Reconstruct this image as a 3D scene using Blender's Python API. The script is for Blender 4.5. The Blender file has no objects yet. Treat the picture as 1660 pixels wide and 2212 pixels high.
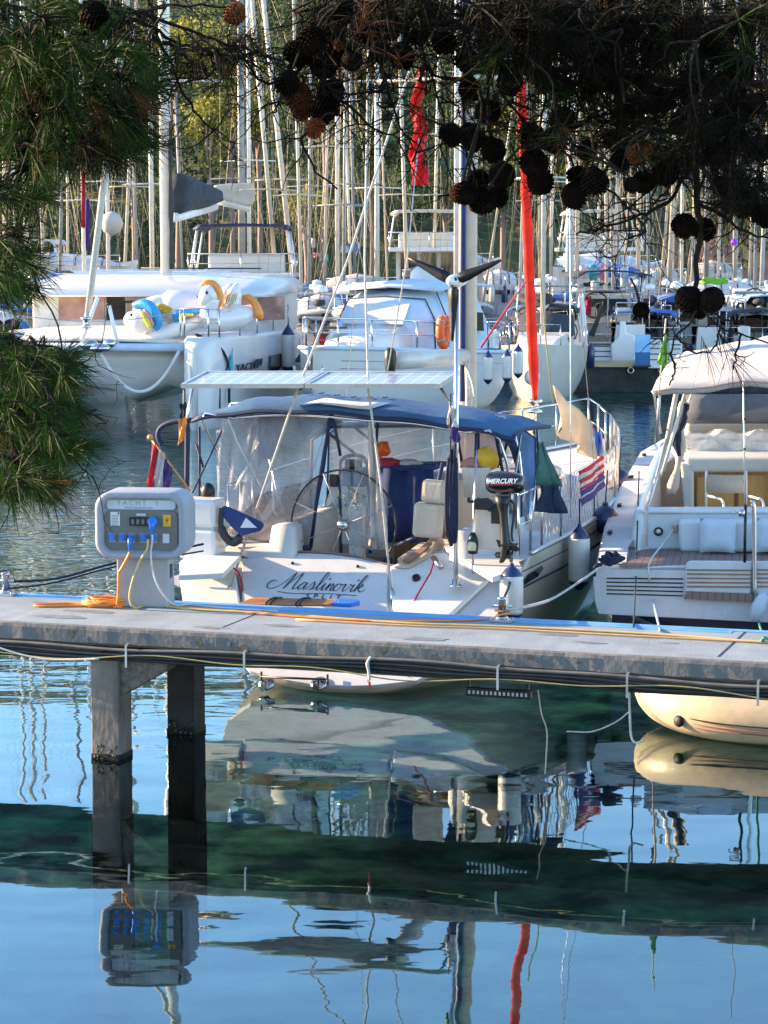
import bpy, math, random
import numpy as np
from mathutils import Vector, Matrix
SC = bpy.context.scene
COL = SC.collection
# ------------------------------------------------------------------ camera
FPX = 5000.0; CX, CY, HOR = 830.0, 1106.0, 550.0; CAMH = 4.3
TH = math.atan((CY - HOR) / FPX)
cam_d = bpy.data.cameras.new('camera'); cam = bpy.data.objects.new('camera', cam_d); COL.objects.link(cam)
cam.location = (0, 0, CAMH); cam.rotation_euler = (math.pi / 2 - TH, 0, 0)
cam_d.sensor_fit = 'VERTICAL'; cam_d.sensor_height = 24.0; cam_d.lens = 24.0 * FPX / 2212.0
cam_d.clip_start = 0.1; cam_d.clip_end = 6000
SC.camera = cam
# ------------------------------------------------------------------ world + sun
SUN_EL, SUN_AZ = math.radians(16), math.radians(-74)      # azimuth from +Y, negative = left
w = bpy.data.worlds.new('World'); SC.world = w; w.use_nodes = True
nt = w.node_tree; bg = nt.nodes['Background']
sky = nt.nodes.new('ShaderNodeTexSky'); sky.sky_type = 'NISHITA'; sky.sun_disc = False
sky.sun_elevation = SUN_EL; sky.sun_rotation = SUN_AZ; sky.air_density = 1.0; sky.dust_density = 0.15; sky.ozone_density = 3.0
nt.links.new(sky.outputs[0], bg.inputs[0]); bg.inputs[1].default_value = 0.15
sd = bpy.data.lights.new('sun', 'SUN'); so = bpy.data.objects.new('sun', sd); COL.objects.link(so)
sd.energy = 5.0; sd.angle = math.radians(0.5); sd.color = (1.0, 0.70, 0.41)
to_sun = Vector((math.sin(SUN_AZ) * math.cos(SUN_EL), math.cos(SUN_AZ) * math.cos(SUN_EL), math.sin(SUN_EL)))
so.rotation_euler = to_sun.to_track_quat('Z', 'Y').to_euler()
SC.view_settings.view_transform = 'Standard'; SC.view_settings.look = 'None'
SC.view_settings.exposure = 2.0; SC.view_settings.gamma = 1.0
SC.cycles.max_bounces = 8; SC.cycles.transparent_max_bounces = 16
# ------------------------------------------------------------------ pixel -> point helpers (2-D picture 1660 x 2212)
def ray(x, y):
    a, b = (x - CX) / FPX, (CY - y) / FPX
    return Vector((a, math.cos(TH) + b * math.sin(TH), -math.sin(TH) + b * math.cos(TH)))
CAM = Vector((0, 0, CAMH))
def PY(x, y, Y):
    d = ray(x, y); return CAM + d * (Y / d.y)
def PZ(x, y, z):
    d = ray(x, y); return CAM + d * ((z - CAMH) / d.z)
class Frame:
    def __init__(s, o, yaw):
        s.o = Vector(o); s.yaw = yaw
        c, n = math.cos(yaw), math.sin(yaw)
        s.ax = Vector((c, n, 0)); s.ay = Vector((-n, c, 0)); s.az = Vector((0, 0, 1))
    def loc(s, p): q = p - s.o; return Vector((q.dot(s.ax), q.dot(s.ay), q.z))
    def px(s, x, y, lx=None, ly=None, lz=None):
        d = ray(x, y)
        ld = Vector((d.dot(s.ax), d.dot(s.ay), d.z)); lo = s.loc(CAM)
        if lx is not None: t = (lx - lo.x) / ld.x
        elif ly is not None: t = (ly - lo.y) / ld.y
        else: t = (lz - lo.z) / ld.z
        return lo + ld * t
    def w(s, p): return s.o + s.ax * p[0] + s.ay * p[1] + s.az * p[2]
# ------------------------------------------------------------------ materials
MATS = {}
def mat(key, col=(.5, .5, .5), rough=.5, metal=0, var=.12, sc=3, bump=0, bs=40, coat=0, col2=None, kind=None, alpha=1, spec=.5, sp=.5, rv=.0, stretch=None):
    if key in MATS: return MATS[key]
    m = bpy.data.materials.new(key); m.use_nodes = True; MATS[key] = m
    n = m.node_tree; L = n.links.new; N = n.nodes.new
    b = n.nodes['Principled BSDF']; out = n.nodes['Material Output']
    b.inputs['Roughness'].default_value = rough; b.inputs['Metallic'].default_value = metal
    b.inputs['Coat Weight'].default_value = coat; b.inputs['Specular IOR Level'].default_value = spec
    tc = N('ShaderNodeTexCoord'); src = tc.outputs['Object']
    if stretch:
        mp = N('ShaderNodeMapping'); mp.inputs['Scale'].default_value = stretch; L(src, mp.inputs[0]); src = mp.outputs[0]
    c2 = col2 or tuple(max(0, c * (1 - var * 1.6)) for c in col)
    nz = N('ShaderNodeTexNoise'); nz.inputs['Scale'].default_value = sc; nz.inputs['Detail'].default_value = 6; nz.inputs['Roughness'].default_value = .62
    L(src, nz.inputs['Vector'])
    rp = N('ShaderNodeValToRGB'); rp.color_ramp.elements[0].position = sp - .18; rp.color_ramp.elements[1].position = sp + .15
    rp.color_ramp.elements[0].color = (*c2, 1); rp.color_ramp.elements[1].color = (*col, 1)
    L(nz.outputs['Fac'], rp.inputs[0]); L(rp.outputs[0], b.inputs['Base Color'])
    if rv:
        mr = N('ShaderNodeMapRange'); mr.inputs[3].default_value = max(0.02, rough - rv); mr.inputs[4].default_value = min(1, rough + rv)
        L(nz.outputs['Fac'], mr.inputs[0]); L(mr.outputs[0], b.inputs['Roughness'])
    if bump:
        n2 = N('ShaderNodeTexNoise'); n2.inputs['Scale'].default_value = bs; n2.inputs['Detail'].default_value = 5
        L(src, n2.inputs['Vector']); bp = N('ShaderNodeBump'); bp.inputs['Strength'].default_value = 1; bp.inputs['Distance'].default_value = bump
        L(n2.outputs['Fac'], bp.inputs['Height']); L(bp.outputs[0], b.inputs['Normal'])
    if kind == 'cloth':      # thin cloth that lets some light through
        tr = N('ShaderNodeBsdfTranslucent'); L(rp.outputs[0], tr.inputs[0]); mx = N('ShaderNodeMixShader'); mx.inputs[0].default_value = .35
        L(b.outputs[0], mx.inputs[1]); L(tr.outputs[0], mx.inputs[2]); L(mx.outputs[0], out.inputs[0])
    if kind == 'film':       # clear plastic film / fine mesh
        tr = N('ShaderNodeBsdfTransparent'); mx = N('ShaderNodeMixShader')
        mr = N('ShaderNodeMapRange'); mr.inputs[1].default_value = .3; mr.inputs[2].default_value = .7
        mr.inputs[3].default_value = max(0, alpha - .15); mr.inputs[4].default_value = min(1, alpha + .15)
        L(nz.outputs['Fac'], mr.inputs[0]); L(mr.outputs[0], mx.inputs[0]); L(tr.outputs[0], mx.inputs[1]); L(b.outputs[0], mx.inputs[2]); L(mx.outputs[0], out.inputs[0])
    return m
def M(k): return MATS[k]
mat('gelcoat', (.66, .65, .62), .22, var=.07, sc=1.2, coat=.4, rv=.1)
mat('gelcoat_dull', (.56, .55, .51), .4, var=.14, sc=1.6, rv=.12)
mat('hull_cream', (.50, .41, .31), .28, var=.12, sc=1.1, coat=.3, stretch=(1, 1, 2.5))
mat('white_paint', (.78, .78, .77), .3, var=.06, sc=2, coat=.2)
mat('nonskid', (.62, .60, .56), .75, var=.12, sc=3, bump=.002, bs=180)
mat('steel', (.62, .60, .58), .22, 1, var=.12, sc=6, rv=.1)
mat('alu', (.62, .61, .58), .38, .75, var=.12, sc=4, rv=.12)
mat('mast_grey', (.30, .29, .28), .45, .1, var=.2, sc=3)
mat('mast_paint', (.62, .58, .50), .38, .1, var=.12, sc=3)
mat('black_plastic', (.007, .007, .009), .45, var=.3, sc=6)
mat('black_rubber', (.02, .02, .022), .6, var=.3, sc=6, bump=.001, bs=60)
mat('navy_canvas', (.085, .21, .41), .8, var=.22, sc=3, bump=.006, bs=9, kind='cloth')
mat('navy_trim', (.012, .02, .07), .7, var=.2, sc=5)
mat('navy_cloth', (.015, .04, .16), .85, var=.22, sc=4, bump=.01, bs=6)
mat('white_canvas', (.72, .69, .64), .85, var=.12, sc=2.5, bump=.012, bs=5, kind='cloth')
mat('beige_canvas', (.55, .49, .40), .85, var=.14, sc=3, bump=.008, bs=8, kind='cloth')
mat('grey_canvas', (.12, .12, .13), .85, var=.22, sc=3, bump=.01, bs=7)
mat('red_canvas', (.72, .035, .02), .75, var=.2, sc=5, bump=.01, bs=9, kind='cloth', stretch=(1, 1, .4))
mat('cushion', (.52, .44, .34), .9, var=.1, sc=4, bump=.004, bs=20)
mat('cushion_blue', (.50, .55, .60), .9, var=.08, sc=4, bump=.006, bs=12)
mat('film', (.60, .58, .60), .12, var=.1, sc=1.3, kind='film', alpha=.24, bump=.05, bs=3)
mat('film_clear', (.6, .6, .62), .12, var=.1, sc=1.5, kind='film', alpha=.14, bump=.01, bs=3)
mat('netting', (.30, .26, .24), .8, var=.1, sc=9, kind='film', alpha=.5)
mat('lifeline_net_', (.6, .58, .55), .8, var=.1, sc=30, kind='film', alpha=.25)
mat('window_dark', (.02, .022, .028), .05, var=.3, sc=2, coat=.5)
mat('window_pink_reflection', (.40, .24, .21), .10, var=.35, sc=1.3, coat=.4)  # pink reflection on the panes, painted into the glass colour
mat('teak', (.30, .17, .105), .6, var=.25, sc=4, bump=.002, bs=30, stretch=(1, 9, 1))
mat('teak_grey', (.23, .155, .125), .7, var=.22, sc=4, stretch=(9, 1, 1), bump=.002, bs=30)
mat('varnished_wood', (.50, .24, .06), .3, var=.25, sc=3, stretch=(6, 6, 1), coat=.4)
mat('orange_wood', (.48, .20, .075), .5, var=.25, sc=5, stretch=(1, 8, 8))
mat('orange_cable', (.80, .25, .035), .45, var=.12, sc=8)
mat('yellow_cable', (.56, .40, .14), .5, var=.14, sc=8)
mat('white_cable', (.62, .60, .55), .5, var=.14, sc=8)
mat('rope_white', (.60, .56, .48), .85, var=.25, sc=30, bump=.003, bs=70)
mat('rope_navy', (.012, .016, .05), .85, var=.35, sc=30, bump=.003, bs=70)
mat('rope_red', (.55, .02, .03), .85, var=.3, sc=30)
mat('rope_green', (.03, .28, .15), .85, var=.3, sc=30)
mat('rope_black', (.02, .02, .025), .85, var=.3, sc=30)
mat('rope_yellow', (.34, .31, .12), .8, var=.2, sc=20)
mat('plug_blue', (.015, .17, .60), .35, var=.12, sc=6)
mat('blue_paint', (.05, .27, .56), .6, var=.3, sc=4, col2=(.20, .33, .42), sp=.45, bump=.002, bs=40)
mat('ped_grey', (.30, .32, .35), .5, var=.1, sc=4, rv=.1)
mat('ped_panel', (.155, .155, .14), .5, var=.12, sc=6)
mat('ped_column', (.36, .35, .34), .6, var=.14, sc=3, bump=.001, bs=30)
mat('paper', (.68, .68, .66), .6, var=.05, sc=8)
mat('yellow_sign', (.72, .42, .03), .5, var=.08, sc=8)
mat('ink', (.012, .014, .03), .5, var=.1, sc=8)
mat('text_grey', (.52, .56, .60), .5, var=.08, sc=8)
mat('text_white', (.82, .82, .80), .5, var=.04, sc=8)
mat('fender_white', (.64, .60, .53), .4, var=.16, sc=3, coat=.2)
mat('fender_navy', (.01, .02, .09), .35, var=.2, sc=4, coat=.3)
mat('life_orange', (.85, .13, .02), .5, var=.12, sc=4)
mat('inflatable_white', (.74, .70, .68), .3, var=.05, sc=2, coat=.3)
mat('inf_orange', (.85, .28, .05), .35, var=.1, sc=3)
mat('inf_blue', (.02, .30, .60), .35, var=.1, sc=3)
mat('inf_yellow', (.75, .62, .04), .35, var=.1, sc=3)
mat('inf_pink', (.75, .25, .30), .35, var=.1, sc=3)
mat('inf_teal', (.05, .42, .42), .35, var=.1, sc=3)
mat('dinghy', (.58, .48, .34), .45, var=.14, sc=3, bump=.003, bs=14)
mat('cloth_green', (.10, .24, .19), .9, var=.25, sc=5, bump=.02, bs=9, kind='cloth')
mat('cloth_dark', (.02, .03, .07), .9, var=.4, sc=5, bump=.02, bs=12)
mat('cloth_red', (.62, .05, .08), .85, var=.12, sc=5, kind='cloth')
mat('cloth_white', (.72, .68, .66), .85, var=.1, sc=5, kind='cloth')
mat('cloth_violet', (.12, .07, .27), .85, var=.14, sc=5, kind='cloth')
mat('cloth_blue', (.05, .16, .50), .85, var=.2, sc=4, bump=.01, bs=8, kind='cloth')
mat('cloth_lime', (.28, .62, .05), .85, var=.12, sc=5, kind='cloth')
mat('cloth_yellow', (.70, .40, .03), .85, var=.2, sc=5, bump=.01, bs=9)
mat('pvc_yellow', (.66, .6, .4), .4, var=.1, sc=5)
mat('plant', (.09, .17, .04), .8, var=.4, sc=14)
mat('pink_clay', (.42, .19, .16), .8, var=.25, sc=2)
# solar panel: blue cells with pale grid lines
def grid_mat(key, col, line, sx, sy, th, rough=.15, coat=.6):
    m = bpy.data.materials.new(key); m.use_nodes = True; MATS[key] = m
    n = m.node_tree; L = n.links.new; N = n.nodes.new; b = n.nodes['Principled BSDF']
    tc = N('ShaderNodeTexCoord'); se = N('ShaderNodeSeparateXYZ'); L(tc.outputs['Object'], se.inputs[0])
    outs = []
    for k, s in ((0, sx), (1, sy)):
        a = N('ShaderNodeMath'); a.operation = 'MULTIPLY'; a.inputs[1].default_value = 1 / s; L(se.outputs[k], a.inputs[0])
        f = N('ShaderNodeMath'); f.operation = 'FRACT'; L(a.outputs[0], f.inputs[0])
        l = N('ShaderNodeMath'); l.operation = 'LESS_THAN'; l.inputs[1].default_value = th / s; L(f.outputs[0], l.inputs[0]); outs.append(l)
    mx = N('ShaderNodeMath'); mx.operation = 'MAXIMUM'; L(outs[0].outputs[0], mx.inputs[0]); L(outs[1].outputs[0], mx.inputs[1])
    nz = N('ShaderNodeTexNoise'); nz.inputs['Scale'].default_value = 4; L(tc.outputs['Object'], nz.inputs['Vector'])
    c0 = N('ShaderNodeMix'); c0.data_type = 'RGBA'; c0.inputs[6].default_value = (*col, 1); c0.inputs[7].default_value = (*[c * .7 for c in col], 1); L(nz.outputs['Fac'], c0.inputs[0])
    c = N('ShaderNodeMix'); c.data_type = 'RGBA'; L(mx.outputs[0], c.inputs[0]); L(c0.outputs[2], c.inputs[6]); c.inputs[7].default_value = (*line, 1)
    L(c.outputs[2], b.inputs['Base Color']); b.inputs['Roughness'].default_value = rough; b.inputs['Coat Weight'].default_value = coat
    return m
grid_mat('solar_cells', (.24, .30, .40), (.5, .53, .56), .155, .155, .014, .3, .3)
grid_mat('teak_planks', (.25, .15, .115), (.05, .035, .03), .075, 9.0, .008, .6, 0)
# ------------------------------------------------------------------ mesh builder
def V(*a): return Vector(a)
def smooth_path(pts, n=6):
    P = [Vector(p) for p in pts]
    if len(P) < 3: return P
    Q = [P[0] * 2 - P[1]] + P + [P[-1] * 2 - P[-2]]; out = []
    for i in range(1, len(Q) - 2):
        a, b, c, d = Q[i - 1], Q[i], Q[i + 1], Q[i + 2]
        for k in range(n):
            t = k / n
            out.append(.5 * ((2 * b) + (c - a) * t + (2 * a - 5 * b + 4 * c - d) * t * t + (3 * b - a - 3 * c + d) * t ** 3))
    out.append(P[-1]); return out
class MB:
    def __init__(s): s.v = []; s.f = []; s.m = []; s.s = []
    def add(s, vs, fs, mi=0, sm=False):
        o = len(s.v); s.v.extend([tuple(v) for v in vs])
        for f in fs: s.f.append(tuple(i + o for i in f)); s.m.append(mi); s.s.append(sm)
        return s
    def box(s, c, d, rz=0, mi=0, rx=0, ry=0):
        R = Matrix.Rotation(rz, 3, 'Z') @ Matrix.Rotation(rx, 3, 'X') @ Matrix.Rotation(ry, 3, 'Y'); c = Vector(c)
        vs = [c + R @ Vector((sx * d[0] / 2, sy * d[1] / 2, sz * d[2] / 2)) for sx in (-1, 1) for sy in (-1, 1) for sz in (-1, 1)]
        return s.add(vs, [(0, 1, 3, 2), (4, 6, 7, 5), (0, 4, 5, 1), (2, 3, 7, 6), (0, 2, 6, 4), (1, 5, 7, 3)], mi)
    def tube(s, pts, r, n=8, mi=0, sm=True, caps=True, closed=False, sq=1.0):
        P = [Vector(p) for p in pts]; m = len(P)
        rs = r if isinstance(r, (list, tuple)) else [r] * m
        t0 = (P[1] - P[0]).normalized(); up = Vector((0, 0, 1)) if abs(t0.z) < .9 else Vector((1, 0, 0))
        u = t0.cross(up).normalized(); rings = []
        for i in range(m):
            if closed: t = (P[(i + 1) % m] - P[i - 1]).normalized()
            else: t = (P[min(i + 1, m - 1)] - P[max(i - 1, 0)]).normalized()
            u = (u - t * u.dot(t)); u = u.normalized() if u.length > 1e-6 else t.orthogonal().normalized(); v = t.cross(u)
            rings.append([P[i] + (u * math.cos(a) + v * math.sin(a) * sq) * rs[i] for a in [2 * math.pi * k / n for k in range(n)]])
        vs = [p for ring in rings for p in ring]; fs = []
        for i in range(m if closed else m - 1):
            j = (i + 1) % m
            for k in range(n): fs.append((i * n + k, i * n + (k + 1) % n, j * n + (k + 1) % n, j * n + k))
        if caps and not closed: fs += [tuple(range(n))[::-1], tuple(range((m - 1) * n, m * n))]
        return s.add(vs, fs, mi, sm)
    def loft(s, rings, closed=False, caps=False, mi=0, sm=True):
        n = len(rings[0]); vs = [p for r_ in rings for p in r_]; fs = []
        for i in range(len(rings) - 1):
            for k in range(n if closed else n - 1):
                fs.append((i * n + k, i * n + (k + 1) % n, (i + 1) * n + (k + 1) % n, (i + 1) * n + k))
        if caps: fs += [tuple(range(n))[::-1], tuple(range((len(rings) - 1) * n, len(rings) * n))]
        return s.add(vs, fs, mi, sm)
    def lathe(s, prof, c=(0, 0, 0), axis=(0, 0, 1), n=20, mi=0, sm=True, caps=True):
        c = Vector(c); ax = Vector(axis).normalized(); u = ax.orthogonal().normalized(); v = ax.cross(u)
        rings = [[c + ax * h + (u * math.cos(a) + v * math.sin(a)) * max(r, 1e-4) for a in [2 * math.pi * k / n for k in range(n)]] for r, h in prof]
        return s.loft(rings, True, caps, mi, sm)
    def prism(s, pts, off, mi=0, sm=False):
        P = [Vector(p) for p in pts]; off = Vector(off); n = len(P)
        return s.add(P + [p + off for p in P], [tuple(range(n)), tuple(range(2 * n - 1, n - 1, -1))] + [(k, k + n, (k + 1) % n + n, (k + 1) % n) for k in range(n)], mi, sm)
    def sheet(s, rows, th=.004, mi=0, sm=True):
        """rows of points -> sheet with real thickness"""
        R = [[Vector(p) for p in r_] for r_ in rows]; a, b = len(R), len(R[0])
        nm = (R[0][-1] - R[0][0]).cross(R[-1][0] - R[0][0]); nm = nm.normalized() * th if nm.length > 1e-9 else Vector((0, th, 0))
        vs = [p for r_ in R for p in r_] + [p + nm for r_ in R for p in r_]; o = a * b; fs = []
        for i in range(a - 1):
            for k in range(b - 1):
                q = (i * b + k, i * b + k + 1, (i + 1) * b + k + 1, (i + 1) * b + k); fs.append(q); fs.append(tuple(t + o for t in q[::-1]))
        edge = [i for i in range(b)] + [i * b + b - 1 for i in range(1, a)] + [(a - 1) * b + k for k in range(b - 2, -1, -1)] + [i * b for i in range(a - 2, 0, -1)]
        for i in range(len(edge)): p, q = edge[i], edge[(i + 1) % len(edge)]; fs.append((p, p + o, q + o, q))
        return s.add(vs, fs, mi, sm)
    def build(s, name, mats, parent=None, bev=0, seg=2, sub=0, smooth_all=False, autosmooth=True):
        me = bpy.data.meshes.new(name); me.from_pydata(s.v, [], s.f)
        for m_ in (mats if isinstance(mats, (list, tuple)) else [mats]): me.materials.append(MATS[m_] if isinstance(m_, str) else m_)
        me.polygons.foreach_set('material_index', s.m); me.polygons.foreach_set('use_smooth', [True if smooth_all else x for x in s.s])
        me.update(); o = bpy.data.objects.new(name, me); COL.objects.link(o)
        if parent: o.parent = parent
        if bev: b = o.modifiers.new('bevel', 'BEVEL'); b.width = bev; b.segments = seg; b.limit_method = 'ANGLE'
        if sub: b = o.modifiers.new('sub', 'SUBSURF'); b.levels = sub; b.render_levels = sub
        return o
def tag(o, label=None, cat=None, group=None, kind=None):
    if label: o['label'] = label
    if cat: o['category'] = cat
    if group: o['group'] = group
    if kind: o['kind'] = kind
    return o
def thing(name, label, cat, fr=None, loc=None, yaw=0, group=None):
    o = bpy.data.objects.new(name, None); COL.objects.link(o); o.empty_display_size = .1
    if fr: o.location = fr.o; o.rotation_euler = (0, 0, fr.yaw)
    else: o.location = loc; o.rotation_euler = (0, 0, yaw)
    return tag(o, label, cat, group)
def children(o): return [c for c in bpy.data.objects if c.parent == o]
def text_mesh(body, size, extrude=.002, shear=0, spacing=1.0, bold=0):
    c = bpy.data.curves.new('lettering', 'FONT'); c.body = body; c.size = size; c.extrude = extrude; c.shear = shear
    c.align_x = 'CENTER'; c.space_character = spacing; c.offset = bold; c.resolution_u = 3
    o = bpy.data.objects.new('lettering', c); COL.objects.link(o)
    me = bpy.data.meshes.new_from_object(o.evaluated_get(bpy.context.evaluated_depsgraph_get()))
    bpy.data.objects.remove(o); bpy.data.curves.remove(c); return me
def text(name, body, size, o, U, N_, m, parent, sx=1, **k):
    """text centred at o, running along U, facing N_"""
    me = text_mesh(body, size, **k); U = Vector(U).normalized(); N_ = Vector(N_).normalized(); W = N_.cross(U); o = Vector(o)
    for v in me.vertices: c = v.co.copy(); v.co = o + U * (c.x * sx) + W * c.y + N_ * c.z
    me.materials.clear(); me.materials.append(MATS[m]); me.name = name
    ob = bpy.data.objects.new(name, me); COL.objects.link(ob); ob.parent = parent; return ob
def cable(mb, pts, r, n=6, sub=6, mi=0): return mb.tube(smooth_path(pts, sub), r, n, mi)
def sag(a, b, d, n=10):
    a, b = Vector(a), Vector(b); return [a.lerp(b, i / n) - Vector((0, 0, d * 4 * (i / n) * (1 - i / n))) for i in range(n + 1)]
rnd = random.Random(7)
# ================================================================== water, seabed
def plane(name, x0, x1, y0, y1, z, m, nx=1, ny=1, zf=None):
    me = bpy.data.meshes.new(name); xs = np.linspace(x0, x1, nx + 1); ys = np.linspace(y0, y1, ny + 1)
    vs = [(x, y, z + (zf(x, y) if zf else 0)) for y in ys for x in xs]
    fs = [(j * (nx + 1) + i, j * (nx + 1) + i + 1, (j + 1) * (nx + 1) + i + 1, (j + 1) * (nx + 1) + i) for j in range(ny) for i in range(nx)]
    me.from_pydata(vs, [], fs); me.materials.append(m); o = bpy.data.objects.new(name, me); COL.objects.link(o); o['kind'] = 'structure'
    if zf:
        for p in me.polygons: p.use_smooth = True
    return o
wm = bpy.data.materials.new('water'); wm.use_nodes = True; n = wm.node_tree; n.nodes.clear(); L = n.links.new; N = n.nodes.new
out = N('ShaderNodeOutputMaterial'); tc = N('ShaderNodeTexCoord')
gl = N('ShaderNodeBsdfGlossy'); gl.inputs['Roughness'].default_value = .012; gl.inputs[0].default_value = (.80, .95, 1, 1)
tr = N('ShaderNodeBsdfTransparent'); tr.inputs[0].default_value = (.78, .97, .92, 1)
fr_ = N('ShaderNodeFresnel'); fr_.inputs[0].default_value = 1.85
mx = N('ShaderNodeMixShader'); L(fr_.outputs[0], mx.inputs[0]); L(tr.outputs[0], mx.inputs[1]); L(gl.outputs[0], mx.inputs[2]); L(mx.outputs[0], out.inputs[0])
def wnoise(sx, sy, sc, det, dist_, prev=None, off=0):
    mp = N('ShaderNodeMapping'); mp.inputs['Scale'].default_value = (sx, sy, 1); mp.inputs['Location'].default_value = (off, off * 2, 0); mp.inputs['Rotation'].default_value = (0, 0, .12)
    L(tc.outputs['Object'], mp.inputs[0]); z = N('ShaderNodeTexNoise'); z.inputs['Scale'].default_value = sc; z.inputs['Detail'].default_value = det; z.inputs['Roughness'].default_value = .5
    L(mp.outputs[0], z.inputs['Vector']); b = N('ShaderNodeBump'); b.inputs['Strength'].default_value = 1; b.inputs['Distance'].default_value = dist_
    L(z.outputs['Fac'], b.inputs['Height'])
    if prev: L(prev.outputs[0], b.inputs['Normal'])
    return b, z
b1, _ = wnoise(.45, .8, .8, 2, .018)
b2, z2 = wnoise(.45, 1, 4.5, 2, .02, b1, 3)
# breezier patch behind the pier: more ripple with distance
se = N('ShaderNodeSeparateXYZ'); L(tc.outputs['Object'], se.inputs[0]); mr = N('ShaderNodeMapRange'); mr.inputs[1].default_value = 20; mr.inputs[2].default_value = 34; mr.inputs[3].default_value = .0006; mr.inputs[4].default_value = .014
L(se.outputs[1], mr.inputs[0]); L(mr.outputs[0], b2.inputs['Distance'])
L(b2.outputs[0], gl.inputs['Normal']); L(b2.outputs[0], fr_.inputs['Normal'])
plane('water', -900, 900, -30, 1500, 0, wm)
sb = mat('seabed', (.40, .88, .50), .9, var=0, sc=1.3, col2=(.02, .085, .08), sp=.59, bump=.06, bs=2.5)
plane('seabed', -900, 900, -40, 1500, -2.3, sb, 1, 1)
# ================================================================== pier
DZ = 1.155
A = PZ(0, 1341, DZ); B = PZ(1660, 1432, DZ); yaw = math.atan2(B.y - A.y, B.x - A.x)
PF = Frame((A.x + (B.x - A.x) * .5, A.y + (B.y - A.y) * .5, 0), yaw)       # local y=0: front edge, +y away
cm = mat('concrete_top', (.235, .275, .295), .85, var=.16, sc=2.2, bump=.004, bs=45, rv=.1)
cf = mat('concrete_face', (.165, .162, .152), .9, var=.35, sc=1.6, col2=(.115, .112, .104), bump=.005, bs=22, sp=.48)
cp = mat('concrete_pile', (.25, .20, .16), .9, var=.4, sc=3, col2=(.10, .085, .07), bump=.01, bs=14, stretch=(1, 1, .5))
PW = 1.52
pier = thing('concrete_pier', 'long narrow concrete jetty crossing the picture on square piles, blue painted back edge', 'jetty', PF)
L0, L1 = -14, 12
m_ = MB(); 
# deck slab with a slightly worn front edge
xs = [L0 + (L1 - L0) * i / 260 for i in range(261)]
r2 = random.Random(3)
rings = []
for x in xs:
    j = lambda a: r2.uniform(-a, a)
    rings.append([V(x, PW, DZ - .17), V(x, PW, DZ), V(x, .03, DZ + j(.0015)), V(x, .010 + j(.005), DZ - .012 + j(.004)), V(x, j(.004), DZ - .04), V(x, j(.005), DZ - .145 + j(.004)), V(x, .025, DZ - .17)])
m_.loft(rings, True, True, sm=False); 
for f_i, f in enumerate(m_.f):
    if len(f) == 4:
        k = f[0] % 7
        m_.m[f_i] = 1 if k in (2, 3, 4, 5) and True else 0
m_.build('deck', ['concrete_top', 'concrete_face'], pier)
for x in (-9.2, -5.1, -1.35, 2.9, 6.8):
    m_ = MB(); m_.box((x, PW / 2 + .05, DZ + .0015), (.014, PW - .2, .004)); m_.build('joint', 'black_rubber', pier)
for k in range(9):
    x = r2.uniform(-4.5, 4.5); yy = r2.uniform(.15, 1.2); n0 = 9; a0 = r2.uniform(.08, .3)
    m_ = MB(); m_.prism([V(x + math.cos(t) * a0 * r2.uniform(.6, 1.1), yy + math.sin(t) * a0 * .35 * r2.uniform(.6, 1.1), DZ + .001) for t in [2 * math.pi * i / n0 for i in range(n0)]], (0, 0, .0025)); m_.build('deck_stain', mat('deck_stain', (.17, .19, .20), .9, var=.3, sc=6), pier)
# chipped patches where paint and render have come off the face
mat('render_tan', (.17, .14, .10), .9, var=.4, sc=20); mat('render_blue', (.15, .17, .19), .8, var=.2, sc=20)
for i in range(16):
    x = r2.uniform(-5, 5); zc = DZ - r2.uniform(.04, .13); k = r2.randint(6, 9); rx_, rz_ = r2.uniform(.015, .07), r2.uniform(.012, .04)
    P = [V(x + math.cos(a) * rx_ * r2.uniform(.5, 1.1), -.004, zc + math.sin(a) * rz_ * r2.uniform(.5, 1.1)) for a in [2 * math.pi * t / k for t in range(k)]]
    mb = MB(); mb.prism(P, (0, -.004, 0)); mb.build('worn_patch' if i % 3 else 'paint_patch', 'render_tan' if i % 3 else 'render_blue', pier)
m_ = MB(); m_.box((-1, PW - .055, DZ + .003), (24, .11, .006)); m_.box((-1.2, PW - .16, DZ + .002), (8, .10, .004)); m_.build('blue_edge', 'blue_paint', pier)
m_ = MB(); m_.box((0, .42, DZ - .25), (24, .28, .16)); m_.box((0, 1.2, DZ - .25), (24, .26, .16)); m_.build('beam', cf, pier)
mat('pile_shaded', (.035, .030, .024), .85, var=.4, sc=4, bump=.02, bs=14)  # shadow on the back pile, put into a near-black base colour
def pile(px_, back=False):
    p = PF.px(px_, 1434, ly=.14 if not back else PW - .2)
    m = MB(); wd = .265
    m.box((p.x, p.y, (DZ - .21 - 2.2) / 2 - .05), (wd, wd, DZ + 2.0))
    return m.build('pile', 'pile_shaded' if back else cp, pier, bev=.012), p
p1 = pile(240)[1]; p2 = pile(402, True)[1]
for x in (-6.5, 5.5):
    for yy in (.14, PW - .2): m = MB(); m.box((x, yy, -.6), (.265, .265, 3.2)); m.build('pile', cp, pier, bev=.012)
m = MB(); xz = [(p1.x + .13, DZ - .2), (p1.x + .62, DZ - .2), (p1.x + .55, DZ - .36), (p1.x + .13, DZ - .60)]
m.prism([V(x, p1.y - .10, z) for x, z in xz], (0, .22, 0)); m.build('haunch', 'render_tan', pier)
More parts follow.
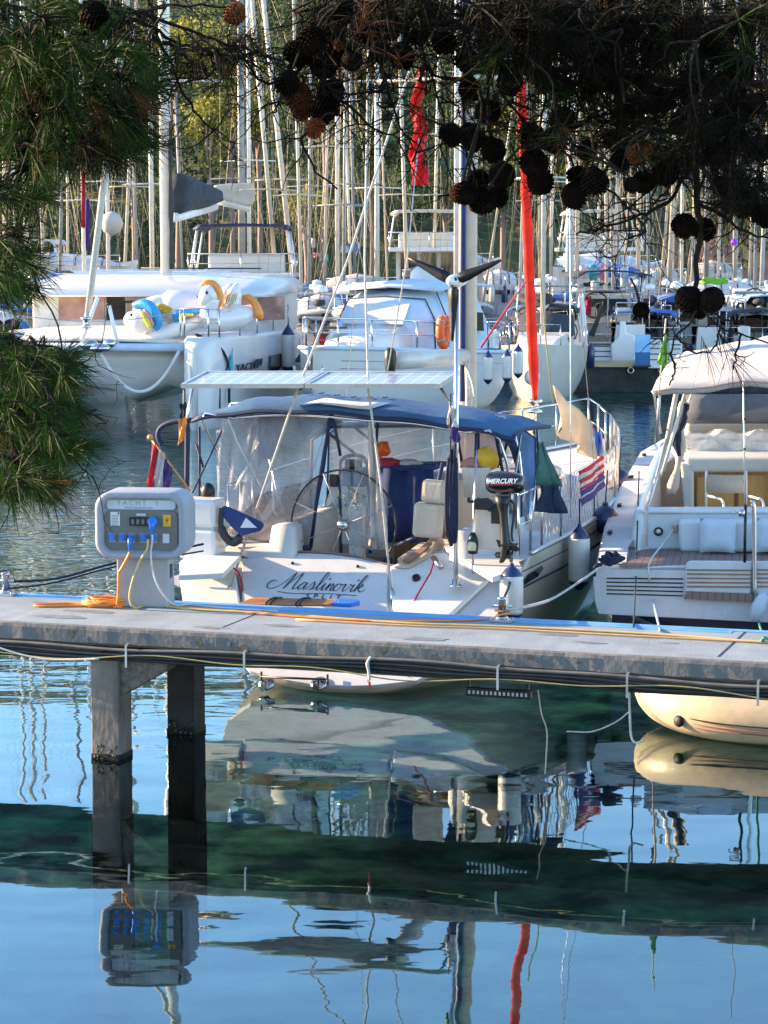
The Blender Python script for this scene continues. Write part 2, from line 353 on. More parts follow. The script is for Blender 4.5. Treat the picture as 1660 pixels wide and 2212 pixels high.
# algae / waterline growth on the piles
m = MB()
for p in (p1, p2):
    m.box((p.x, p.y, -.95), (.275, .275, 2.0))
m.build('algae_band', mat('algae', (.035, .032, .022), .95, var=.5, sc=9, bump=.02, bs=25), pier, bev=.01)
for p in (p1, p2):
    for k in range(26):
        a = r2.uniform(-.13, .13); z = r2.gauss(.03, .05); fy = p.y - .142; m_ = MB(); c = V(p.x + a, fy, z)
        m_.lathe([(0, -.01), (.009, -.005), (.011, .003), (0, .007)], c, (0, -1, r2.uniform(-.5, .5)), 6); m_.build('barnacle' if k % 2 else 'mussel', 'render_tan' if k % 2 else 'algae', pier)
# conduits strapped under the front edge
for k, (yo, zo, r, mt) in enumerate(((-.03, -.20, .014, 'grey_pipe'), (-.025, -.23, .016, 'black_rubber'), (-.02, -.263, .017, 'black_rubber'), (.0, -.29, .014, 'black_rubber'))):
    if mt == 'grey_pipe': mat(mt, (.16, .145, .13), .6, var=.3, sc=5)
    pts = []
    for i in range(90):
        x = -5.2 + i * .115; lift = .02 * math.sin(x * 1.1 + 1.2) + .008 * math.sin(x * 3.7 + k)
        pts.append((x, yo, DZ + zo + .025 + lift + (.012 if k == 0 else 0)))
    m = MB(); m.tube(pts, r, 8); m.build('conduit', mt, pier)
m = MB(); pts = []
for i in range(100):
    x = -5.2 + i * .105; pts.append((x, -.055 - .006 * math.sin(x * 5), DZ - .255 - .025 * math.sin(x * 1.7 + .8) - .02 * math.sin(x * 4.1)))
m.tube(pts, .006, 5); m.build('thin_cable', 'rope_yellow', pier)
m = MB(); cable(m, [(-4.1 + .25 * k, -.06, DZ + z) for k, z in enumerate((-.14, -.16, -.15, -.21, -.27, -.3, -.29, -.27))], .009, 6); m.build('loose_wire', 'white_cable', pier)
for px_ in (275, 530, 798, 1077, 1357, 1640):
    p = PF.px(px_, 1425, ly=-.04)
    m = MB(); m.box((p.x, -.06, DZ - .235), (.018, .012, .19)); m.box((p.x, -.02, DZ - .14), (.02, .05, .012)); m.build('clamp', 'alu', pier)
p = PF.px(800, 1425, ly=-.07); m = MB(); cable(m, [(p.x, -.05, DZ - .12), (p.x - .02, -.085, DZ - .17), (p.x - .01, -.08, DZ - .23), (p.x - .005, -.075, DZ - .31)], .012, 6); m.build('cable_tie', 'white_cable', pier)
m = MB(); m.box((p.x - .003, -.075, DZ - .35), (.016, .012, .05)); m.build('red_tag', 'rope_red', pier)
# black slotted grille hanging under the beam
p = PF.px(1077, 1497, ly=.3); gr = thing('slotted_rail', 'short black slotted metal rail hanging under the jetty edge above the water', 'rail', loc=PF.w(p), yaw=yaw)
m = MB(); m.box((0, 0, 0), (.56, .05, .07)); m.build('rail_body', 'black_plastic', gr, bev=.005)
m = MB(); [m.box((-.24 + i * .037, -.027, .0), (.018, .006, .028)) for i in range(14)]; m.build('slot', 'alu', gr)
m = MB(); m.box((-.25, .0, .09), (.02, .03, .12)); m.box((.25, 0, .09), (.02, .03, .12)); m.build('hanger', 'black_plastic', gr)
# ropes hanging from the jetty into the water
def rope_thing(name, label, pts, r, m, cat='rope', sub=6, n=6, group=None):
    mb = MB(); o = Vector(pts[0]); cable(mb, [Vector(p) - o for p in pts], r, n, sub); ob = mb.build(name, m); ob.location = o
    return tag(ob, label, cat, group)
def pw(x, y, ly): return PF.w(PF.px(x, y, ly=ly))
rope_thing('hanging_rope', 'pale rope hanging straight down from the jetty into the water right of the slotted rail', [pw(1163, 1490, .25), pw(1170, 1540, .25), pw(1182, 1580, .25), pw(1180, 1640, .25), pw(1178, 1672, .25)], .007, 'cushion')
rope_thing('water_hose', 'pale bent pipe hanging below the jetty left of the dinghy with a red nozzle', [pw(1360, 1490, .25), pw(1361, 1540, .25), pw(1364, 1590, .25), pw(1374, 1604, .25), pw(1392, 1600, .25)], .011, 'white_cable', 'hose')
rope_thing('slack_line', 'thin slack line looping from the pale bent pipe down to the water', [pw(1361, 1536, .25), pw(1330, 1560, .25), pw(1280, 1580, .25), pw(1225, 1580, .3)], .007, 'rope_white')
# ================================================================== bollards on the jetty
def bollard(x, y, label, ly):
    p = PF.px(x, y, ly=ly); o = thing('mooring_bollard', label, 'bollard', loc=PF.w((p.x, ly, DZ)), yaw=yaw, group='mooring bollards on the jetty')
    m = MB(); m.box((0, 0, .012), (.20, .13, .024)); m.lathe([(.07, .024), (.055, .035), (.05, .05)], n=16); m.build('base_plate', 'steel', o, bev=.004)
    m = MB(); m.lathe([(.036, .045), (.034, .19), (.042, .195), (.042, .215), (.0, .217)], n=18); m.build('post', 'steel', o)
    m = MB(); m.tube([(-.085, 0, .14), (.085, 0, .14)], .012, 10); m.build('cross_pin', 'steel', o)
    m = MB(); m = None
    for sx in (-1, 1):
        for sy in (-1, 1): m = MB(); m.lathe([(.011, .024), (.011, .036), (0, .037)], (sx * .08, sy * .045, 0), n=6); m.build('bolt', 'steel', o)
    return PF.w((p.x, ly, DZ))
BL = bollard(13, 1283, 'small steel cross bollard at the left picture edge with dark lines tied on', 1.36)
BR = bollard(1085, 1340, 'steel cross bollard wrapped in orange cable below the outboard motor', 1.30)
m = MB(); c = BR + V(0, 0, .07)
pts = [c + V(math.cos(a) * (.058 + .004 * math.sin(a * 2.3)), math.sin(a) * .058, .012 * math.sin(a * 1.3) + a * .0025) for a in [i * .45 for i in range(44)]]
# ================================================================== power pedestal
p = PF.px(316, 1302, ly=1.22)
PE = Frame(PF.w((p.x, 1.22, DZ)), yaw * .35); S = 5000 / PE.o.y     # px per metre there
ped = thing('power_pedestal', 'grey shore power pedestal with round-cornered head full of blue sockets', 'power pedestal', PE)
m = MB(); m.box((0, 0, .3), (.47, .27, .60)); m.build('column', 'ped_column', ped, bev=.012)
m = MB(); m.box((.238, -.02, .32), (.006, .10, .12)); m.build('column_badge', 'ink', ped)
def rr(w_, h_, r, cz, y, n=7, cx=0):
    P = []
    for (sx, sz, a0) in ((1, 1, 0), (-1, 1, 90), (-1, -1, 180), (1, -1, 270)):
        for i in range(n + 1):
            a = math.radians(a0 + 90 * i / n); P.append(V(cx + sx * (w_ / 2 - r) + r * math.cos(a), y, cz + sz * (h_ / 2 - r) + r * math.sin(a)))
    return P
HW, HH, HZ = .825, .60, .745
m = MB(); 
m.loft([rr(HW - .04, HH - .04, .13, HZ, .27), rr(HW, HH, .15, HZ, .235), rr(HW, HH, .15, HZ, -.19), rr(HW - .02, HH - .02, .14, HZ, -.21), rr(HW - .10, HH - .09, .11, HZ, -.215), rr(HW - .13, HH - .12, .10, HZ, -.20), rr(HW - .15, HH - .14, .09, HZ, -.15)], True, True)
m.build('housing', 'ped_grey', ped)
m = MB(); m.prism(rr(HW - .17, .345, .05, HZ - .045, -.163), (0, .02, 0)); m.build('socket_panel', 'ped_panel', ped)
m = MB(); m.prism(rr(HW - .20, .085, .03, HZ + .185, -.165), (0, .02, 0)); m.build('header_board', 'text_grey', ped)
text('lettering', 'YACHT  1', .062, (-.03, -.167, HZ + .18), (1, 0, 0), (0, -1, 0), 'ped_grey', ped, spacing=1.5, extrude=.001)
text('small_lettering', 'Power Reservoir Unit', .026, (-.02, -.167, HZ + .150), (1, 0, 0), (0, -1, 0), 'ped_grey', ped, spacing=1.1, extrude=.001)
m = MB(); m.box((-.235, -.166, HZ + .055), (.085, .006, .125)); nt_ = m.build('notice', 'paper', ped)
m = MB(); [m.box((-.237, -.170, HZ + .085 - i * .013), (.06, .002, .003)) for i in range(8)]; m.box((-.205, -.170, HZ + .105), (.012, .002, .02)); m.build('notice_print', 'ink', nt_)
m = MB(); m.box((.0, -.175, HZ + .035), (.21, .03, .075)); sw = m.build('breaker_box', 'black_plastic', ped, bev=.006)
m = MB(); [m.box((-.07 + i * .047, -.193, HZ + .035), (.028, .012, .045)) for i in range(4)]; m.build('breaker', 'ped_panel', sw, bev=.003)
m = MB(); m.box((0, -.168, HZ + .095), (.085, .006, .02)); m.build('name_plate', 'text_grey', ped)
m = MB(); m.box((.235, -.167, HZ + .045), (.07, .006, .105)); ys = m.build('warning_sign', 'yellow_sign', ped)
m = MB(); m.prism([V(.245, -.171, HZ + .085), V(.222, -.171, HZ + .045), V(.236, -.171, HZ + .045), V(.226, -.171, HZ + .005), V(.25, -.171, HZ + .055), V(.235, -.171, HZ + .055)], (0, -.002, 0)); m.build('lightning_bolt', 'rope_red', ys)
for i, x in enumerate((-.265, -.17, -.085, .02, .115, .225)):
    m = MB(); m.box((x, -.168, HZ - .115), (.062, .008, .085)); so_ = m.build('socket', 'ped_grey' if i < 5 else 'text_grey', ped, bev=.004)
    if i < 5:
        m = MB(); m.prism(rr(.05, .06, .018, HZ - .11, -.172, 4, x), (0, -.03, .004)); m.box((x, -.186, HZ - .085), (.038, .03, .012)); m.build('socket_lid', 'plug_blue', so_, bev=.003)
# plugs
def plug(x, z, big=False, label='', drop=.06):
    q = thing('cable_plug', label, 'plug', loc=PE.w((x, -.19, z)), yaw=PE.yaw, group='blue plugs in the power pedestal')
    r = .046 if big else .026
    m = MB(); m.lathe([(r * .7, 0), (r, .015), (r, .05), (r * .75, .075)], (0, .0, 0), (0, -1, -.15), 16); m.build('collar', 'plug_blue', q)
    m = MB(); m.tube(smooth_path([(0, -.055, -.01), (0, -.08, -.03), (0, -.075, -.07), (0, -.06, -.11)], 4), [r * .72] * 4 + [r * .6] * 4 + [r * .45] * 4 + [r * .35], 12); m.build('grip', 'plug_blue', q)
    return PE.w((x, -.25, z - .11))
PB = plug(.118, HZ + .045, True, 'large round blue plug with its cable looping down right of centre')
PO = plug(-.085, HZ - .115, False, 'small blue plug feeding the thick orange cable of the pedestal')
def on(x, y, h=.012): return PZ(x, y, DZ + h)
oc = rope_thing('orange_cable', 'thick orange cable dropping from the pedestal into its coil on the jetty', [PO, PO + V(-.02, -.01, -.05), PO + V(-.08, 0, -.16), PE.w((-.19, -.24, .32)), PE.w((-.2, -.24, .12)), PE.w((-.21, -.24, .03)), on(262, 1312), on(245, 1311)], .013, 'orange_cable', 'cable', n=8)
m = MB(); pts = []; c = on(230, 1306)
for i in range(150):
    a = i * .34; k = i / 150; pts.append(V(math.cos(a) * (.17 + .05 * math.sin(i * .13)), math.sin(a) * (.13 + .03 * math.sin(i * .21)), .012 + .004 * (i % 3) + k * .055 + .01 * math.sin(a * .7)))
m.tube(pts, .012, 6)
pts = [V(-.15, 0, .012), V(-.35, .07, .012), V(-.58, .02, .012), V(-.64, -.05, .012), V(-.55, -.10, .012), V(-.3, -.07, .012), V(-.1, -.09, .012)]
m.tube(smooth_path(pts, 6), .012, 6); ob = m.build('cable_coil', 'orange_cable'); ob.location = c - V(0, 0, .012); tag(ob, 'bright orange cable wound into an oval coil on the jetty beside the pedestal', 'cable coil')
rope_thing('yellow_cable', 'yellow cable hanging from the pedestal then running along the jetty edge', [PE.w((.085, -.27, HZ - .11)), PE.w((.075, -.28, HZ - .2)), PE.w((.0, -.28, .42)), PE.w((-.07, -.28, .22)), PE.w((-.085, -.28, .08)), PE.w((-.03, -.27, .015)), on(330, 1307), on(420, 1316), on(600, 1326), on(760, 1338), on(900, 1347), on(1100, 1354), on(1400, 1369), on(1660, 1388), on(1800, 1396)], .011, 'yellow_cable', 'cable')
rope_thing('white_cable', 'thin cream cable falling from the large blue plug to the back of the jetty', [PB, PB + V(0, 0, -.06), PE.w((.105, -.26, .5)), PE.w((.13, -.27, .32)), PE.w((.2, -.27, .16)), PE.w((.3, -.2, .04)), on(408, 1306), on(470, 1312), on(600, 1320)], .009, 'white_cable', 'cable')
rope_thing('orange_line', 'thin orange cable lying along the jetty from the pedestal to the steel bollard', [on(305, 1306), on(450, 1315), on(620, 1330), on(800, 1341), on(900, 1342), on(1000, 1340), on(1060, 1337), BR + V(-.02, -.06, .07), BR + V(.07, 0, .08), BR + V(0, .06, .09), BR + V(-.06, 0, .10), BR + V(0, -.06, .1)], .010, 'orange_cable', 'cable')
rope_thing('long_cable', 'long pale orange cable stretched along the middle of the jetty to the right edge', [on(640, 1338), on(900, 1352), on(1080, 1358), on(1300, 1370), on(1500, 1380), on(1700, 1390)], .009, mat('faded_orange', (.60, .33, .16), .6, var=.1, sc=9), 'cable')
rope_thing('mooring_line', 'dark mooring line running from the far left bollard up behind the pedestal', [BL + V(0, 0, .13), PF.w(PF.px(120, 1250, ly=1.6)), PF.w(PF.px(250, 1216, ly=2.0)), PF.w(PF.px(440, 1175, ly=2.6))], .012, 'rope_navy')
rope_thing('second_mooring_line', 'second dark line from the far left bollard just under the first', [BL + V(0, 0, .06), PF.w(PF.px(120, 1258, ly=1.6)), PF.w(PF.px(250, 1224, ly=2.0)), PF.w(PF.px(440, 1190, ly=2.6))], .009, 'rope_navy')
# ================================================================== hull helpers
def hull_rings(st, n=12, q=.75, w=1.15):
    """st: (y, half beam, z sheer, z keel) -> rings port sheer .. keel .. starboard sheer"""
    R = []
    for s_ in st:
        y, hb, zs, zk = s_[:4]; rake = s_[4] if len(s_) > 4 else 0
        half = []
        for i in range(n + 1):
            a = i / n * math.pi / 2; x = hb * math.sin(a) ** q; z = zk + (zs - zk) * (1 - math.cos(a) ** w)
            half.append((x, z))
        ring = [V(-x, y - rake * (1 - (z - zk) / (zs - zk)), z) for x, z in half[::-1]] + [V(x, y - rake * (1 - (z - zk) / (zs - zk)), z) for x, z in half[1:]]
        R.append(ring)
    return R
def deck_rings(st, inset=.0, dz=-.02, camber=.06, n=6, y0=None, y1=None):
    R = []
    for s_ in st:
        y, hb, zs = s_[:3]; h = max(hb - inset, .01)
        R.append([V(-h + 2 * h * k / n, y, zs + dz + camber * (1 - (2 * k / n - 1) ** 2) * min(1, hb)) for k in range(n + 1)])
    return R
def rail(mb, pts, h, r=.012, post_every=1, mid=True, base=None):
    P = [Vector(p) for p in pts]; T = [p + V(0, 0, h) for p in P]
    mb.tube(T, r, 6)
    if mid: mb.tube([p + V(0, 0, h * .5) for p in P], r * .6, 5)
    for i in range(0, len(P), post_every): mb.tube([P[i], T[i]], r, 6)
def fender(o_world, L_, r, label, body='fender_white', end='fender_navy', group=None, name='fender', top=True, bottom=True, yaw_=0, rope=.35):
    t = thing(name, label, 'fender', loc=o_world, yaw=yaw_, group=group)
    m = MB(); m.lathe([(r * .75, 0), (r * .97, .05 * L_), (r, .12 * L_), (r, .88 * L_), (r * .97, .95 * L_), (r * .75, L_)], (0, 0, -L_), n=18); m.build('body', body, t)
    if top: m = MB(); m.lathe([(r * .99, -.10 * L_), (r * .9, 0), (r * .55, .12 * L_), (r * .22, .20 * L_), (r * .16, .26 * L_), (0, .27 * L_)], n=18); m.build('end_cap', end, t)
    if bottom: m = MB(); m.lathe([(r * .985, .07 * L_), (r * .9, 0), (r * .5, -.10 * L_), (r * .2, -.16 * L_), (0, -.17 * L_)], (0, 0, -L_), n=18); m.build('end_cap', end, t)
    if rope: m = MB(); m.tube([(0, 0, .2 * L_), (0, 0, .2 * L_ + rope)], .008, 5); m.build('line', 'rope_navy', t)
    return t
def part(name, m_, parent, fn, **k):
    mb = MB(); fn(mb); return mb.build(name, m_, parent, **k)
def stroke_mesh(strokes, O, U, W, N_, sc, wd, thin=.35, th=.003):
    """calligraphic ribbons on a plane"""
    mb = MB(); U, W, N_ = Vector(U), Vector(W), Vector(N_)
    for s_ in strokes:
        P = smooth_path([V(x + y * .25, y, 0) for x, y in s_], 7)
        for i in range(len(P) - 1):
            a, b = P[i], P[i + 1]; d = b - a
            if d.length < 1e-6: continue
            d.normalize(); k = wd * (thin + (1 - thin) * max(0, -d.y)); nrm = V(-d.y, d.x, 0) * max(k, wd * thin)
            if i: nrm0 = prev
            else: nrm0 = nrm
            q = [a - nrm0, b - nrm, b + nrm, a + nrm0]; prev = nrm
            w_ = [Vector(O) + U * (p.x * sc) + W * (p.y * sc) + N_ * th for p in q]
            mb.add(w_ + [p - N_ * th * .9 for p in w_], [(0, 1, 2, 3), (4, 7, 6, 5), (0, 4, 5, 1), (2, 6, 7, 3)])
    return mb
SCRIPT = [
 [(-1.2, 1.0), (-1.7, 1.1), (-2.2, .7), (-2.1, .15), (-1.4, -.05), (-.5, .35), (.2, 1.2), (.7, 2.0), (.9, 2.3)],
 [(.9, 2.3), (.75, 1.5), (.5, .6), (.35, .0)], [(.35, 0), (1.0, 1.2), (1.9, 2.3)], [(1.9, 2.3), (1.75, 1.2), (1.6, .3), (1.8, .0), (2.3, .35)],
 [(3.3, .85), (2.9, 1.0), (2.45, .6), (2.35, .15), (2.65, .0), (3.0, .3), (3.3, .95)], [(3.3, .95), (3.2, .35), (3.25, .03), (3.55, .1), (3.85, .5)],
 [(3.85, .5), (4.15, 1.15), (4.4, .65), (4.35, .12), (4.0, .02)], [(4.3, .05), (4.85, .35)],
 [(4.85, .35), (5.35, 1.2), (5.6, 2.2), (5.4, 2.55), (5.2, 2.2), (5.05, 1.2), (5.0, .25), (5.2, .0), (5.6, .45)],
 [(5.6, .45), (5.85, 1.0), (5.75, .3), (5.9, .0), (6.3, .45)], [(5.97, 1.5), (6.0, 1.62), (6.1, 1.7), (6.08, 1.55)],
 [(6.3, .45), (6.55, 1.0), (6.5, .5), (6.4, .0)], [(6.42, .2), (6.9, .95), (7.1, .85), (7.0, .25), (7.15, .0), (7.5, .4)],
 [(8.1, .9), (7.7, .98), (7.4, .5), (7.55, .03), (8.0, .1), (8.25, .6), (8.05, .98), (8.5, .85)],
 [(8.5, .85), (8.8, 1.0), (8.75, .4), (8.9, .0), (9.3, .3), (9.5, .85), (9.35, 1.02), (9.85, .8)],
 [(9.85, .7), (10.0, 1.0), (9.9, .3), (10.05, .0), (10.45, .4)], [(10.12, 1.5), (10.15, 1.62), (10.25, 1.7), (10.23, 1.55)],
 [(10.45, .4), (11.0, 1.5), (11.15, 2.3), (10.85, 2.1), (10.6, 1.0), (10.5, .0)], [(10.58, .35), (11.05, 1.05), (11.25, .85), (10.85, .52), (11.15, .12), (11.45, .0), (11.85, .4)],
 [(-.2, -.45), (2.5, -.62), (7, -.42), (11.2, -.5)]]
# ================================================================== the cruising yacht in the middle
MF = Frame((-.60, 22.2, 0), -math.radians(18))
yacht = thing('sailing_yacht', 'cream sailing yacht moored stern-to behind the jetty with blue canopy and script name', 'sailing yacht', MF)
ST = [(0, 1.48, 1.22, .10, -.0), (.5, 1.53, 1.23, -.05), (1.5, 1.63, 1.25, -.3), (3, 1.70, 1.28, -.5), (4.8, 1.70, 1.33, -.6), (6.5, 1.56, 1.39, -.6), (8, 1.25, 1.45, -.5), (9.2, .90, 1.51, -.4), (10.2, .52, 1.56, -.25), (11.0, .20, 1.60, .0), (11.45, .03, 1.63, .35)]
SLP = 1.3
SHF = lambda l: l + 1.15 * (1 - l / 3.6) if l < 3.6 else l
def T(x, y, ly=0): return MF.px(x, y, ly=SHF(ly))
def TP(x, y, off=0):
    d = ray(x, y); ld = Vector((d.dot(MF.ax), d.dot(MF.ay), d.z)); lo = MF.loc(CAM); nn = V(0, -1, SLP).normalized(); t = (nn.dot(V(0, .05, 0)) + off - nn.dot(lo)) / nn.dot(ld); return lo + ld * t
def st_at(y, ST=ST):
    for a, b in zip(ST, ST[1:]):
        if a[0] <= y <= b[0]: t = (y - a[0]) / (b[0] - a[0]); return [a[k] + (b[k] - a[k]) * t for k in range(4)]
    return ST[-1][:4]
# hull with fine intermediate stations
FS = []
for i in range(46):
    y = 11.45 * i / 45; FS.append(st_at(y))
HR = hull_rings(FS)
for r_ in HR:
    for p in r_: p.y = max(p.y, .06 + SLP * p.z)
m = MB(); m.loft(HR); m.build('hull', 'hull_cream', yacht)
side = lambda y, s=1, dz=0, out=0: V(s * (st_at(y)[1] + out), y, st_at(y)[2] + dz)
m = MB(); m.tube([side(y * .3, 1, .02, -.02) for y in range(6, 39)], .028, 6); m.build('toe_rail', 'alu', yacht)
m = MB(); m.tube([side(y * .3, -1, .02, -.02) for y in range(6, 39)], .028, 6); m.build('toe_rail', 'alu', yacht)
def hull_x(y, z):
    s_ = st_at(y); zs, zk = s_[2], s_[3]; c = 1 - (z - zk) / (zs - zk); a = math.acos(max(0, min(1, c)) ** (1 / 1.15)); return s_[1] * math.sin(a) ** .75
for dz, th, mt in ((-.30, .012, 'navy_trim'), (-.12, .006, 'rope_black')):
    m = MB(); rows = [[V(hull_x(y * .25, st_at(y * .25)[2] + dz + t * th) + .004, y * .25, st_at(y * .25)[2] + dz + t * th) for y in range(5, 44)] for t in (-1, 1)]
    m.loft(rows); m.build('cove_line', mt, yacht)
# hull window / recess on starboard with a rope fairlead
m = MB(); y0 = 1.55
m.prism([V(hull_x(y0 + a, .98 + b) + .008, y0 + a, .98 + b) for a, b in ((0, 0), (.45, .03), (.62, .09), (.55, .13), (.1, .10), (-.03, .05))], (.01, 0, 0)); m.build('hull_port', 'window_dark', yacht)
# deck: side decks and foredeck as loft, cockpit cut out between y .2 and 3.3
dk = [s_ for s_ in FS if s_[0] >= 3.4]
m = MB(); m.loft(deck_rings([st_at(3.4)] + dk)); m.build('foredeck', 'nonskid', yacht)
for s_ in (-1, 1):
    m = MB(); rows = []
    for i in range(13):
        y = 1.5 + i * .162; a = st_at(y); rows.append([V(s_ * (a[1] - .01), y, a[2] - .01), V(s_ * (a[1] - .3), y, a[2] + .01), V(s_ * (1.12), y, a[2] + .02), V(s_ * 1.08, y, a[2] + .24), V(s_ * .92, y, a[2] + .26), V(s_ * .86, y, a[2] + .22), V(s_ * .84, y, a[2] - .1), V(s_ * .82, y, .95)])
    m.loft(rows, caps=True); m.build('coaming', 'gelcoat_dull', yacht)
    m = MB(); rows = [[V(s_ * .84, 1.5 + i * .18, .97), V(s_ * .36, 1.5 + i * .18, .96), V(s_ * .34, 1.5 + i * .18, .94), V(s_ * .34, 1.5 + i * .18, .55)] for i in range(11)]
    m.loft(rows); m.build('cockpit_seat', mat('seat_tan', (.42, .33, .24), .7, var=.15, sc=4), yacht)
m = MB(); m.box((0, 2.35, .62), (1.75, 2.0, .06)); m.build('cockpit_floor', 'teak_planks', yacht)
# transom plate traced at the stern
pts = [(388, 1243), (430, 1236), (482, 1238), (500, 1212), (530, 1203), (600, 1197), (660, 1195), (720, 1198), (780, 1207), (845, 1222), (870, 1214), (905, 1196), (960, 1188), (1062, 1248)]
NT = V(0, -1, SLP).normalized()
top = [TP(*p) for p in pts]
bot = [V(x * hull_x(max(SLP * z, .3), z), .05 + SLP * z, z) for x, z in [(-1, 1.05), (-1, .8), (-1, .6), (-1, .42), (-1, .28), (-1, .18), (-.6, .125), (-.25, .105), (.25, .105), (.6, .125), (1, .18), (1, .28), (1, .42), (1, .6), (1, .8), (1, 1.05)]]
m = MB(); m.prism(top[::-1] + bot, NT * -.05); m.build('transom', mat('transom_white', (.56, .57, .58), .28, var=.10, sc=1.8, coat=.3, rv=.1), yacht, bev=.006)
m = MB(); P = [TP(x, y, .03) for x, y in ((523, 1318), (523, 1207), (600, 1201), (660, 1199), (720, 1202), (780, 1211), (838, 1224), (838, 1330))]; m.prism(P, NT * -.04); m.build('name_board', 'transom_white', yacht, bev=.012, seg=3)
m = MB(); P = [TP(x, y, 0) for x, y in ((500, 1214), (530, 1204), (600, 1197), (660, 1194), (720, 1197), (780, 1207), (850, 1224), (875, 1212), (905, 1195))]
m.tube(smooth_path([p + V(0, .02, .008) for p in P], 4), .022, 8, sq=.6); m.build('cap_rail', 'teak_grey', yacht)
m = MB(); P = [TP(x, y, .06) for x, y in ((842, 1222), (905, 1197), (962, 1190), (1058, 1250), (968, 1335), (850, 1345))]; m.prism(P, NT * -.06); m.build('quarter', 'gelcoat', yacht, bev=.03, seg=4)
m = MB(); m.prism([TP(x, y, .09) for x, y in ((848, 1226), (905, 1188), (938, 1150), (946, 1168), (925, 1205), (880, 1228))], V(0, .3, -.08)); m.build('quarter_seat', 'cushion', yacht, bev=.02)
m = MB(); m.prism([TP(x, y, .14) for x, y in ((870, 1210), (905, 1185), (930, 1165), (934, 1172), (910, 1195), (880, 1214))], V(0, .02, -.02)); m.build('seat_slats', 'teak', yacht)
m = MB(); P = [TP(x, y, .05) for x, y in ((386, 1240), (482, 1238), (505, 1215), (520, 1305), (396, 1303))]; m.prism(P, NT * -.05); m.build('quarter', 'gelcoat', yacht, bev=.02, seg=3)
O = TP(607, 1271, .036); k = 16.2 / (5000 / 23.3); W_T = V(0, SLP, 1).normalized()
sm = stroke_mesh(SCRIPT, O, (1, 0, 0), W_T * 1.36, NT, k, .075)
sm.build('script_name', 'ink', yacht)
hp = text('home_port', 'SPLIT', .088, TP(697, 1293, .036), (1, 0, 0), NT, 'ink', yacht, spacing=2.0, extrude=.001)
for x, y in ((632, 1217), (773, 1224)):
    m = MB(); m.lathe([(.018, 0), (.018, .012), (.006, .02)], TP(x, y, .034), NT, 10); m.build('drain', 'black_plastic', yacht)
m = MB(); m.lathe([(.045, 0), (.04, .03), (.03, .035), (.03, .01)], TP(900, 1250, .06), NT, 16); m.build('fairlead', 'black_rubber', yacht)
m = MB(); p = TP(937, 1205, .10); m.tube([p, TP(952, 1225, .16)], .03, 12); m.build('steel_pipe', 'steel', yacht)
for x in (577, 690):
    m = MB(); p = TP(x, 1478, 0); m.tube([p + V(0, .02, 0), p + V(0, -.12, -.01)], [.05, .045], 4, sm=False); m.lathe([(.085, 0), (.085, .02), (.05, .03)], p, NT, 16); m.build('hull_fitting', 'steel', yacht)
m = MB(); m.tube([TP(565, 1462, .05), TP(708, 1468, .05)], .012, 6); m.tube([TP(565, 1452, .05), TP(565, 1470, .05)], .012, 6); m.tube([TP(708, 1458, .05), TP(708, 1478, .05)], .012, 6); m.build('ladder_bracket', 'black_plastic', yacht)
for pl in (((860, 1206), (905, 1186), (962, 1183), (1064, 1247), (1128, 1226), (1090, 1160), (940, 1150)), ((387, 1243), (482, 1238), (520, 1200), (520, 1180), (400, 1196))):
    m = MB(); m.prism([MF.px(x, y, lz=1.225) for x, y in pl], (0, 0, -.05)); m.build('quarter_deck', 'nonskid', yacht)
# cabin trunk + windscreen
cab = [(3.3, 1.15, 1.28, 1.86), (4.2, 1.13, 1.3, 1.86), (5.4, 1.02, 1.35, 1.82), (6.6, .85, 1.38, 1.76), (7.8, .55, 1.42, 1.60), (8.3, .38, 1.45, 1.47)]
rings = []
for y, hb, z0, z1 in cab: rings.append([V(-hb, y, z0), V(-hb * .97, y, z0 + (z1 - z0) * .5), V(-hb * .9, y, z1 - .05), V(-hb * .75, y, z1), V(0, y, z1 + .05), V(hb * .75, y, z1), V(hb * .9, y, z1 - .05), V(hb * .97, y, z0 + (z1 - z0) * .5), V(hb, y, z0)])
m = MB(); m.loft(rings, caps=True); m.build('cabin_trunk', 'gelcoat', yacht)
for s_ in (-1, 1):
    m = MB(); m.loft([[V(s_ * (hb * .985 + .008), y, z0 + (z1 - z0) * .38), V(s_ * (hb * .95 + .008), y, z0 + (z1 - z0) * .72)] for y, hb, z0, z1 in cab[:4]]); m.build('cabin_window', 'window_dark', yacht)
for y, wd in ((5.6, .5), (6.9, .42)):
    m = MB(); m.box((0, y, 1.84 if y < 6 else 1.76), (wd, .5, .04)); m.build('hatch', 'window_dark', yacht, bev=.015)
# companionway bulkhead + cloth covered table + items on it
m = MB(); m.box((0, 3.32, 1.25), (1.7, .05, 1.2)); m.build('bulkhead', 'gelcoat_dull', yacht)
m = MB(); m.box((0, 3.28, 1.25), (.62, .03, .95)); m.build('companionway', 'varnished_wood', yacht)
m = MB(); m.sheet([[T(x, y, 2.1) + V(0, .03 * math.sin(x * .11), 0) for x in np.linspace(810, 935, 12)] for y in (1012, 1060, 1110, 1172)], .02); m.build('navy_table_cloth', 'navy_cloth', yacht)
m = MB(); m.prism([T(x, y, 2.1) for x, y in ((808, 1006), (940, 1004), (940, 1016), (808, 1018))], (0, .5, 0)); m.build('table_top', 'navy_cloth', yacht, bev=.01)
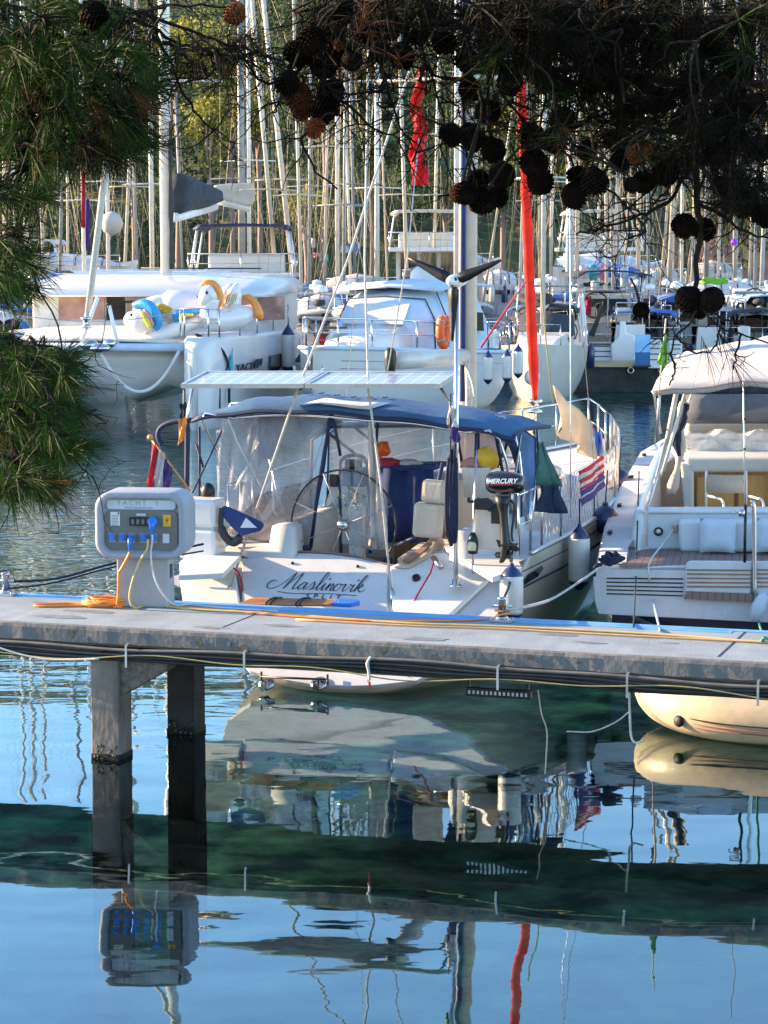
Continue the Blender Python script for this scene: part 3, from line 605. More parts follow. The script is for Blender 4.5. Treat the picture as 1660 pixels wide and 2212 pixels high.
# sprayhood (navy frame, film windows)
m = MB(); R = []
for y, hb, zt in ((3.0, 1.2, 2.45), (3.6, 1.22, 2.48), (4.3, 1.15, 2.2), (4.7, 1.1, 1.87)):
    R.append([V(-hb, y, 1.5 if y < 4.5 else 1.84), V(-hb * .98, y, zt - .18 if y < 4.5 else 1.85), V(-hb * .8, y, zt - .03), V(0, y, zt), V(hb * .8, y, zt - .03), V(hb * .98, y, zt - .18 if y < 4.5 else 1.85), V(hb, y, 1.5 if y < 4.5 else 1.84)])
m.loft(R[:2]); m.build('sprayhood', 'navy_canvas', yacht)
m = MB(); m.loft(R[1:]); m.build('sprayhood_window', 'film', yacht)
m = MB()
for R_ in (R[0], R[1], R[3]): m.tube(R_, .018, 6)
for k in (1, 2, 4, 5): m.tube([r_[k] for r_ in R[1:]], .02, 6)
m.build('sprayhood_frame', 'navy_trim', yacht)
# canopy (bimini)
aft = [(415, 907), (480, 894), (560, 888), (648, 887), (760, 893), (860, 903), (970, 917), (1060, 933), (1110, 945)]
A_ = smooth_path([T(x, y, .9) for x, y in aft], 3); n_ = len(A_)
rows = []
for k, (yy, dz, sx) in enumerate(((.9, 0, 1), (1.0, .05, .99), (1.3, .13, .985), (1.8, .17, .98), (2.3, .16, .98), (2.8, .10, .98), (3.3, .0, .98))):
    row = []
    for i, p in enumerate(A_):
        t = i / (n_ - 1); e = min(1, min(t, 1 - t) * 7); row.append(V(p.x * sx, SHF(yy) + .02 * math.sin(i * .9) * (k > 0), p.z + dz * .62 * (.35 + .65 * e) + .012 * math.sin(i * 1.3 + k)))
    rows.append(row)
CAN = rows
m = MB(); m.sheet(rows, .015); m.build('canopy', 'navy_canvas', yacht)
m = MB(); m.tube([p - V(0, .01, .015) for p in rows[0]], .022, 6); m.tube([r_[-1] for r_ in rows], .022, 6); m.tube([r_[0] for r_ in rows], .022, 6); m.build('canopy_hem', 'navy_trim', yacht)
m = MB(); a = rows[1]; b = rows[2]; i0, i1 = int(n_ * .42), int(n_ * .56)
m.sheet([[p + V(0, -.01, .03) for p in rows[1][i0 - 1:i1]], [p + V(0, 0, .03) for p in rows[2][i0:i1 + 1]]], .006); m.build('pale_patch', mat('patch_white', (.62, .62, .66), .7, var=.08, sc=5), yacht)
m = MB(); [m.box(rows[3][i] + V(0, 0, .03), (.018, .14, .01)) for i in range(int(n_ * .33), int(n_ * .56))]; 
for k in range(26): m.box(rows[3][0].lerp(rows[3][-1], .36 + k * .0085) * 1.0 + V(0, 0, .13), (.012, .1, .004))
m.build('reef_holes', 'navy_trim', yacht)
# canopy frame tubes
for k, (yb, yt) in enumerate(((2.0, 1.9), (2.4, 2.5), (2.6, 3.3))):
    r_ = [rows[0], rows[3], rows[6]][k]; m = MB()
    P = [V(-1.38, yb, 1.5)] + [p - V(0, 0, .05) for p in r_[1:-1:3]] + [V(1.42, yb, 1.5)]; m.tube(smooth_path(P, 3), .016, 6); m.build('canopy_tube', 'steel', yacht)
for s_ in (-1, 1):
    m = MB(); m.tube([V(s_ * 1.5, 1.5, 1.85), V(s_ * 1.4, 2.2, 2.45)], .013, 6); m.build('brace_tube', 'steel', yacht)
# hooped tube sticking out at the left end of the canopy
m = MB(); m.tube(smooth_path([T(412, 908, .9), T(372, 912, .9), T(347, 925, .9), T(342, 945, .9), T(350, 962, .9)], 5), .03, 8); m.build('canopy_hoop', 'navy_trim', yacht)
m = MB(); m.tube(smooth_path([T(404, 905, .5), T(405, 960, .5), T(404, 1052, .5)], 4), .03, 8); m.tube([T(431, 922, .8), T(432, 1090, .8)], .014, 6); m.tube([T(480, 930, .9), T(416, 1065, .6)], .010, 6); m.tube([T(424, 960, .8), T(440, 1010, .8)], .012, 6); m.build('pushpit_frame', 'navy_trim', yacht)
# clear curtains
def curtain(name, pix, ly, m_='film', nx=10, ny=8, wav=.02, edge=True, edge_sides=(0, 1, 2, 3)):
    tl, tr_, br, bl = [T(x, y, ly) for x, y in pix]; rows = []
    for j in range(ny + 1):
        a = tl.lerp(bl, j / ny); b = tr_.lerp(br, j / ny)
        rows.append([a.lerp(b, i / nx) + V(0, wav * math.sin(i * 1.9 + j * .5) + wav * .6 * math.sin(j * 1.3 + i), -.03 * math.sin(math.pi * i / nx) * (j / ny)) for i in range(nx + 1)])
    m = MB(); m.sheet(rows, .003); o = m.build(name, m_, yacht)
    if edge:
        m = MB(); E = [rows[0], [r_[-1] for r_ in rows], rows[-1], [r_[0] for r_ in rows]]
        for k in edge_sides: m = MB(); m.tube([p - V(0, .005, 0) for p in E[k]], .017, 5); m.build('curtain_trim', 'navy_trim', yacht)
    return rows
for px4, mt4 in ((((556, 900), (612, 898), (590, 985), (556, 1010)), 'navy_cloth'), (((640, 900), (700, 900), (700, 925), (652, 950)), 'navy_canvas')):
    m = MB(); m.prism([T(x, y, 2.4) for x, y in px4], (0, .02, 0)); m.build('inner_panel', mt4, yacht)
curtain('clear_curtain', ((464, 905), (560, 892), (548, 1095), (470, 1105)), .92, 'film', edge=False, wav=.035)
curtain('clear_curtain', ((560, 892), (714, 894), (672, 1183), (500, 1160)), .98, 'film', edge_sides=(1, 2), wav=.03)
curtain('clear_curtain', ((724, 896), (800, 900), (832, 1186), (742, 1172)), 1.0, 'film', edge=False, wav=.04)
curtain('netting_panel', ((560, 1068), (692, 1030), (674, 1182), (488, 1150)), .95, 'netting', edge=False)
curtain('rolled_curtain', ((793, 895), (806, 897), (838, 1186), (800, 1180)), .93, mat('film_roll', (.62, .55, .50), .4, kind='film', alpha=.75, var=.15, sc=3), nx=6, edge=False, wav=.05)
curtain('clear_curtain', ((815, 902), (965, 918), (950, 1000), (812, 1012)), 2.6, 'film_clear', edge_sides=(3,))
m = MB(); m.tube([T(716, 893, .95), T(690, 1040, .95), T(672, 1184, .95)], .018, 6); m.tube([T(718, 893, .97), T(736, 985, .97)], .016, 6); m.tube([T(500, 1166, .95), T(672, 1185, .95)], .03, 6); m.build('curtain_edge', 'navy_trim', yacht)
m = MB(); m.tube([T(957, 1000, .8), T(936, 1090, .8), T(918, 1153, .8), T(852, 1180, .8)], .022, 6); m.build('curtain_edge', 'navy_trim', yacht)
# side curtains on starboard: pinkish film panels with navy straps
curtain('side_curtain', ((985, 925), (1100, 945), (1075, 1010), (1000, 1010)), 3.0, mat('film_pink', (.80, .60, .62), .35, kind='film', alpha=.6, var=.1, sc=3), edge_sides=(1, 3))
for pts in (((1030, 930), (1028, 1000), (1012, 1085)), ((1033, 930), (1034, 1085)), ((1072, 942), (1090, 1040)), ((1100, 948), (1118, 1010), (1125, 1060))):
    m = MB(); m.tube([T(x, y, 1.6) for x, y in pts], .018, 6); m.build('canopy_strap', 'navy_trim', yacht)
m = MB(); m.sheet([[T(x, y, 1.3) for x, y in ((1072, 940), (1112, 950))], [T(1098, 962, 1.3), T(1118, 968, 1.3)], [T(1116, 1000, 1.3), T(1120, 1002, 1.3)]], .02); m.build('canopy_ear', 'navy_trim', yacht)
# steering wheel, pedestal, guard arch
c = T(742, 1134, .85); R_ = .575
m = MB(); m.tube([c + V(math.cos(a) * R_, .03 * math.sin(a), math.sin(a) * R_) for a in [2 * math.pi * i / 48 for i in range(48)]], 0.0105, 8, closed=True); wh = m.build('steering_wheel', 'black_rubber', yacht)
for i in range(8):
    a = math.pi / 8 + i * math.pi / 4; m = MB(); m.tube([c, c + V(math.cos(a) * R_, 0, math.sin(a) * R_)], .0055, 5); m.build('spoke', 'mast_grey', wh)
m = MB(); m.lathe([(.05, -.05), (.06, 0), (.05, .05)], c, (0, 1, 0), 14); m.build('wheel_hub', 'steel', wh)
m = MB(); m.box((c.x + .06, c.y + .28, c.z - .22), (.16, .14, .8)); m.build('binnacle_column', 'gelcoat_dull', yacht, bev=.03)
m = MB(); g = lambda x, y: T(x, y, 1.15)
m.tube(smooth_path([g(737, 1195), g(735, 1080), g(735, 1010), g(742, 990), g(762, 984), g(785, 988), g(795, 1010), g(797, 1080), g(800, 1195)], 5), .02, 8); m.build('binnacle_guard', 'navy_trim', yacht)
m = MB(); m.box(g(766, 1030), (.26, .12, .2)); m.build('instrument_pod', mat('pod_blue', (.03, .10, .20), .4, var=.2, sc=5), yacht, bev=.02)
m = MB(); m.box(g(766, 1002) + V(0, -.03, 0), (.17, .08, .1)); m.build('chart_plotter', 'black_plastic', yacht, bev=.01)
m = MB(); m.box(g(766, 1010) + V(0, -.075, -.01), (.13, .004, .06)); m.build('screen', 'window_dark', yacht)
m = MB(); m.box(g(722, 1038), (.10, .05, .13)); m.build('compass_box', 'black_plastic', yacht, bev=.01)
m = MB()
for i in range(90): p = g(760, 1078) + V(rnd.gauss(0, .05), rnd.gauss(0, .04), rnd.gauss(0, .05)); d = V(rnd.gauss(0, .02), rnd.gauss(0, .02), rnd.gauss(0, .02)); m.add([p, p + d, p + d.cross(V(0, 1, .3)) + d * .5], [(0, 1, 2)])
o = m.build('potted_plant_leaves', 'plant'); o.location = MF.o; o.rotation_euler = (0, 0, MF.yaw); tag(o, 'small green herb plant hanging by the steering pedestal', 'plant'); o.name = 'potted_plant'
# cushions right of the wheel
for x, y, w_, h_, l in ((927, 1062, .26, .24, 0), (914, 1124, .31, .36, 0)):
    m = MB(); p = T(x + 12, y, .7); m.box(p, (w_, .14, h_), ry=.07); o = m.build('cushion', 'cushion', None, bev=.05, seg=4); o.location = MF.o; o.rotation_euler = (0, 0, MF.yaw)
    tag(o, 'upper beige cockpit cushion beside the navy table cloth' if y < 1100 else 'lower larger beige cockpit cushion right of the steering wheel', 'cushion', 'cushions in the yacht cockpit')
# pushpit rails, lifelines and net on starboard + port
for s_ in (-1, 1):
    m = MB(); base = [side(y, s_, .03, -.06) for y in (1.5, 1.9, 2.3)]; rail(m, base, .62, .014); m.build('pushpit', 'steel', yacht)
    for k, y in enumerate((3.0, 4.6, 6.2, 7.8, 9.4)):
        m = MB(); b = side(y, s_, .03, -.06); m.tube([b, b + V(0, 0, .62)], .013, 6); m.build('stanchion', 'steel', yacht)
    for h in (.62, .34):
        m = MB(); m.tube([side(y, s_, .03 + h, -.06) for y in (2.3, 3.0, 4.6, 6.2, 7.8, 9.4, 10.4)], .005, 4); m.build('lifeline', 'steel', yacht)
m = MB(); pf = [side(9.9, -1, .03, -.05), side(10.7, -1, .03, -.02), V(0, 11.4, 1.66), side(10.7, 1, .03, -.02), side(9.9, 1, .03, -.05)]; rail(m, pf, .6, .014); m.build('pulpit', 'steel', yacht)
# diamond net of thin cords between rail and deck
m = MB()
for i in range(58):
    for d_ in (-1, 1):
        y = 2.3 + i * .125
        if 2.2 <= y + d_ * .3 <= 9.4 and y < 9.4: m.tube([side(y, 1, .04, -.06), side(y + d_ * .3, 1, .64, -.06)], .003, 3, caps=False)
m.build('safety_net', 'rope_white', yacht)
# mast, boom, rigging
MY = 5.1
m = MB(); m.tube([V(0, MY, 1.75), V(0, MY, 15.5)], .078, 14, sq=1.4); mast_ = m.build('mast', 'mast_paint', yacht)
m = MB(); m.tube([V(-.03, MY - .11, 2.6), V(-.03, MY - .11, 9.5)], .03, 6); m.build('mast_track', 'navy_cloth', mast_)
for z, s_ in ((6.3, 1), (10, .8)):
    m = MB(); m.tube([V(-1.1 * s_, MY - .1, z), V(0, MY, z + .03), V(1.1 * s_, MY - .1, z)], .022, 6); m.build('spreader', 'mast_paint', mast_)
bz = 3.12
m = MB(); m.tube([V(-.02, MY - .1, bz), V(.0, 2.35, bz + .07)], [.095, .10], 14, sq=1.0); m.build('boom', 'mast_paint', yacht)
m = MB(); m.lathe([(.02, -.16), (.05, -.13), (.058, -.04), (.066, .02), (.06, .10), (.03, .14)], V(-.02, 2.22, bz + .07), n=14); m.build('boom_end', 'black_plastic', yacht)
m = MB(); cable(m, [V(.05, MY - .2, 2.0), V(.12, MY - .4, 2.6), V(.05, MY - .2, 3.1)], .03, 6); cable(m, [V(.0, MY - .3, 3.2), V(.2, MY - .4, 2.7), V(.05, MY - .2, 2.1)], .02, 6); m.build('mast_ropes', 'rope_white', yacht)
# forestay sail furled red
top = V(0, MY + .2, 15.2); bow = V(0, 11.2, 1.75)
P0 = PY(1156, 862, 33.2); bow = MF.loc(P0); P1 = MF.loc(PY(1125, 150, 28.6)); d = (P1 - bow); P2 = bow + d * 2.1
m = MB(); pts = [bow + (P2 - bow) * (i / 60) for i in range(61)]
m.tube(pts, [(.04 if i < 2 else .072 - i * .0004 + .006 * math.sin(i * 2.1)) for i in range(61)], 10); m.build('furled_sail', 'red_canvas', yacht)
m = MB(); m.lathe([(.10, 0), (.12, .03), (.06, .06), (.06, .14), (.12, .17), (.1, .2)], bow - V(0, 0, .2), n=14); m.tube([bow - V(0, 0, .5), bow], .03, 6); m.build('furling_drum', 'steel', yacht)
m = MB(); [m.tube([V(s_ * 1.6, MY - .1, 1.35), V(s_ * 1.1, MY - .1, 6.3), V(s_ * .85, MY - .1, 10), V(0, MY, 14.8)], .005, 4) for s_ in (-1, 1)]; m.build('shroud', 'steel', yacht)
# split backstay / boom lines seen across the stern
def yline(name, pix, r, m_, label=None):
    m = MB(); m.tube([T(x, y, l) for x, y, l in pix], r, 5); return m.build(name, m_, yacht)
yline('backstay', ((492, 1283, -.05), (640, 850, .6), (752, 560, 1.6), (980, -140, 5.0)), .014, 'rope_white')
yline('backstay', ((849, 1312, -.1), (822, 1040, .3), (796, 842, .6), (788, 560, 1.4), (800, -140, 4.8)), .013, 'rope_white')
yline('rigging_screw', ((485, 1300, -.06), (498, 1265, -.05)), .022, 'steel'); yline('rigging_screw', ((850, 1312, -.1), (846, 1270, -.05)), .02, 'steel')
yline('topping_line', ((838, 800, 1.2), (880, 560, 1.6), (905, 300, 3)), .008, 'rope_white')
yline('halyard', ((1233, 1130, 4.6), (1233, 880, 4.8), (1232, 560, 5), (1228, -50, 5.2)), .007, 'steel')
yline('yellow_halyard', ((1195, 870, 7), (1180, 740, 7), (1168, 600, 6.5), (1160, 480, 6)), .010, 'rope_yellow')
yline('red_line', ((1040, 750, 5.3), (1100, 660, 7), (1135, 610, 9)), .014, 'rope_red')
yline('red_line', ((878, 1326, -.2), (905, 1280, -.1), (930, 1238, -.05), (938, 1212, -.05)), .010, 'rope_red')
yline('red_line', ((525, 1300, -.06), (524, 1262, -.05), (515, 1235, -.05), (490, 1215, 0)), .010, 'rope_red')
# white canister locker on the port quarter
m = MB()
for y0, y1, a in ((1078, 1140, 0), (1140, 1208, .012), (1208, 1240, .02)):
    p0 = T(432, y0, -.12); p1 = T(432, y1, -.12); m.box(((p0 + p1) / 2) + V(0, .08, 0), (.385 + a, .34, (p0 - p1).z - .012))
m.build('white_canister', 'gelcoat', yacht, bev=.04, seg=4)
m = MB(); m.box(T(432, 1140, -.10) + V(0, .08, 0), (.36, .30, .6)); m.build('canister_core', 'gelcoat_dull', yacht)
m = MB(); m.lathe([(.07, 0), (.075, .10), (.05, .15), (.02, .17)], T(450, 1078, .3), n=14); m.tube([T(440, 1078, .3), T(437, 1052, .3)], .02, 6); m.build('winch', 'black_plastic', yacht)
m = MB(); m.tube(smooth_path([T(420, 1240, -.1), T(420, 1228, -.12), T(436, 1226, -.12), T(436, 1240, -.1)], 3), .008, 5); m.tube(smooth_path([T(444, 1240, -.1), T(444, 1228, -.12), T(456, 1226, -.12), T(456, 1240, -.1)], 3), .008, 5); m.build('step_handle', 'steel', yacht)
m = MB(); m.tube([T(392, 1247, -.1), T(478, 1246, -.1)], .014, 6); m.build('red_trim', 'pink_clay', yacht)
# curved drop board behind the canister: navy horseshoe bag with black strap
m = MB(); m.prism([T(x, y, -.15) for x, y in ((478, 1093), (492, 1098), (560, 1128), (566, 1136), (560, 1148), (520, 1158), (500, 1140), (482, 1118))], (0, .10, 0)); o = m.build('horseshoe_bag', 'navy_cloth', yacht, bev=.03, seg=3)
m = MB(); m.prism([T(x, y, -.17) for x, y in ((520, 1140), (532, 1118), (556, 1140))], (0, -.006, 0)); m.build('bag_print', 'text_grey', o)
m = MB(); m.tube(smooth_path([T(480, 1098, -.12), T(478, 1135, -.14), T(488, 1160, -.14), T(505, 1172, -.12), T(520, 1160, -.12)], 4), [.03] * 5 + [.045] * 12, 8); m.build('bag_strap', 'black_rubber', yacht)
# solar panels on their frame
c_ = [(391, 834, .0), (951, 834, .0), (965, 808, 1.0), (425, 806, 1.0)]
FL, FR, BRr, BLl = [T(x, y, l) for x, y, l in c_]
def on_panel(u, v, dz=0): return FL.lerp(FR, u).lerp(BLl.lerp(BRr, u), v) + V(0, 0, dz)
for u0, u1 in ((0, .4825), (.4875, 1)):
    sp = bpy.data.objects.new('solar_panel', None); COL.objects.link(sp); a = on_panel(u0, 0); bvec = on_panel(u1, 0) - a
    sp.parent = yacht; sp.location = a; L_ = bvec.length; cv = on_panel(u0, 1) - a
    X = bvec.normalized(); Z = X.cross(cv).normalized(); Y = Z.cross(X); sp.rotation_euler = Matrix((X, Y, Z)).transposed().to_euler(); Dp = cv.length
    m = MB(); m.box((L_ / 2, Dp / 2, .006), (L_ - .05, Dp - .05, .006)); m.build('cells', 'solar_cells', sp)
    m = MB(); 
    for c, d in (((L_ / 2, .0125, 0), (L_, .025, .045)), ((L_ / 2, Dp - .0125, 0), (L_, .025, .045)), ((.0125, Dp / 2, 0), (.025, Dp - .051, .045)), ((L_ - .0125, Dp / 2, 0), (.025, Dp - .051, .045))): m.box(c, d)
    m.box((L_ / 2, Dp / 2, -.012), (L_ - .051, Dp - .051, .004)); m.build('panel_frame', 'alu', sp)
m = MB(); m.tube([on_panel(.02, .5, -.04), T(404, 905, .5), T(404, 1050, .5)], .016, 6); m.tube([on_panel(.98, .5, -.04), T(980, 880, .4), T(985, 1000, .3)], .016, 6); m.tube([on_panel(.0, .5, -.05), on_panel(1, .5, -.05)], .016, 6); m.build('panel_support', 'steel', yacht)
# wind turbine on its pole
pb = T(985, 1268, -.02); pt = V(pb.x, pb.y, T(985, 625, -.02).z)
m = MB(); m.tube([pb, pt], .024, 12); m.lathe([(.065, 0), (.065, .02), (.04, .03), (.034, .08)], pb, n=16); tp = m.build('turbine_pole', 'steel', yacht)
hub = T(982, 607, -.14)
m = MB(); m.lathe([(.0, -.14), (.035, -.12), (.062, -.04), (.068, .06), (.05, .18), (.02, .30), (0, .31)], hub, (.15, .98, .0), 18); tb = m.build('turbine_body', 'white_paint', tp)
m = MB(); [m.lathe([(.018, 0), (.018, .012), (0, .014)], hub + V(math.cos(a) * .04, -.08, math.sin(a) * .04), (0, -1, 0), 8) for a in (.5, 2.6, 4.7)]; m.build('hub_plate', 'black_plastic', tb)
for tx, ty in ((880, 557), (1082, 562), (976, 737)):
    tip = T(tx, ty, -.16); a = hub + V(0, -.03, 0); d = tip - a; q = V(0, 1, 0).cross(d).normalized(); R = []
    for t, w_, th_ in ((0.08, .025, .02), (.15, .055, .03), (.3, .055, .02), (.55, .038, .014), (.8, .026, .009), (1, .012, .005)):
        c = a + d * t + V(0, .02 * t, 0); R.append([c + q * w_, c + V(0, -th_, 0), c - q * w_, c + V(0, th_, 0)])
    m = MB(); m.loft(R, True, True); m.build('turbine_blade', 'black_plastic', tp)
# navy ropes coiled on the pole
o = MB(); p = T(975, 1080, -.06)
for k in range(7): 
    x0 = p.x - .03 + k * .012; o.tube(smooth_path([V(x0, p.y + .012 * (k % 3), p.z + .42 + .03 * k), V(x0 - .02, p.y - .02, p.z + .1), V(x0 - .01, p.y - .03, p.z - .30 - .03 * (k % 4)), V(x0 + .015, p.y - .02, p.z - .34 - .03 * (k % 4)), V(x0 + .03, p.y - .03, p.z - .1), V(x0 + .01, p.y, p.z + .42)], 4), .013, 6)
c = o.build('rope_coil', 'rope_navy'); c.location = MF.o; c.rotation_euler = (0, 0, MF.yaw); tag(c, 'navy rope coil tied to the steel turbine pole', 'rope coil')
# flags
def flag(name, label, pole, cols, ly, fr, m_pole='varnished_wood', cloth=(), pr=.013, knob=True):
    t = thing(name, label, 'flag', fr)
    FP = lambda x, y: T(x, y, ly) if fr is MF else fr.px(x, y, ly=ly)
    m = MB(); m.tube([FP(x, y) for x, y in pole], pr, 8); m.build('pole', m_pole, t)
    if knob: m = MB(); m.lathe([(.0, -.03), (.028, -.02), (.034, .005), (.02, .03), (0, .035)], FP(*pole[0]), n=12); m.build('knob', m_pole, t)
    for (poly, mt) in cloth:
        tl, tr_, br, bl = [FP(x, y) for x, y in poly]; rows = []
        for j in range(9):
            a = tl.lerp(bl, j / 8); b = tr_.lerp(br, j / 8); rows.append([a.lerp(b, i / 5) + V(0, .025 * math.sin(i * 1.7 + j * .8 + a.x * 20), 0) for i in range(6)])
        m = MB(); m.sheet(rows, .003); m.build('stripe', mt, t)
    return t
flag('stern_flag', 'red white and violet flag drooping on a wooden staff above the power pedestal', ((325, 945), (412, 1062)), None, -.25, MF,
     cloth=((((329, 948), (343, 962), (333, 1060), (318, 1062)), 'cloth_red'), (((343, 962), (358, 985), (350, 1062), (333, 1060)), 'cloth_white'), (((358, 985), (374, 1010), (364, 1062), (350, 1062)), 'cloth_violet')))
flag('furled_flag', 'small rolled orange and dark flag hanging under the left end of the solar panel', ((397, 842), (396, 905)), None, .1, MF, 'rope_white', pr=.006, knob=False,
     cloth=((((390, 872), (402, 868), (402, 900), (388, 905)), 'cloth_dark'), (((388, 905), (402, 900), (404, 940), (384, 964)), 'inf_orange')))
flag('courtesy_flag', 'white and purple flag tied to the turbine pole under the canopy edge', ((974, 850), (974, 1000)), None, -.1, MF, 'rope_navy', pr=.008, knob=False,
     cloth=((((970, 872), (984, 885), (990, 925), (966, 918)), 'cloth_white'), (((966, 918), (990, 925), (996, 950), (984, 962)), 'cloth_violet')))
# outboard motor on the rail
ob = thing('outboard_motor', 'black outboard motor clamped to the stern rail of the yacht', 'outboard motor', MF)
OL = -.05
def Oo(x, y, d=0): return T(x, y, OL) + V(0, d, 0)
c = Oo(1092, 1044); W_, H_ = .20, .12
R = []
for t, k, kz in ((-1, .3, .45), (-.93, .62, .75), (-.75, .85, .95), (-.3, 1, 1.05), (.3, 1, 1), (.75, .88, .85), (.95, .6, .6), (1.0, .3, .4)):
    R.append([c + V(t * W_, math.cos(a) * .13 * k, math.sin(a) * H_ * kz * (1 if math.sin(a) > 0 else .95)) for a in [2 * math.pi * i / 16 for i in range(16)]])
m = MB(); m.loft(R, True, True); cw = m.build('cowl', mat('cowl_black', (.008, .008, .011), .18, var=.2, sc=3, coat=.6), ob, sub=1)
text('brand_lettering', 'MERCURY', .066, c + V(.0, -.134, .012), (1, 0, .04), (0, -1, .08), 'text_white', cw, shear=.35, extrude=.002, bold=.0015)
m = MB(); m.prism([c + V(x, -.134, z) for x, z in ((-.12, -.012), (.11, .0), (.11, .008), (-.12, -.002))], (0, -.004, 0)); m.build('red_stripe', 'rope_red', cw)
leg = [((1086, 1072), .075, .07), ((1086, 1090), .055, .05), ((1088, 1110), .04, .045), ((1090, 1140), .038, .05), ((1092, 1165), .045, .06), ((1094, 1180), .05, .07), ((1090, 1200), .035, .06), ((1084, 1215), .02, .04)]
m = MB(); m.loft([[Oo(*p) + V(sx * w_, sy * d_, 0) for sx, sy in ((-1, -.5), (-.5, -1), (.5, -1), (1, -.5), (1, .5), (.5, 1), (-.5, 1), (-1, .5))] for p, w_, d_ in leg], True, True); m.build('leg', 'black_plastic', ob)
m = MB(); m.prism([Oo(x, y, 0) for x, y in ((1072, 1166), (1104, 1172), (1124, 1186), (1116, 1192), (1078, 1182))], (0, .02, 0)); m.box(Oo(1098, 1176), (.17, .16, .015)); m.build('cavitation_plate', 'black_plastic', ob)
m = MB(); m.lathe([(.0, -.12), (.03, -.09), (.034, 0), (.025, .08), (0, .09)], Oo(1090, 1200), (1, -.3, 0), 12); 
for i in range(3):
    a = i * 2.09; c2 = Oo(1101, 1200); m.prism([c2, c2 + V(.01, math.cos(a) * .07, math.sin(a) * .07), c2 + V(.02, math.cos(a + .8) * .075, math.sin(a + .8) * .075), c2 + V(.02, math.cos(a + 1.3) * .05, math.sin(a + 1.3) * .05)], (.008, 0, 0))
m.build('propeller', 'black_plastic', ob)
m = MB(); m.prism([Oo(x, y, -.02) for x, y in ((1026, 1078), (1050, 1076), (1062, 1082), (1072, 1090), (1056, 1102), (1024, 1100))], (0, .08, 0)); m.tube([Oo(1012, 1083), (Oo(1060, 1085))], .018, 8); m.build('tiller_handle', 'black_plastic', ob, bev=.008)
m = MB(); m.box(Oo(1072, 1110, .05), (.11, .10, .2)); m.tube([Oo(1068, 1100), Oo(1055, 1104)], .012, 6); m.build('clamp_bracket', 'black_plastic', ob, bev=.01)
m = MB(); m.tube(smooth_path([Oo(1102, 1080), Oo(1112, 1095), Oo(1106, 1150), Oo(1108, 1170)], 4), .012, 6); m.build('fuel_line', 'black_rubber', ob)
m = MB(); m.box(T(1062, 1140, .15), (.36, .03, .45)); m.build('motor_board', 'gelcoat_dull', yacht, bev=.02)
# oil lamp, bucket, box on the stern
m = MB(); p = T(1022, 1178, .0); m.lathe([(.02, -.09), (.05, -.08), (.055, 0), (.055, .05), (.04, .09), (.02, .13)], p, n=14); o = m.build('stern_lamp', 'black_plastic', yacht)
m = MB(); m.lathe([(.045, -.05), (.05, 0), (.045, .04)], p - V(0, .012, 0), n=14); m.build('lamp_glass', 'pvc_yellow', o)
yline('lamp_stalk', ((1022, 1240, -.02), (1022, 1165, 0), (1026, 1060, .1), (1032, 930, .9)), .012, 'steel')
m = MB(); p = T(1030, 1035, 1.3); m.lathe([(.13, -.18), (.155, .12), (.16, .13), (.15, .13), (.13, -.1)], p, n=20); o = m.build('bucket', 'gelcoat_dull'); o.location = MF.o; o.rotation_euler = (0, 0, MF.yaw); tag(o, 'cream bucket hanging on the yacht rail above the outboard motor', 'bucket')
def crumple(name, label, cat, c, r, m_, k, seed=1, sz=(1, 1, 1)):
    rr_ = random.Random(seed); mb = MB(); N1, N2 = 14, 9; ph = [rr_.uniform(0, 6) for _ in range(8)]; rings = []
    for j in range(N2):
        b = -math.pi / 2 + math.pi * (j + .5) / N2; rings.append([Vector(c) + V(math.cos(a) * math.cos(b) * sz[0], math.sin(a) * math.cos(b) * sz[1], math.sin(b) * sz[2]) * r * (1 + k * (math.sin(3 * a + ph[0] + 2 * b) + .7 * math.sin(5 * a + ph[1] - 3 * b) + .6 * math.sin(4 * b + ph[2] + a))) for a in [2 * math.pi * i / N1 for i in range(N1)]])
    mb.loft(rings, True, True); o = mb.build(name, m_, None, sub=1); o.location = MF.o; o.rotation_euler = (0, 0, MF.yaw); return tag(o, label, cat)
crumple('crumpled_cloth', 'crumpled yellow cloth lying on the cream bucket', 'cloth', T(1052, 992, 1.3), .12, 'cloth_yellow', .16, 3, (1, .7, 1.1))
crumple('crumpled_bag', 'brown crumpled bag beside the yellow cloth on the bucket', 'bag', T(1022, 1002, 1.3), .11, 'pink_clay', .16, 5, (1.1, .7, .6))
crumple('striped_bundle', 'red and white cloth bundle on the navy table under the canopy', 'cloth', T(842, 1000, 2.2), .10, 'cloth_red', .15, 8, (1.5, .8, .55))
crumple('white_bundle', 'white crumpled cloth on the navy table under the canopy', 'cloth', T(888, 1001, 2.2), .09, 'cloth_white', .15, 9, (1.5, .8, .5))
crumple('orange_bag', 'orange bag at the left end of the navy table under the canopy', 'bag', T(826, 970, 2.3), .10, 'life_orange', .16, 10, (1, .7, .8))
crumple('red_watering_pot', 'red rounded pot seen through the left clear curtain', 'pot', T(572, 1090, 1.2), .085, 'rope_red', .04, 11, (1, 1, 1.0))
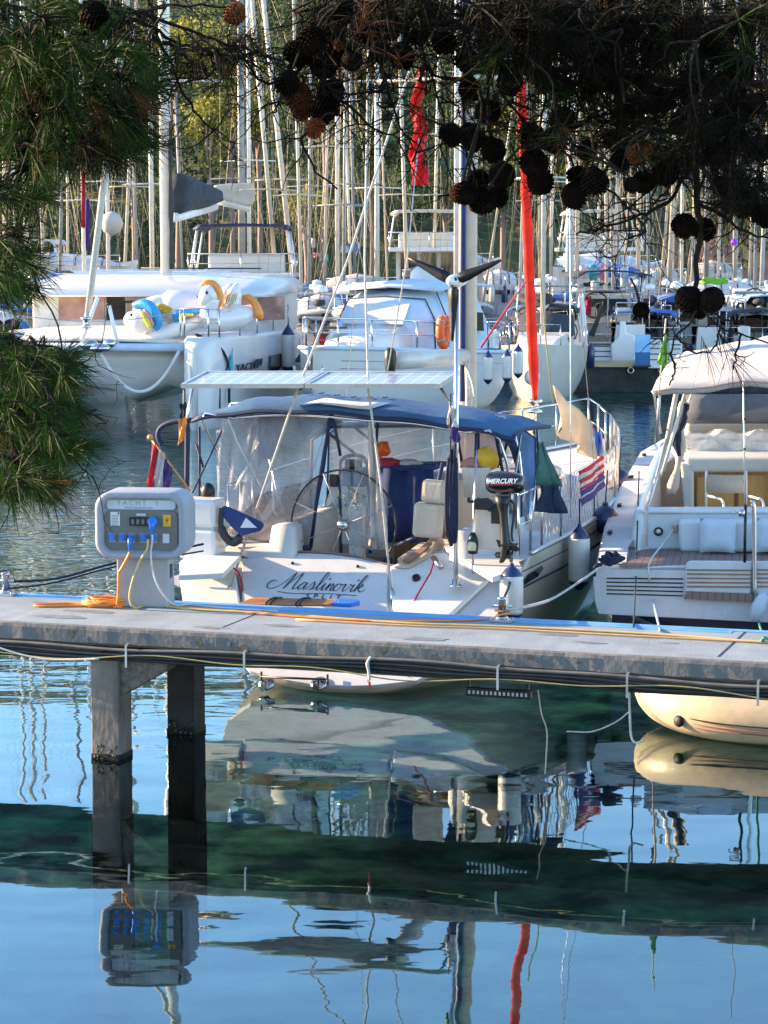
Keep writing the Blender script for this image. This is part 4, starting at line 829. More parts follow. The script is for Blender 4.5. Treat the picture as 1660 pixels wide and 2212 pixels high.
# wooden gangplank lying behind the jetty edge with blue tip
gp = thing('wooden_gangplank', 'slatted wooden gangplank with a blue end lying along the back edge of the jetty', 'gangplank', MF)
a = MF.px(528, 1300, ly=.15); b = MF.px(728, 1302, ly=.15)
m = MB(); n_ = 26
rows = []
for i in range(n_ + 1):
    t = i / n_; c = a.lerp(b, t); wdt = .19 * (1 - .25 * t); rows.append((c, wdt))
m.tube([c - V(0, w_, 0) for c, w_ in rows], .016, 8); m.tube([c + V(0, w_, 0) for c, w_ in rows], .016, 8); m.build('side_rail', 'orange_wood', gp)
for i in range(n_):
    c, w_ = rows[i]; m = MB(); m.box(c + V(.016, 0, .0), (.022, w_ * 2, .02)); m.build('slat', 'orange_wood', gp)
m = MB(); m.prism([b + V(-.02, -.14, -.02), b + V(.19, -.13, -.022), b + V(.24, 0, -.022), b + V(.19, .13, -.022), b + V(-.02, .14, -.02)], (0, 0, .045)); m.build('blue_end', 'plug_blue', gp, bev=.012)
m = MB(); [m.tube([a.lerp(b, t) + V(math.cos(q) * .012, -math.cos(q) * .2, math.sin(q) * .03 + .005) for q in [i * .5 for i in range(13)]], .008, 5) for t in (.3, .35, .62, .66)]; m.build('lashing', 'rope_black', gp)
# ---- laundry on the starboard rail
def hang(name, label, cat, pix, m_, ly=None, lx=None, stripes=None, wav=.03, grp=None):
    t = thing(name, label, cat, MF, group=grp) if stripes else None
    def build(pix, mt, nm, par):
        tl, tr_, br, bl = [MF.px(x, y, lx=l) if lx_ else MF.px(x, y, ly=l) for x, y, l, lx_ in pix]; rows = []
        for j in range(9):
            a = tl.lerp(bl, j / 8); b = tr_.lerp(br, j / 8)
            rows.append([a.lerp(b, i / 8) + V(wav * math.sin(i * 1.5 + j * .3) * (j / 8 + .2), wav * .5 * math.cos(i * 1.3), -.02 * math.sin(math.pi * i / 8)) for i in range(9)])
        m = MB(); m.sheet(rows, .006); o = m.build(nm, mt, par)
        if not par: o.location = MF.o; o.rotation_euler = (0, 0, MF.yaw)
        return o
    if stripes:
        for p_, mt in stripes: build(p_, mt, 'stripe', t)
        return t
    return tag(build(pix, m_, name, None), label, cat, grp)
q = lambda x, y, l: (x, y, l, False)
hang('green_cloth', 'green cloth hung to dry on the starboard rail of the yacht', 'cloth', [q(1162, 955, 2.0), q(1176, 952, 2.1), q(1205, 1050, 2.1), q(1160, 1045, 2.0)], 'cloth_green', wav=.05)
hang('dark_shorts', 'dark blue shorts drying under the green cloth', 'shorts', [q(1165, 1048, 1.9), q(1210, 1045, 2.0), q(1212, 1108, 2.0), q(1160, 1100, 1.9)], 'cloth_dark', wav=.07)
S4 = []
TLx, TRx, BRx, BLx = (1250, 1018), (1303, 982), (1306, 1050), (1256, 1095)
names = ['cloth_red', 'cloth_white', 'cloth_red', 'cloth_white', 'cloth_red', 'cloth_violet', 'cloth_white', 'cloth_violet']
lim = [0, .13, .25, .38, .48, .57, .74, .78, 1]
for k, mt in enumerate(names):
    a0, a1 = lim[k], lim[k + 1]; lp = lambda A_, B_, t: (A_[0] + (B_[0] - A_[0]) * t, A_[1] + (B_[1] - A_[1]) * t)
    p0, p1, p2, p3 = lp(TLx, BLx, a0), lp(TRx, BRx, a0), lp(TRx, BRx, a1), lp(TLx, BLx, a1)
    S4.append(([(*p0, 1.76, True), (*p1, 1.76, True), (*p2, 1.76, True), (*p3, 1.76, True)], mt))
hang('striped_towel', 'red white and violet striped towel drying on the lifeline', 'towel', None, None, stripes=S4, wav=.012)
hang('long_awning', 'long cream awning cloth slung along the far rail of the foredeck', 'awning', [q(1194, 832, 8.6), q(1282, 912, 8.8), q(1279, 992, 8.6), q(1204, 928, 8.2)], mat('awning_cream', (.72, .58, .38), .85, var=.12, sc=3, bump=.01, bs=6, kind='cloth'), wav=.07)
hang('patterned_cloth', 'blue and white patterned cloth drying near the bow rail', 'cloth', [q(1283, 925, 8.8), q(1300, 935, 9.2), q(1296, 985, 9.0), q(1280, 978, 8.6)], 'cloth_blue', wav=.04)
hang('red_white_cloth', 'red and white spotted cloth right of the blue patterned cloth', 'cloth', [q(1298, 932, 9.0), q(1308, 955, 9.3), q(1306, 1000, 9.0), q(1296, 990, 8.8)], 'cloth_white', wav=.04)
hang('orange_net', 'small orange bag hanging at the bow end of the cream awning', 'bag', [q(1272, 905, 9.2), q(1282, 912, 9.3), q(1280, 940, 9.2), q(1272, 935, 9.2)], 'life_orange', wav=.03)
# fenders
fender(MF.w(MF.px(1252, 1158, ly=2.9)), .50, .115, 'big cream fender with navy cap hanging on the starboard side of the yacht', bottom=True, rope=.3)
fender(MF.w(MF.px(1106, 1240, ly=.6)), .40, .115, 'cream fender with navy top hanging at the stern corner behind the steel bollard', rope=.1)
fender(MF.w(MF.px(350, 1585, ly=.1)) + V(0, .0, .0), .42, .11, 'cream fender half under water beside the rear jetty pile', rope=.6) if False else None
def ball(x, y, ly, r, label, fr=MF):
    t = thing('ball_fender', label, 'fender', loc=fr.w(fr.px(x, y, ly=ly)), group='navy ball fenders between the two boats')
    m = MB(); m.lathe([(r * math.cos(b), r * math.sin(b) * 1.08) for b in [-1.5 + 3.0 * i / 14 for i in range(15)]], n=22); m.build('ball', 'fender_navy', t)
    m = MB(); m.lathe([(r * .25, r), (r * .2, r * 1.25), (0, r * 1.27)], n=10); m.build('eye', 'fender_navy', t)
    m = MB(); m.tube([(0, 0, r * 1.2), (.02, 0, r * 3.6)], .008, 5); m.build('line', 'rope_navy', t)
ball(1308, 1122, 4.6, .155, 'nearer navy ball fender squeezed between the two boats above the big cream fender')
ball(1338, 1040, 7.2, .15, 'farther navy ball fender between the two boats near the striped towel')
yl = rope_thing('stern_mooring_rope', 'pale mooring rope from the steel bollard up to the navy rope heap', [BR + V(.03, 0, .1), BR + V(.3, .2, .12), MF.w(MF.px(1200, 1290, ly=1.0)), MF.w(MF.px(1262, 1250, ly=1.5)), MF.w(MF.px(1300, 1222, ly=1.9))], .014, 'rope_white')
rope_thing('blue_stern_rope', 'blue and white doubled rope from the bollard up to the stern corner', [BR + V(-.02, 0, .14), MF.w(MF.px(1100, 1265, ly=.3)), MF.w(MF.px(1106, 1225, ly=1.0))], .014, 'rope_navy')
# ================================================================== white open-stern boat at the right
o_ = PY(1288, 1230, 23.3); RF = Frame((o_.x, o_.y, 0), -math.radians(9.5))
rb = thing('motor_boat', 'white open-stern boat with teak platform and white canopy at the right edge', 'motor boat', RF)
def R_(x, y, ly=None, lz=None): return RF.px(x, y, ly=ly, lz=lz)
mat('hull_navy_dark', (.008, .015, .06), .4, var=.2, sc=3)
RST = [(0, 2.0, 1.12, .45), (.5, 2.02, 1.16, .2), (2, 2.06, 1.30, -.2), (5, 2.06, 1.48, -.4), (8, 2.0, 1.62, -.4), (10.5, 1.62, 1.72, -.3), (12.5, .9, 1.82, 0), (14, .05, 1.95, .5)]
RS = []
for i in range(43):
    y = 14 * i / 42
    for a, b in zip(RST, RST[1:]):
        if a[0] <= y <= b[0]: t = (y - a[0]) / (b[0] - a[0]); RS.append(tuple(a[k] + (b[k] - a[k]) * t for k in range(4))); break
sh = lambda rings: [[p + V(2.0, 0, 0) for p in r_] for r_ in rings]
m = MB(); m.loft(sh(hull_rings(RS, q=.6))); m.build('hull', 'gelcoat', rb)
m = MB(); m.loft([[V(2 - s_[1] + .05, s_[0], s_[2] - .34), V(2 - s_[1] + .02, s_[0], s_[2] - .30)] for s_ in RS[1:-4]]); 
rr_ = [[V(2 - s_[1] - .004, s_[0], s_[2] - .20), V(2 - s_[1] - .004, s_[0], s_[2] - .15)] for s_ in RS[2:-6]]
m = MB(); m.loft(rr_); m.build('hull_stripe', 'cloth_blue', rb)
# stern plate and platform
m = MB(); P = [R_(x, y, 0) for x, y in ((1281, 1234), (1292, 1226), (1483, 1222), (2060, 1222), (2060, 1348), (1650, 1345), (1293, 1327), (1285, 1300))]; m.prism(P, (0, .06, 0)); m.build('stern_plate', 'transom_white', rb, bev=.012, seg=3)
m = MB(); m.box((2.0, .5, .75), (3.9, .9, .06)); m.build('stern_bottom', 'gelcoat_dull', rb)
for i in range(5):
    m = MB(); y = 1249 + i * 8.3; a = R_(1311, y, -.004); b = R_(1476, y + 1.5 + i * .8, -.004); m.box((a + b) / 2, ((b - a).length, .012, .013), ry=-math.atan2(b.z - a.z, b.x - a.x)); m.build('vent_slot', 'window_dark', rb)
m = MB(); P = [R_(x, y, -.05) for x, y in ((1483, 1216), (1492, 1212), (1625, 1213), (1622, 1283), (1480, 1278))]; m.prism(P, (0, .06, 0)); m.build('step_block', 'transom_white', rb, bev=.012)
m = MB(); P = [R_(x, y, -.05) for x, y in ((1630, 1213), (2060, 1213), (2060, 1290), (1630, 1285))]; m.prism(P, (0, .06, 0)); m.build('step_block', 'transom_white', rb, bev=.012)
for i in range(5):
    for x0, x1 in ((1484, 1624), (1631, 2050)):
        m = MB(); y = 1231 + i * 9; a = R_(x0, y, -.056); b = R_(x1, y + 1.2, -.056); m.box((a + b) / 2, ((b - a).length, .012, .016), ry=-math.atan2(b.z - a.z, b.x - a.x)); m.build('vent_slot', 'teak', rb)
m = MB(); P = [R_(x, y, -.07) for x, y in ((1484, 1279), (1632, 1283), (1630, 1302), (1478, 1294))]; m.prism(P, (0, .06, 0)); m.build('teak_step', 'teak_planks', rb)
zt = R_(1340, 1222, 0).z
m = MB(); P = [R_(x, y, lz=zt + .006) for x, y in ((1339, 1222), (1366, 1193), (1398, 1186), (2060, 1186), (2060, 1222))]; m.prism(P, (0, 0, -.02)); m.build('teak_deck', 'teak_planks', rb)
m = MB(); m.box((2.0, .8, zt - .02), (3.9, 1.6, .03)); m.build('deck_base', 'gelcoat', rb)
m = MB(); m.box((2.0, .75, .40), (3.7, 1.0, .62)); m.build('bottom_paint_shade', 'hull_navy_dark', rb)  # navy antifouling, also painted dark for the shadow under the stern
# port side deck and coaming wall
yb = R_(1400, 1186, lz=zt).y
m = MB(); rows = []
for s_ in RS[0:-2]:
    y = s_[0]; x0 = 2 - s_[1]; w_ = .34 if y > 1 else .30
    rows.append([V(x0 - .01, y, s_[2] - .03), V(x0, y, s_[2] + .02), V(x0 + .05, y, s_[2] + .03), V(x0 + w_, y, s_[2] + .035)])
m.loft(rows); m.build('side_deck', 'nonskid', rb)
m = MB(); rows = []
for s_ in RS[4:22]:
    y = s_[0]; x0 = 2 - s_[1] + .32; rows.append([V(x0, y, s_[2] + .02), V(x0 + .02, y, s_[2] + .28), V(x0 + .07, y, s_[2] + .31), V(x0 + .13, y, s_[2] + .29), V(x0 + .15, y, s_[2] - .3)])
m.loft(rows, caps=True); m.build('coaming', 'gelcoat', rb)
for y in (1.6, 3.3, 5.4, 7.5):
    m = MB(); s_ = [a for a in RS if a[0] >= y][0]; m.box((2 - s_[1] + .08, y, s_[2] + .05), (.05, .16, .03)); m.build('deck_cleat', 'black_plastic', rb, bev=.008)
m = MB(); m.loft(sh(deck_rings([s_ for s_ in RS if s_[0] >= 6.4][:-1], dz=.03))); m.build('foredeck', 'nonskid', rb)
# bulkhead with round instrument and socket
def Rq(name, m_, pts, off, ly, **k):
    mb = MB(); mb.prism([R_(x, y, ly) for x, y in pts], off); return mb.build(name, m_, rb, **k)
blu = mat('gel_blue', (.60, .64, .66), .35, var=.08, sc=2, coat=.2)
Rq('bulkhead', blu, ((1398, 1107), (2060, 1107), (2060, 1186), (1398, 1186)), (0, .08, 0), yb, bev=.02)
Rq('bulkhead_rim', blu, ((1398, 1100), (2060, 1098), (2060, 1110), (1398, 1110)), (0, .25, 0), yb - .05, bev=.03, seg=3)
m = MB(); c = R_(1423, 1148, yb - .01); m.lathe([(.048, 0), (.048, .012), (.034, .014), (.034, .008)], c, (0, -1, 0), 20); d_ = m.build('round_gauge', 'black_plastic', rb)
m = MB(); m.lathe([(.03, 0), (.0, .001)], c + V(0, -.012, 0), (0, -1, 0), 16); m.build('dial', 'text_white', d_)
m = MB(); m.box(R_(1458, 1141, yb - .03), (.06, .05, .09)); m.build('shore_socket', 'steel', rb, bev=.008)
Rq('bench', blu, ((1467, 1118), (2060, 1116), (2060, 1188), (1470, 1188)), (0, -.22, 0), yb, bev=.05, seg=4)
for x0, l in ((1515, 'pale square pillow leaning on the bench of the right boat'), (1637, 'second pale pillow cut by the right edge of the picture')):
    mb = MB(); c = R_(x0 + 36, 1157, yb - .33); G = 9; rows = []
    for sgn in (1, -1):
        rows = [[c + V((i / G - .5) * .37, -sgn * .075 * (max(0, 1 - (2 * i / G - 1) ** 4) * max(0, 1 - (2 * j / G - 1) ** 4)) ** .6 + .04 * (j / G - .5), (j / G - .5) * .36 - .012 * math.sin(3.14 * i / G) * (1 - 2 * (j < G / 2))) for i in range(G + 1)] for j in range(G + 1)]
        mb.loft(rows)
    o = mb.build('pillow', 'cushion_blue'); o.location = RF.o; o.rotation_euler = (0, 0, RF.yaw); tag(o, l, 'pillow', 'pillows on the right boat')
# cockpit interior
Rq('cockpit_side', 'seat_tan', ((1404, 1105), (1440, 1000), (1490, 960), (1500, 1105)), (0, .05, 0), 5.2)
Rq('cabin_bulkhead', 'varnished_wood', ((1496, 1018), (2060, 1018), (2060, 1130), (1496, 1130)), (0, .05, 0), 4.6)
Rq('cabin_door', mat('wood_panel', (.56, .30, .09), .35, var=.2, sc=3, stretch=(6, 6, 1), coat=.3), ((1596, 1026), (1650, 1026), (1650, 1115), (1596, 1115)), (0, -.02, 0), 4.58)
Rq('cabin_door', 'wood_panel', ((1506, 1030), (1586, 1030), (1586, 1115), (1506, 1115)), (0, -.02, 0), 4.58)
Rq('door_post', 'gelcoat_dull', ((1470, 1000), (1499, 1000), (1499, 1120), (1480, 1120)), (0, .2, 0), 4.4, bev=.03)
Rq('dashboard', 'gelcoat_dull', ((1478, 988), (2060, 986), (2060, 1020), (1484, 1022)), (0, .5, .05), 4.4, bev=.05, seg=3)
mb = MB(); rows = [[R_(x, y + 5 * math.sin(x * .07 + y * .05), 4.9 + .1 * math.sin(x * .09 + y * .11)) for x in np.linspace(1474, 2060, 26)] for y in np.linspace(930, 990, 8)]; mb.sheet(rows, .004); mb.build('windscreen_film', mat('film_bright', (.78, .74, .70), .15, kind='film', alpha=.62, var=.12, sc=2, bump=.05, bs=5), rb)
mb = MB(); rows = [[R_(x, y, 5.4 + .05 * math.sin(x * .07)) for x in np.linspace(1482, 2060, 14)] for y in (852, 880, 915)]; mb.sheet(rows, .004); mb.build('shade_mesh', mat('mesh_grey', (.13, .14, .16), .8, kind='film', alpha=.85, var=.1, sc=3), rb)
Rq('rear_cushion', 'cushion', ((1482, 912), (2060, 905), (2060, 935), (1480, 938)), (0, .3, 0), 5.6, bev=.05)
# canopy
TL, TR, BL_, BRc = R_(1484, 764, 4.3), R_(1930, 722, 4.3), R_(1411, 842, 1.5), R_(2090, 842, 1.5); rows = []
for j in range(11):
    v = j / 10; a = BL_.lerp(TL, v); b = BRc.lerp(TR, v); rows.append([a.lerp(b, i / 16) + V(0, 0, .10 * math.sin(math.pi * v) + .10 * math.sin(math.pi * i / 16) + .014 * math.sin(i * 1.7 + j * .9) + .012 * math.sin(j * 2.1 - i)) for i in range(17)])
m = MB(); m.sheet(rows, .012); cn = m.build('canopy', 'white_canvas', rb)
m = MB(); m.tube([p + V(0, -.005, -.008) for p in rows[0]], .016, 6); m.build('canopy_hem', mat('hem_pink', (.6, .4, .36), .8, var=.2, sc=20), rb)
m = MB(); m.sheet([[p for p in rows[0]], [p + V(0, .03, -.07) for p in rows[0]]], .004); m.build('valance', 'white_canvas', rb)
m = MB(); m.tube([r_[0] - V(0, 0, .03) for r_ in rows], .018, 6); m.build('canopy_rafter', 'steel', rb)
for (x0, y0, l0, x1, y1, l1, r) in ((1426, 846, 1.6, 1418, 955, 1.9, .016), (1462, 846, 3.4, 1440, 960, 3.5, .03), (1480, 850, 3.0, 1432, 1020, 2.6, .02), (1413, 850, 1.5, 1428, 935, 3.8, .012), (1496, 850, 4.0, 1478, 900, 4.0, .02), (1440, 950, 2.5, 1400, 1100, 1.8, .018)):
    m = MB(); m.tube([R_(x0, y0, l0), R_(x1, y1, l1)], r, 7); m.build('canopy_pole', 'alu' if r < .02 else 'mast_paint', rb)
mb = MB(); mb.tube(smooth_path([R_(1478, 868, 3.8), R_(1472, 930, 3.8), R_(1466, 1000, 3.6), R_(1450, 1066, 3.4)], 4), [.05 + .02 * math.sin(i * 1.3) for i in range(13)], 8); o = mb.build('rolled_awning', 'cushion'); o.location = RF.o; o.rotation_euler = (0, 0, RF.yaw); tag(o, 'rolled beige side awning hanging from the white canopy frame of the right boat', 'awning')
mb = MB(); mb.tube(smooth_path([R_(1482, 872, 3.6), R_(1474, 910, 3.6), R_(1462, 950, 3.5), R_(1468, 985, 3.5)], 4), [.045, .05, .03, .055, .05, .04, .03, .05, .06, .05, .04, .03, .02], 8); o = mb.build('dark_bag', 'cloth_dark'); o.location = RF.o; o.rotation_euler = (0, 0, RF.yaw); tag(o, 'dark gear bag strapped to the canopy pole of the right boat', 'bag')
# folding deck chair
ch = thing('deck_chair', 'white framed deck chair with cream canvas back in the right boat cockpit', 'chair', RF)
L3 = 3.2
def C(x, y, d=0): return R_(x, y, L3 + d)
m = MB(); m.sheet([[C(1526, 1025), C(1570, 1027), C(1612, 1026)], [C(1526, 1064), C(1570, 1066), C(1612, 1065)]], .02); m.build('backrest', 'cushion', ch)
for (x, s_) in ((1526, -1), (1612, 1)):
    m = MB(); m.tube([C(x, 1018), C(x, 1120, .1)], .014, 8); m.build('back_post', 'white_paint', ch)
    m = MB(); m.tube(smooth_path([C(x, 1070), C(x + 22, 1076, -.35), C(x + 37, 1086, -.5), C(x + 38, 1140, -.5)], 4), .014, 8); m.build('arm_frame', 'white_paint', ch)
m = MB(); m.sheet([[C(1528, 1098), C(1612, 1098)], [C(1560, 1108, -.45), C(1646, 1108, -.45)]], .02); m.build('seat', 'cushion', ch)
# rail post, fishing rod
m = MB(); m.tube(smooth_path([R_(1631, 1302, -.08), R_(1630, 1200, -.08), R_(1629, 1095, -.08), R_(1622, 1084, -.08)], 3), .022, 10); m.build('stern_post', 'steel', rb)
fr2 = thing('fishing_rod', 'fishing rod with reel standing upright at the stern of the right boat', 'fishing rod', RF)
m = MB(); m.tube([R_(1609, 1215, -.15), R_(1611, 1090, -.13)], .015, 8); m.build('grip', 'black_plastic', fr2)
m = MB(); m.tube([R_(1611, 1090, -.13), R_(1608, 960, -.1), R_(1605, 760, -.05)], [.010, .008, .005], 8); m.build('rod', 'alu', fr2)
for y in (905, 970, 1040):
    m = MB(); m.lathe([(.012, -.01), (.013, 0), (.012, .01)], R_(1609, y, -.11), n=8); m.build('guide_ring', 'black_plastic', fr2)
m = MB(); m.lathe([(.03, -.03), (.04, -.02), (.035, 0), (.04, .02), (.03, .03)], R_(1603, 1108, -.18), (1, -.2, 0), 14); m.tube([R_(1603, 1108, -.18), R_(1588, 1104, -.2), R_(1586, 1110, -.22)], .009, 6); m.build('reel', 'steel', fr2)
flag('lime_flag', 'lime green pennant on a thin pole beside the white canopy', ((1439, 688), (1424, 850)), None, 1.3, RF, 'rope_white', pr=.008, knob=False, cloth=((((1436, 730), (1440, 722), (1444, 775), (1436, 793)), 'cloth_lime'), (((1428, 752), (1436, 730), (1436, 793), (1420, 786)), 'cloth_lime')))
m = MB(); [m.tube(smooth_path([R_(1323 + dx, 1203 + dy, .1), R_(1310 + dx, 1198 + dy, .15), R_(1318, 1210 + dy, .0), R_(1338 + dx, 1206, .1), R_(1328, 1196 + dy, .2)], 4), .02, 6) for dx, dy in ((0, 0), (6, 3), (-8, 4), (10, 8), (-14, 10), (2, -4))]; m.tube(smooth_path([R_(1300, 1218, -.05), R_(1286, 1225, -.1), R_(1284, 1245, -.1)], 4), .02, 6)
o = m.build('rope_heap', 'rope_navy'); o.location = RF.o; o.rotation_euler = (0, 0, RF.yaw); tag(o, 'heap of navy rope on the stern corner of the right boat', 'rope')
rope_thing('dark_line', 'thin dark line falling from the side deck of the right boat to the jetty', [RF.w(R_(1381, 1018, 3.0)), RF.w(R_(1377, 1150, 1.0)), RF.w(R_(1374, 1250, -.1)), on(1369, 1354, .02)], .008, 'rope_black')
rope_thing('shore_cable', 'cream shore cable from the right boat bulkhead socket down to the jetty', [RF.w(R_(1456, 1143, yb - .06)), RF.w(R_(1430, 1178, yb - .4)), RF.w(R_(1406, 1210, .2)), RF.w(R_(1402, 1240, -.08)), RF.w(R_(1412, 1300, -.12)), on(1426, 1362, .02)], .010, 'white_cable', 'cable')
m = MB(); m.lathe([(.0, -.16), (.05, -.14), (.075, 0), (.05, .13), (0, .16)], R_(1640, 1310, -.12), (.4, 0, 1), 14); o = m.build('rope_fender', 'cushion_blue'); o.location = RF.o; o.rotation_euler = (0, 0, RF.yaw); tag(o, 'grey soft fender at the lower right stern corner of the right boat', 'fender')
rope_thing('green_line', 'green rope dangling from the grey soft fender to the jetty', [RF.w(R_(1644, 1325, -.15)), RF.w(R_(1640, 1345, -.2)), on(1650, 1378, .02), on(1644, 1384, .02)], .012, 'rope_green')
# ================================================================== dinghy tied behind the jetty
c = PZ(1470, 1592, 0.0); DF = Frame((c.x, c.y, 0), yaw - .05)
dg = thing('inflatable_dinghy', 'cream inflatable dinghy floating low behind the jetty at the right', 'dinghy', DF)
r0 = .235
path = smooth_path([(2.6, .0, .22), (1.2, .0, .22), (.35, .02, .23), (-.12, .22, .27), (-.34, .62, .33), (-.12, 1.02, .27), (.35, 1.22, .23), (1.2, 1.24, .22), (2.6, 1.24, .22)], 7)
m = MB(); m.tube(path, r0, 20); m.build('tube', 'dinghy', dg)
for k, a in enumerate((-.15, -.32, -.48)):
    m = MB(); P = [p + V(0, -math.cos(a) * (r0 + .004), math.sin(a) * r0) for p in path[:18]]; P += [path[i] + V(-math.cos(a) * (r0 + .004) * .8, -.3 * (r0), math.sin(a) * r0) for i in (19, 21, 23)]
    m.tube(P, .007, 5); m.build('rub_strake', 'rope_black' if k == 0 else 'pink_clay', dg)
m = MB(); m.tube([p + V(0, -.22, -.02 + .03 * math.sin(i * .8)) for i, p in enumerate(path[:16])], .007, 5); m.build('grab_line', 'rope_black', dg)
m = MB(); m.lathe([(.05, 0), (.055, .015), (.02, .03)], V(.02, -.12, .17), (-.4, -1, 0), 12); m.build('tow_ring', 'black_rubber', dg)
m = MB(); m.box((1.4, .62, .16), (2.6, .9, .04)); m.build('floor', 'dinghy', dg)
# ================================================================== far side of the basin
def ell(mb, c, r, rot=0, n=14, k=9, mi=0, rx=0):
    Rm = Matrix.Rotation(rot, 3, 'Z') @ Matrix.Rotation(rx, 3, 'Y'); c = Vector(c)
    mb.loft([[c + Rm @ V(r[0] * math.cos(b) * math.cos(a), r[1] * math.cos(b) * math.sin(a), r[2] * math.sin(b)) for a in [2 * math.pi * i / n for i in range(n)]] for b in [-math.pi / 2 + .12 + (math.pi - .24) * j / k for j in range(k + 1)]], True, True, mi)
mat('hull_white_far', (.54, .53, .50), .35, var=.1, sc=.6)
mat('hull_beige_far', (.50, .45, .38), .45, var=.12, sc=.6)
mat('hull_grey_far', (.36, .36, .38), .45, var=.12, sc=.6)
mat('hull_navy_far', (.03, .06, .16), .3, var=.12, sc=.6)
mat('cover_beige', (.50, .44, .37), .85, var=.14, sc=2, bump=.02, bs=5)
mat('cover_grey', (.035, .04, .05), .85, var=.2, sc=2, bump=.03, bs=5)
mat('cover_blue', (.05, .15, .45), .85, var=.2, sc=2, bump=.03, bs=5)
mat('cover_white', (.58, .57, .55), .8, var=.1, sc=2, bump=.02, bs=5)
mat('cover_red', (.60, .03, .02), .8, var=.2, sc=2, bump=.03, bs=5)
mat('cover_paleblue', (.48, .58, .68), .7, var=.1, sc=1.5, bump=.02, bs=3)
mat('mast_gold', (.60, .52, .40), .4, .1, var=.15, sc=2)
mat('rig_wire', (.27, .24, .18), .5, .3, var=.2, sc=4)
def far_sail(px_, D, L_, beam, label, mast='mast_paint', cover='cover_grey', bim='cover_beige', hull='hull_white_far', yaw_=0, mh=15, mr=.07, tilt=0, facing=1, detail=True, group=None, lines=3, zs=1.25):
    """yacht whose mast foot is seen at px_; facing=1: stern to the camera"""
    x = (px_ - CX) / FPX * D; fr = Frame((x, D, 0), yaw_ + (0 if facing > 0 else math.pi)); o = thing('sailing_yacht', label, 'sailing yacht', fr, group=group)
    h = beam / 2; y0 = -L_ * .52; st = [(y0, h * .8, zs - .1, .12), (y0 + L_ * .15, h * .95, zs - .06, -.2), (y0 + L_ * .4, h, zs, -.4), (y0 + L_ * .65, h * .85, zs + .08, -.4), (y0 + L_ * .85, h * .45, zs + .16, -.2), (y0 + L_ * .95, h * .16, zs + .22, 0), (y0 + L_, .02, zs + .25, .35)]
    m = MB(); m.loft(hull_rings(st, 7)); rg = hull_rings([st[0]], 7)[0]; m.add(rg, [tuple(range(len(rg)))]); m.build('hull', hull, o)
    m = MB(); m.loft(deck_rings(st, n=4)); m.build('deck', 'nonskid', o)
    c0, c1 = -L_ * .20, L_ * .24; ch = .42
    m = MB(); m.loft([[V(-w_, y, zs - .05), V(-w_ * .92, y, zs + hh), V(w_ * .92, y, zs + hh), V(w_, y, zs - .05)] for y, w_, hh in ((c0, h * .68, ch), (0, h * .6, ch * .95), (c1 * .7, h * .42, ch * .7), (c1, h * .3, .1))], caps=True, sm=False); m.build('cabin_trunk', 'gelcoat_dull', o)
    for s_ in (-1, 1):
        m = MB(); m.box((s_ * h * .645, c0 * .45, zs + ch * .55), (.03, L_ * .16, .14), rz=s_ * .03); m.build('cabin_window', 'window_dark', o)
    r_ = random.Random(int(px_ * 7 + D))
    T0 = V(tilt * 0, 0, zs + .2); T1 = V(tilt * mh, 0, mh)
    m = MB(); m.tube([T0, T1], [mr, mr * .85], 10, sq=1.35); mm = m.build('mast', mast, o)
    for f_ in ((r_.uniform(.36, .48), r_.uniform(.62, .78)) if detail else ()):
        c = T0.lerp(T1, f_); m = MB(); m.tube([c + V(-h * .62, -.15, -.06), c, c + V(h * .62, -.15, -.06)], .03, 5); m.build('spreader', mast, mm)
    m = MB(); q1, q2 = T0.lerp(T1, .42), T0.lerp(T1, .7)
    for s_ in (-1, 1): m.tube([V(s_ * h * .92, -.1, zs), q1 + V(s_ * h * .62, -.15, 0), q2 + V(s_ * h * .62, -.15, 0), T1], .007, 3); m.tube([V(s_ * h * .9, -.3, zs), q1 + V(s_ * .05, 0, 0)], .006, 3)
    m.tube([V(0, y0, zs), T1], .007, 3)
    for k in range(lines): a = V(r_.uniform(-h, h), r_.uniform(y0, 1.5), zs + .3); m.tube([a, T0.lerp(T1, r_.uniform(.5, 1))], .006, 3)
    m.build('rigging', 'rig_wire', mm)
    m = MB()
    if detail and r_.random() < .35: m.tube([V(0, y0 + L_ - .1, zs + .3), V(0, L_ * .1, mh * .8).lerp(V(0, y0 + L_, zs), .02) * 0 + T1 * .93 + V(0, 0, 0)], [.05, .035], 7); m.build('furled_sail', r_.choice(['cover_white', 'cover_white', 'mast_gold', 'cover_blue' if D > 100 else 'mast_gold']), o) if m.v else None
    bz = zs + 1.15
    m = MB(); m.tube([V(0, -.1, bz), V(0, -L_ * .36, bz + .12)], .07, 8); bo = m.build('boom', mast, o)
    m = MB(); n_ = 9; m.tube([V(0, -.12 - L_ * .35 * i / n_, bz + .2 + .12 * i / n_ + (.12 if i < 2 else 0)) for i in range(n_ + 1)], [(.26 - .012 * i) * (1 + .12 * math.sin(i * 2.4)) for i in range(n_ + 1)], 9, sq=.6); m.build('sail_cover', cover, bo)
    if bim:
        m = MB(); R = []
        for y, dz in ((y0 + L_ * .03, -.03), (y0 + L_ * .10, .04), (y0 + L_ * .18, .04), (y0 + L_ * .25, -.03)): R.append([V(-h * .75, y, zs + .98 + dz), V(-h * .6, y, zs + 1.12 + dz), V(0, y, zs + 1.2 + dz), V(h * .6, y, zs + 1.12 + dz), V(h * .75, y, zs + .98 + dz)])
        m.sheet(R, .03); bi = m.build('bimini', bim, o)
        m = MB(); [m.tube([V(s_ * h * .75, y0 + L_ * .12, zs), V(s_ * h * .72, y0 + L_ * f_, zs + 1.0)], .016, 4) for s_ in (-1, 1) for f_ in (.04, .14, .24)]; m.build('bimini_frame', 'steel', bi)
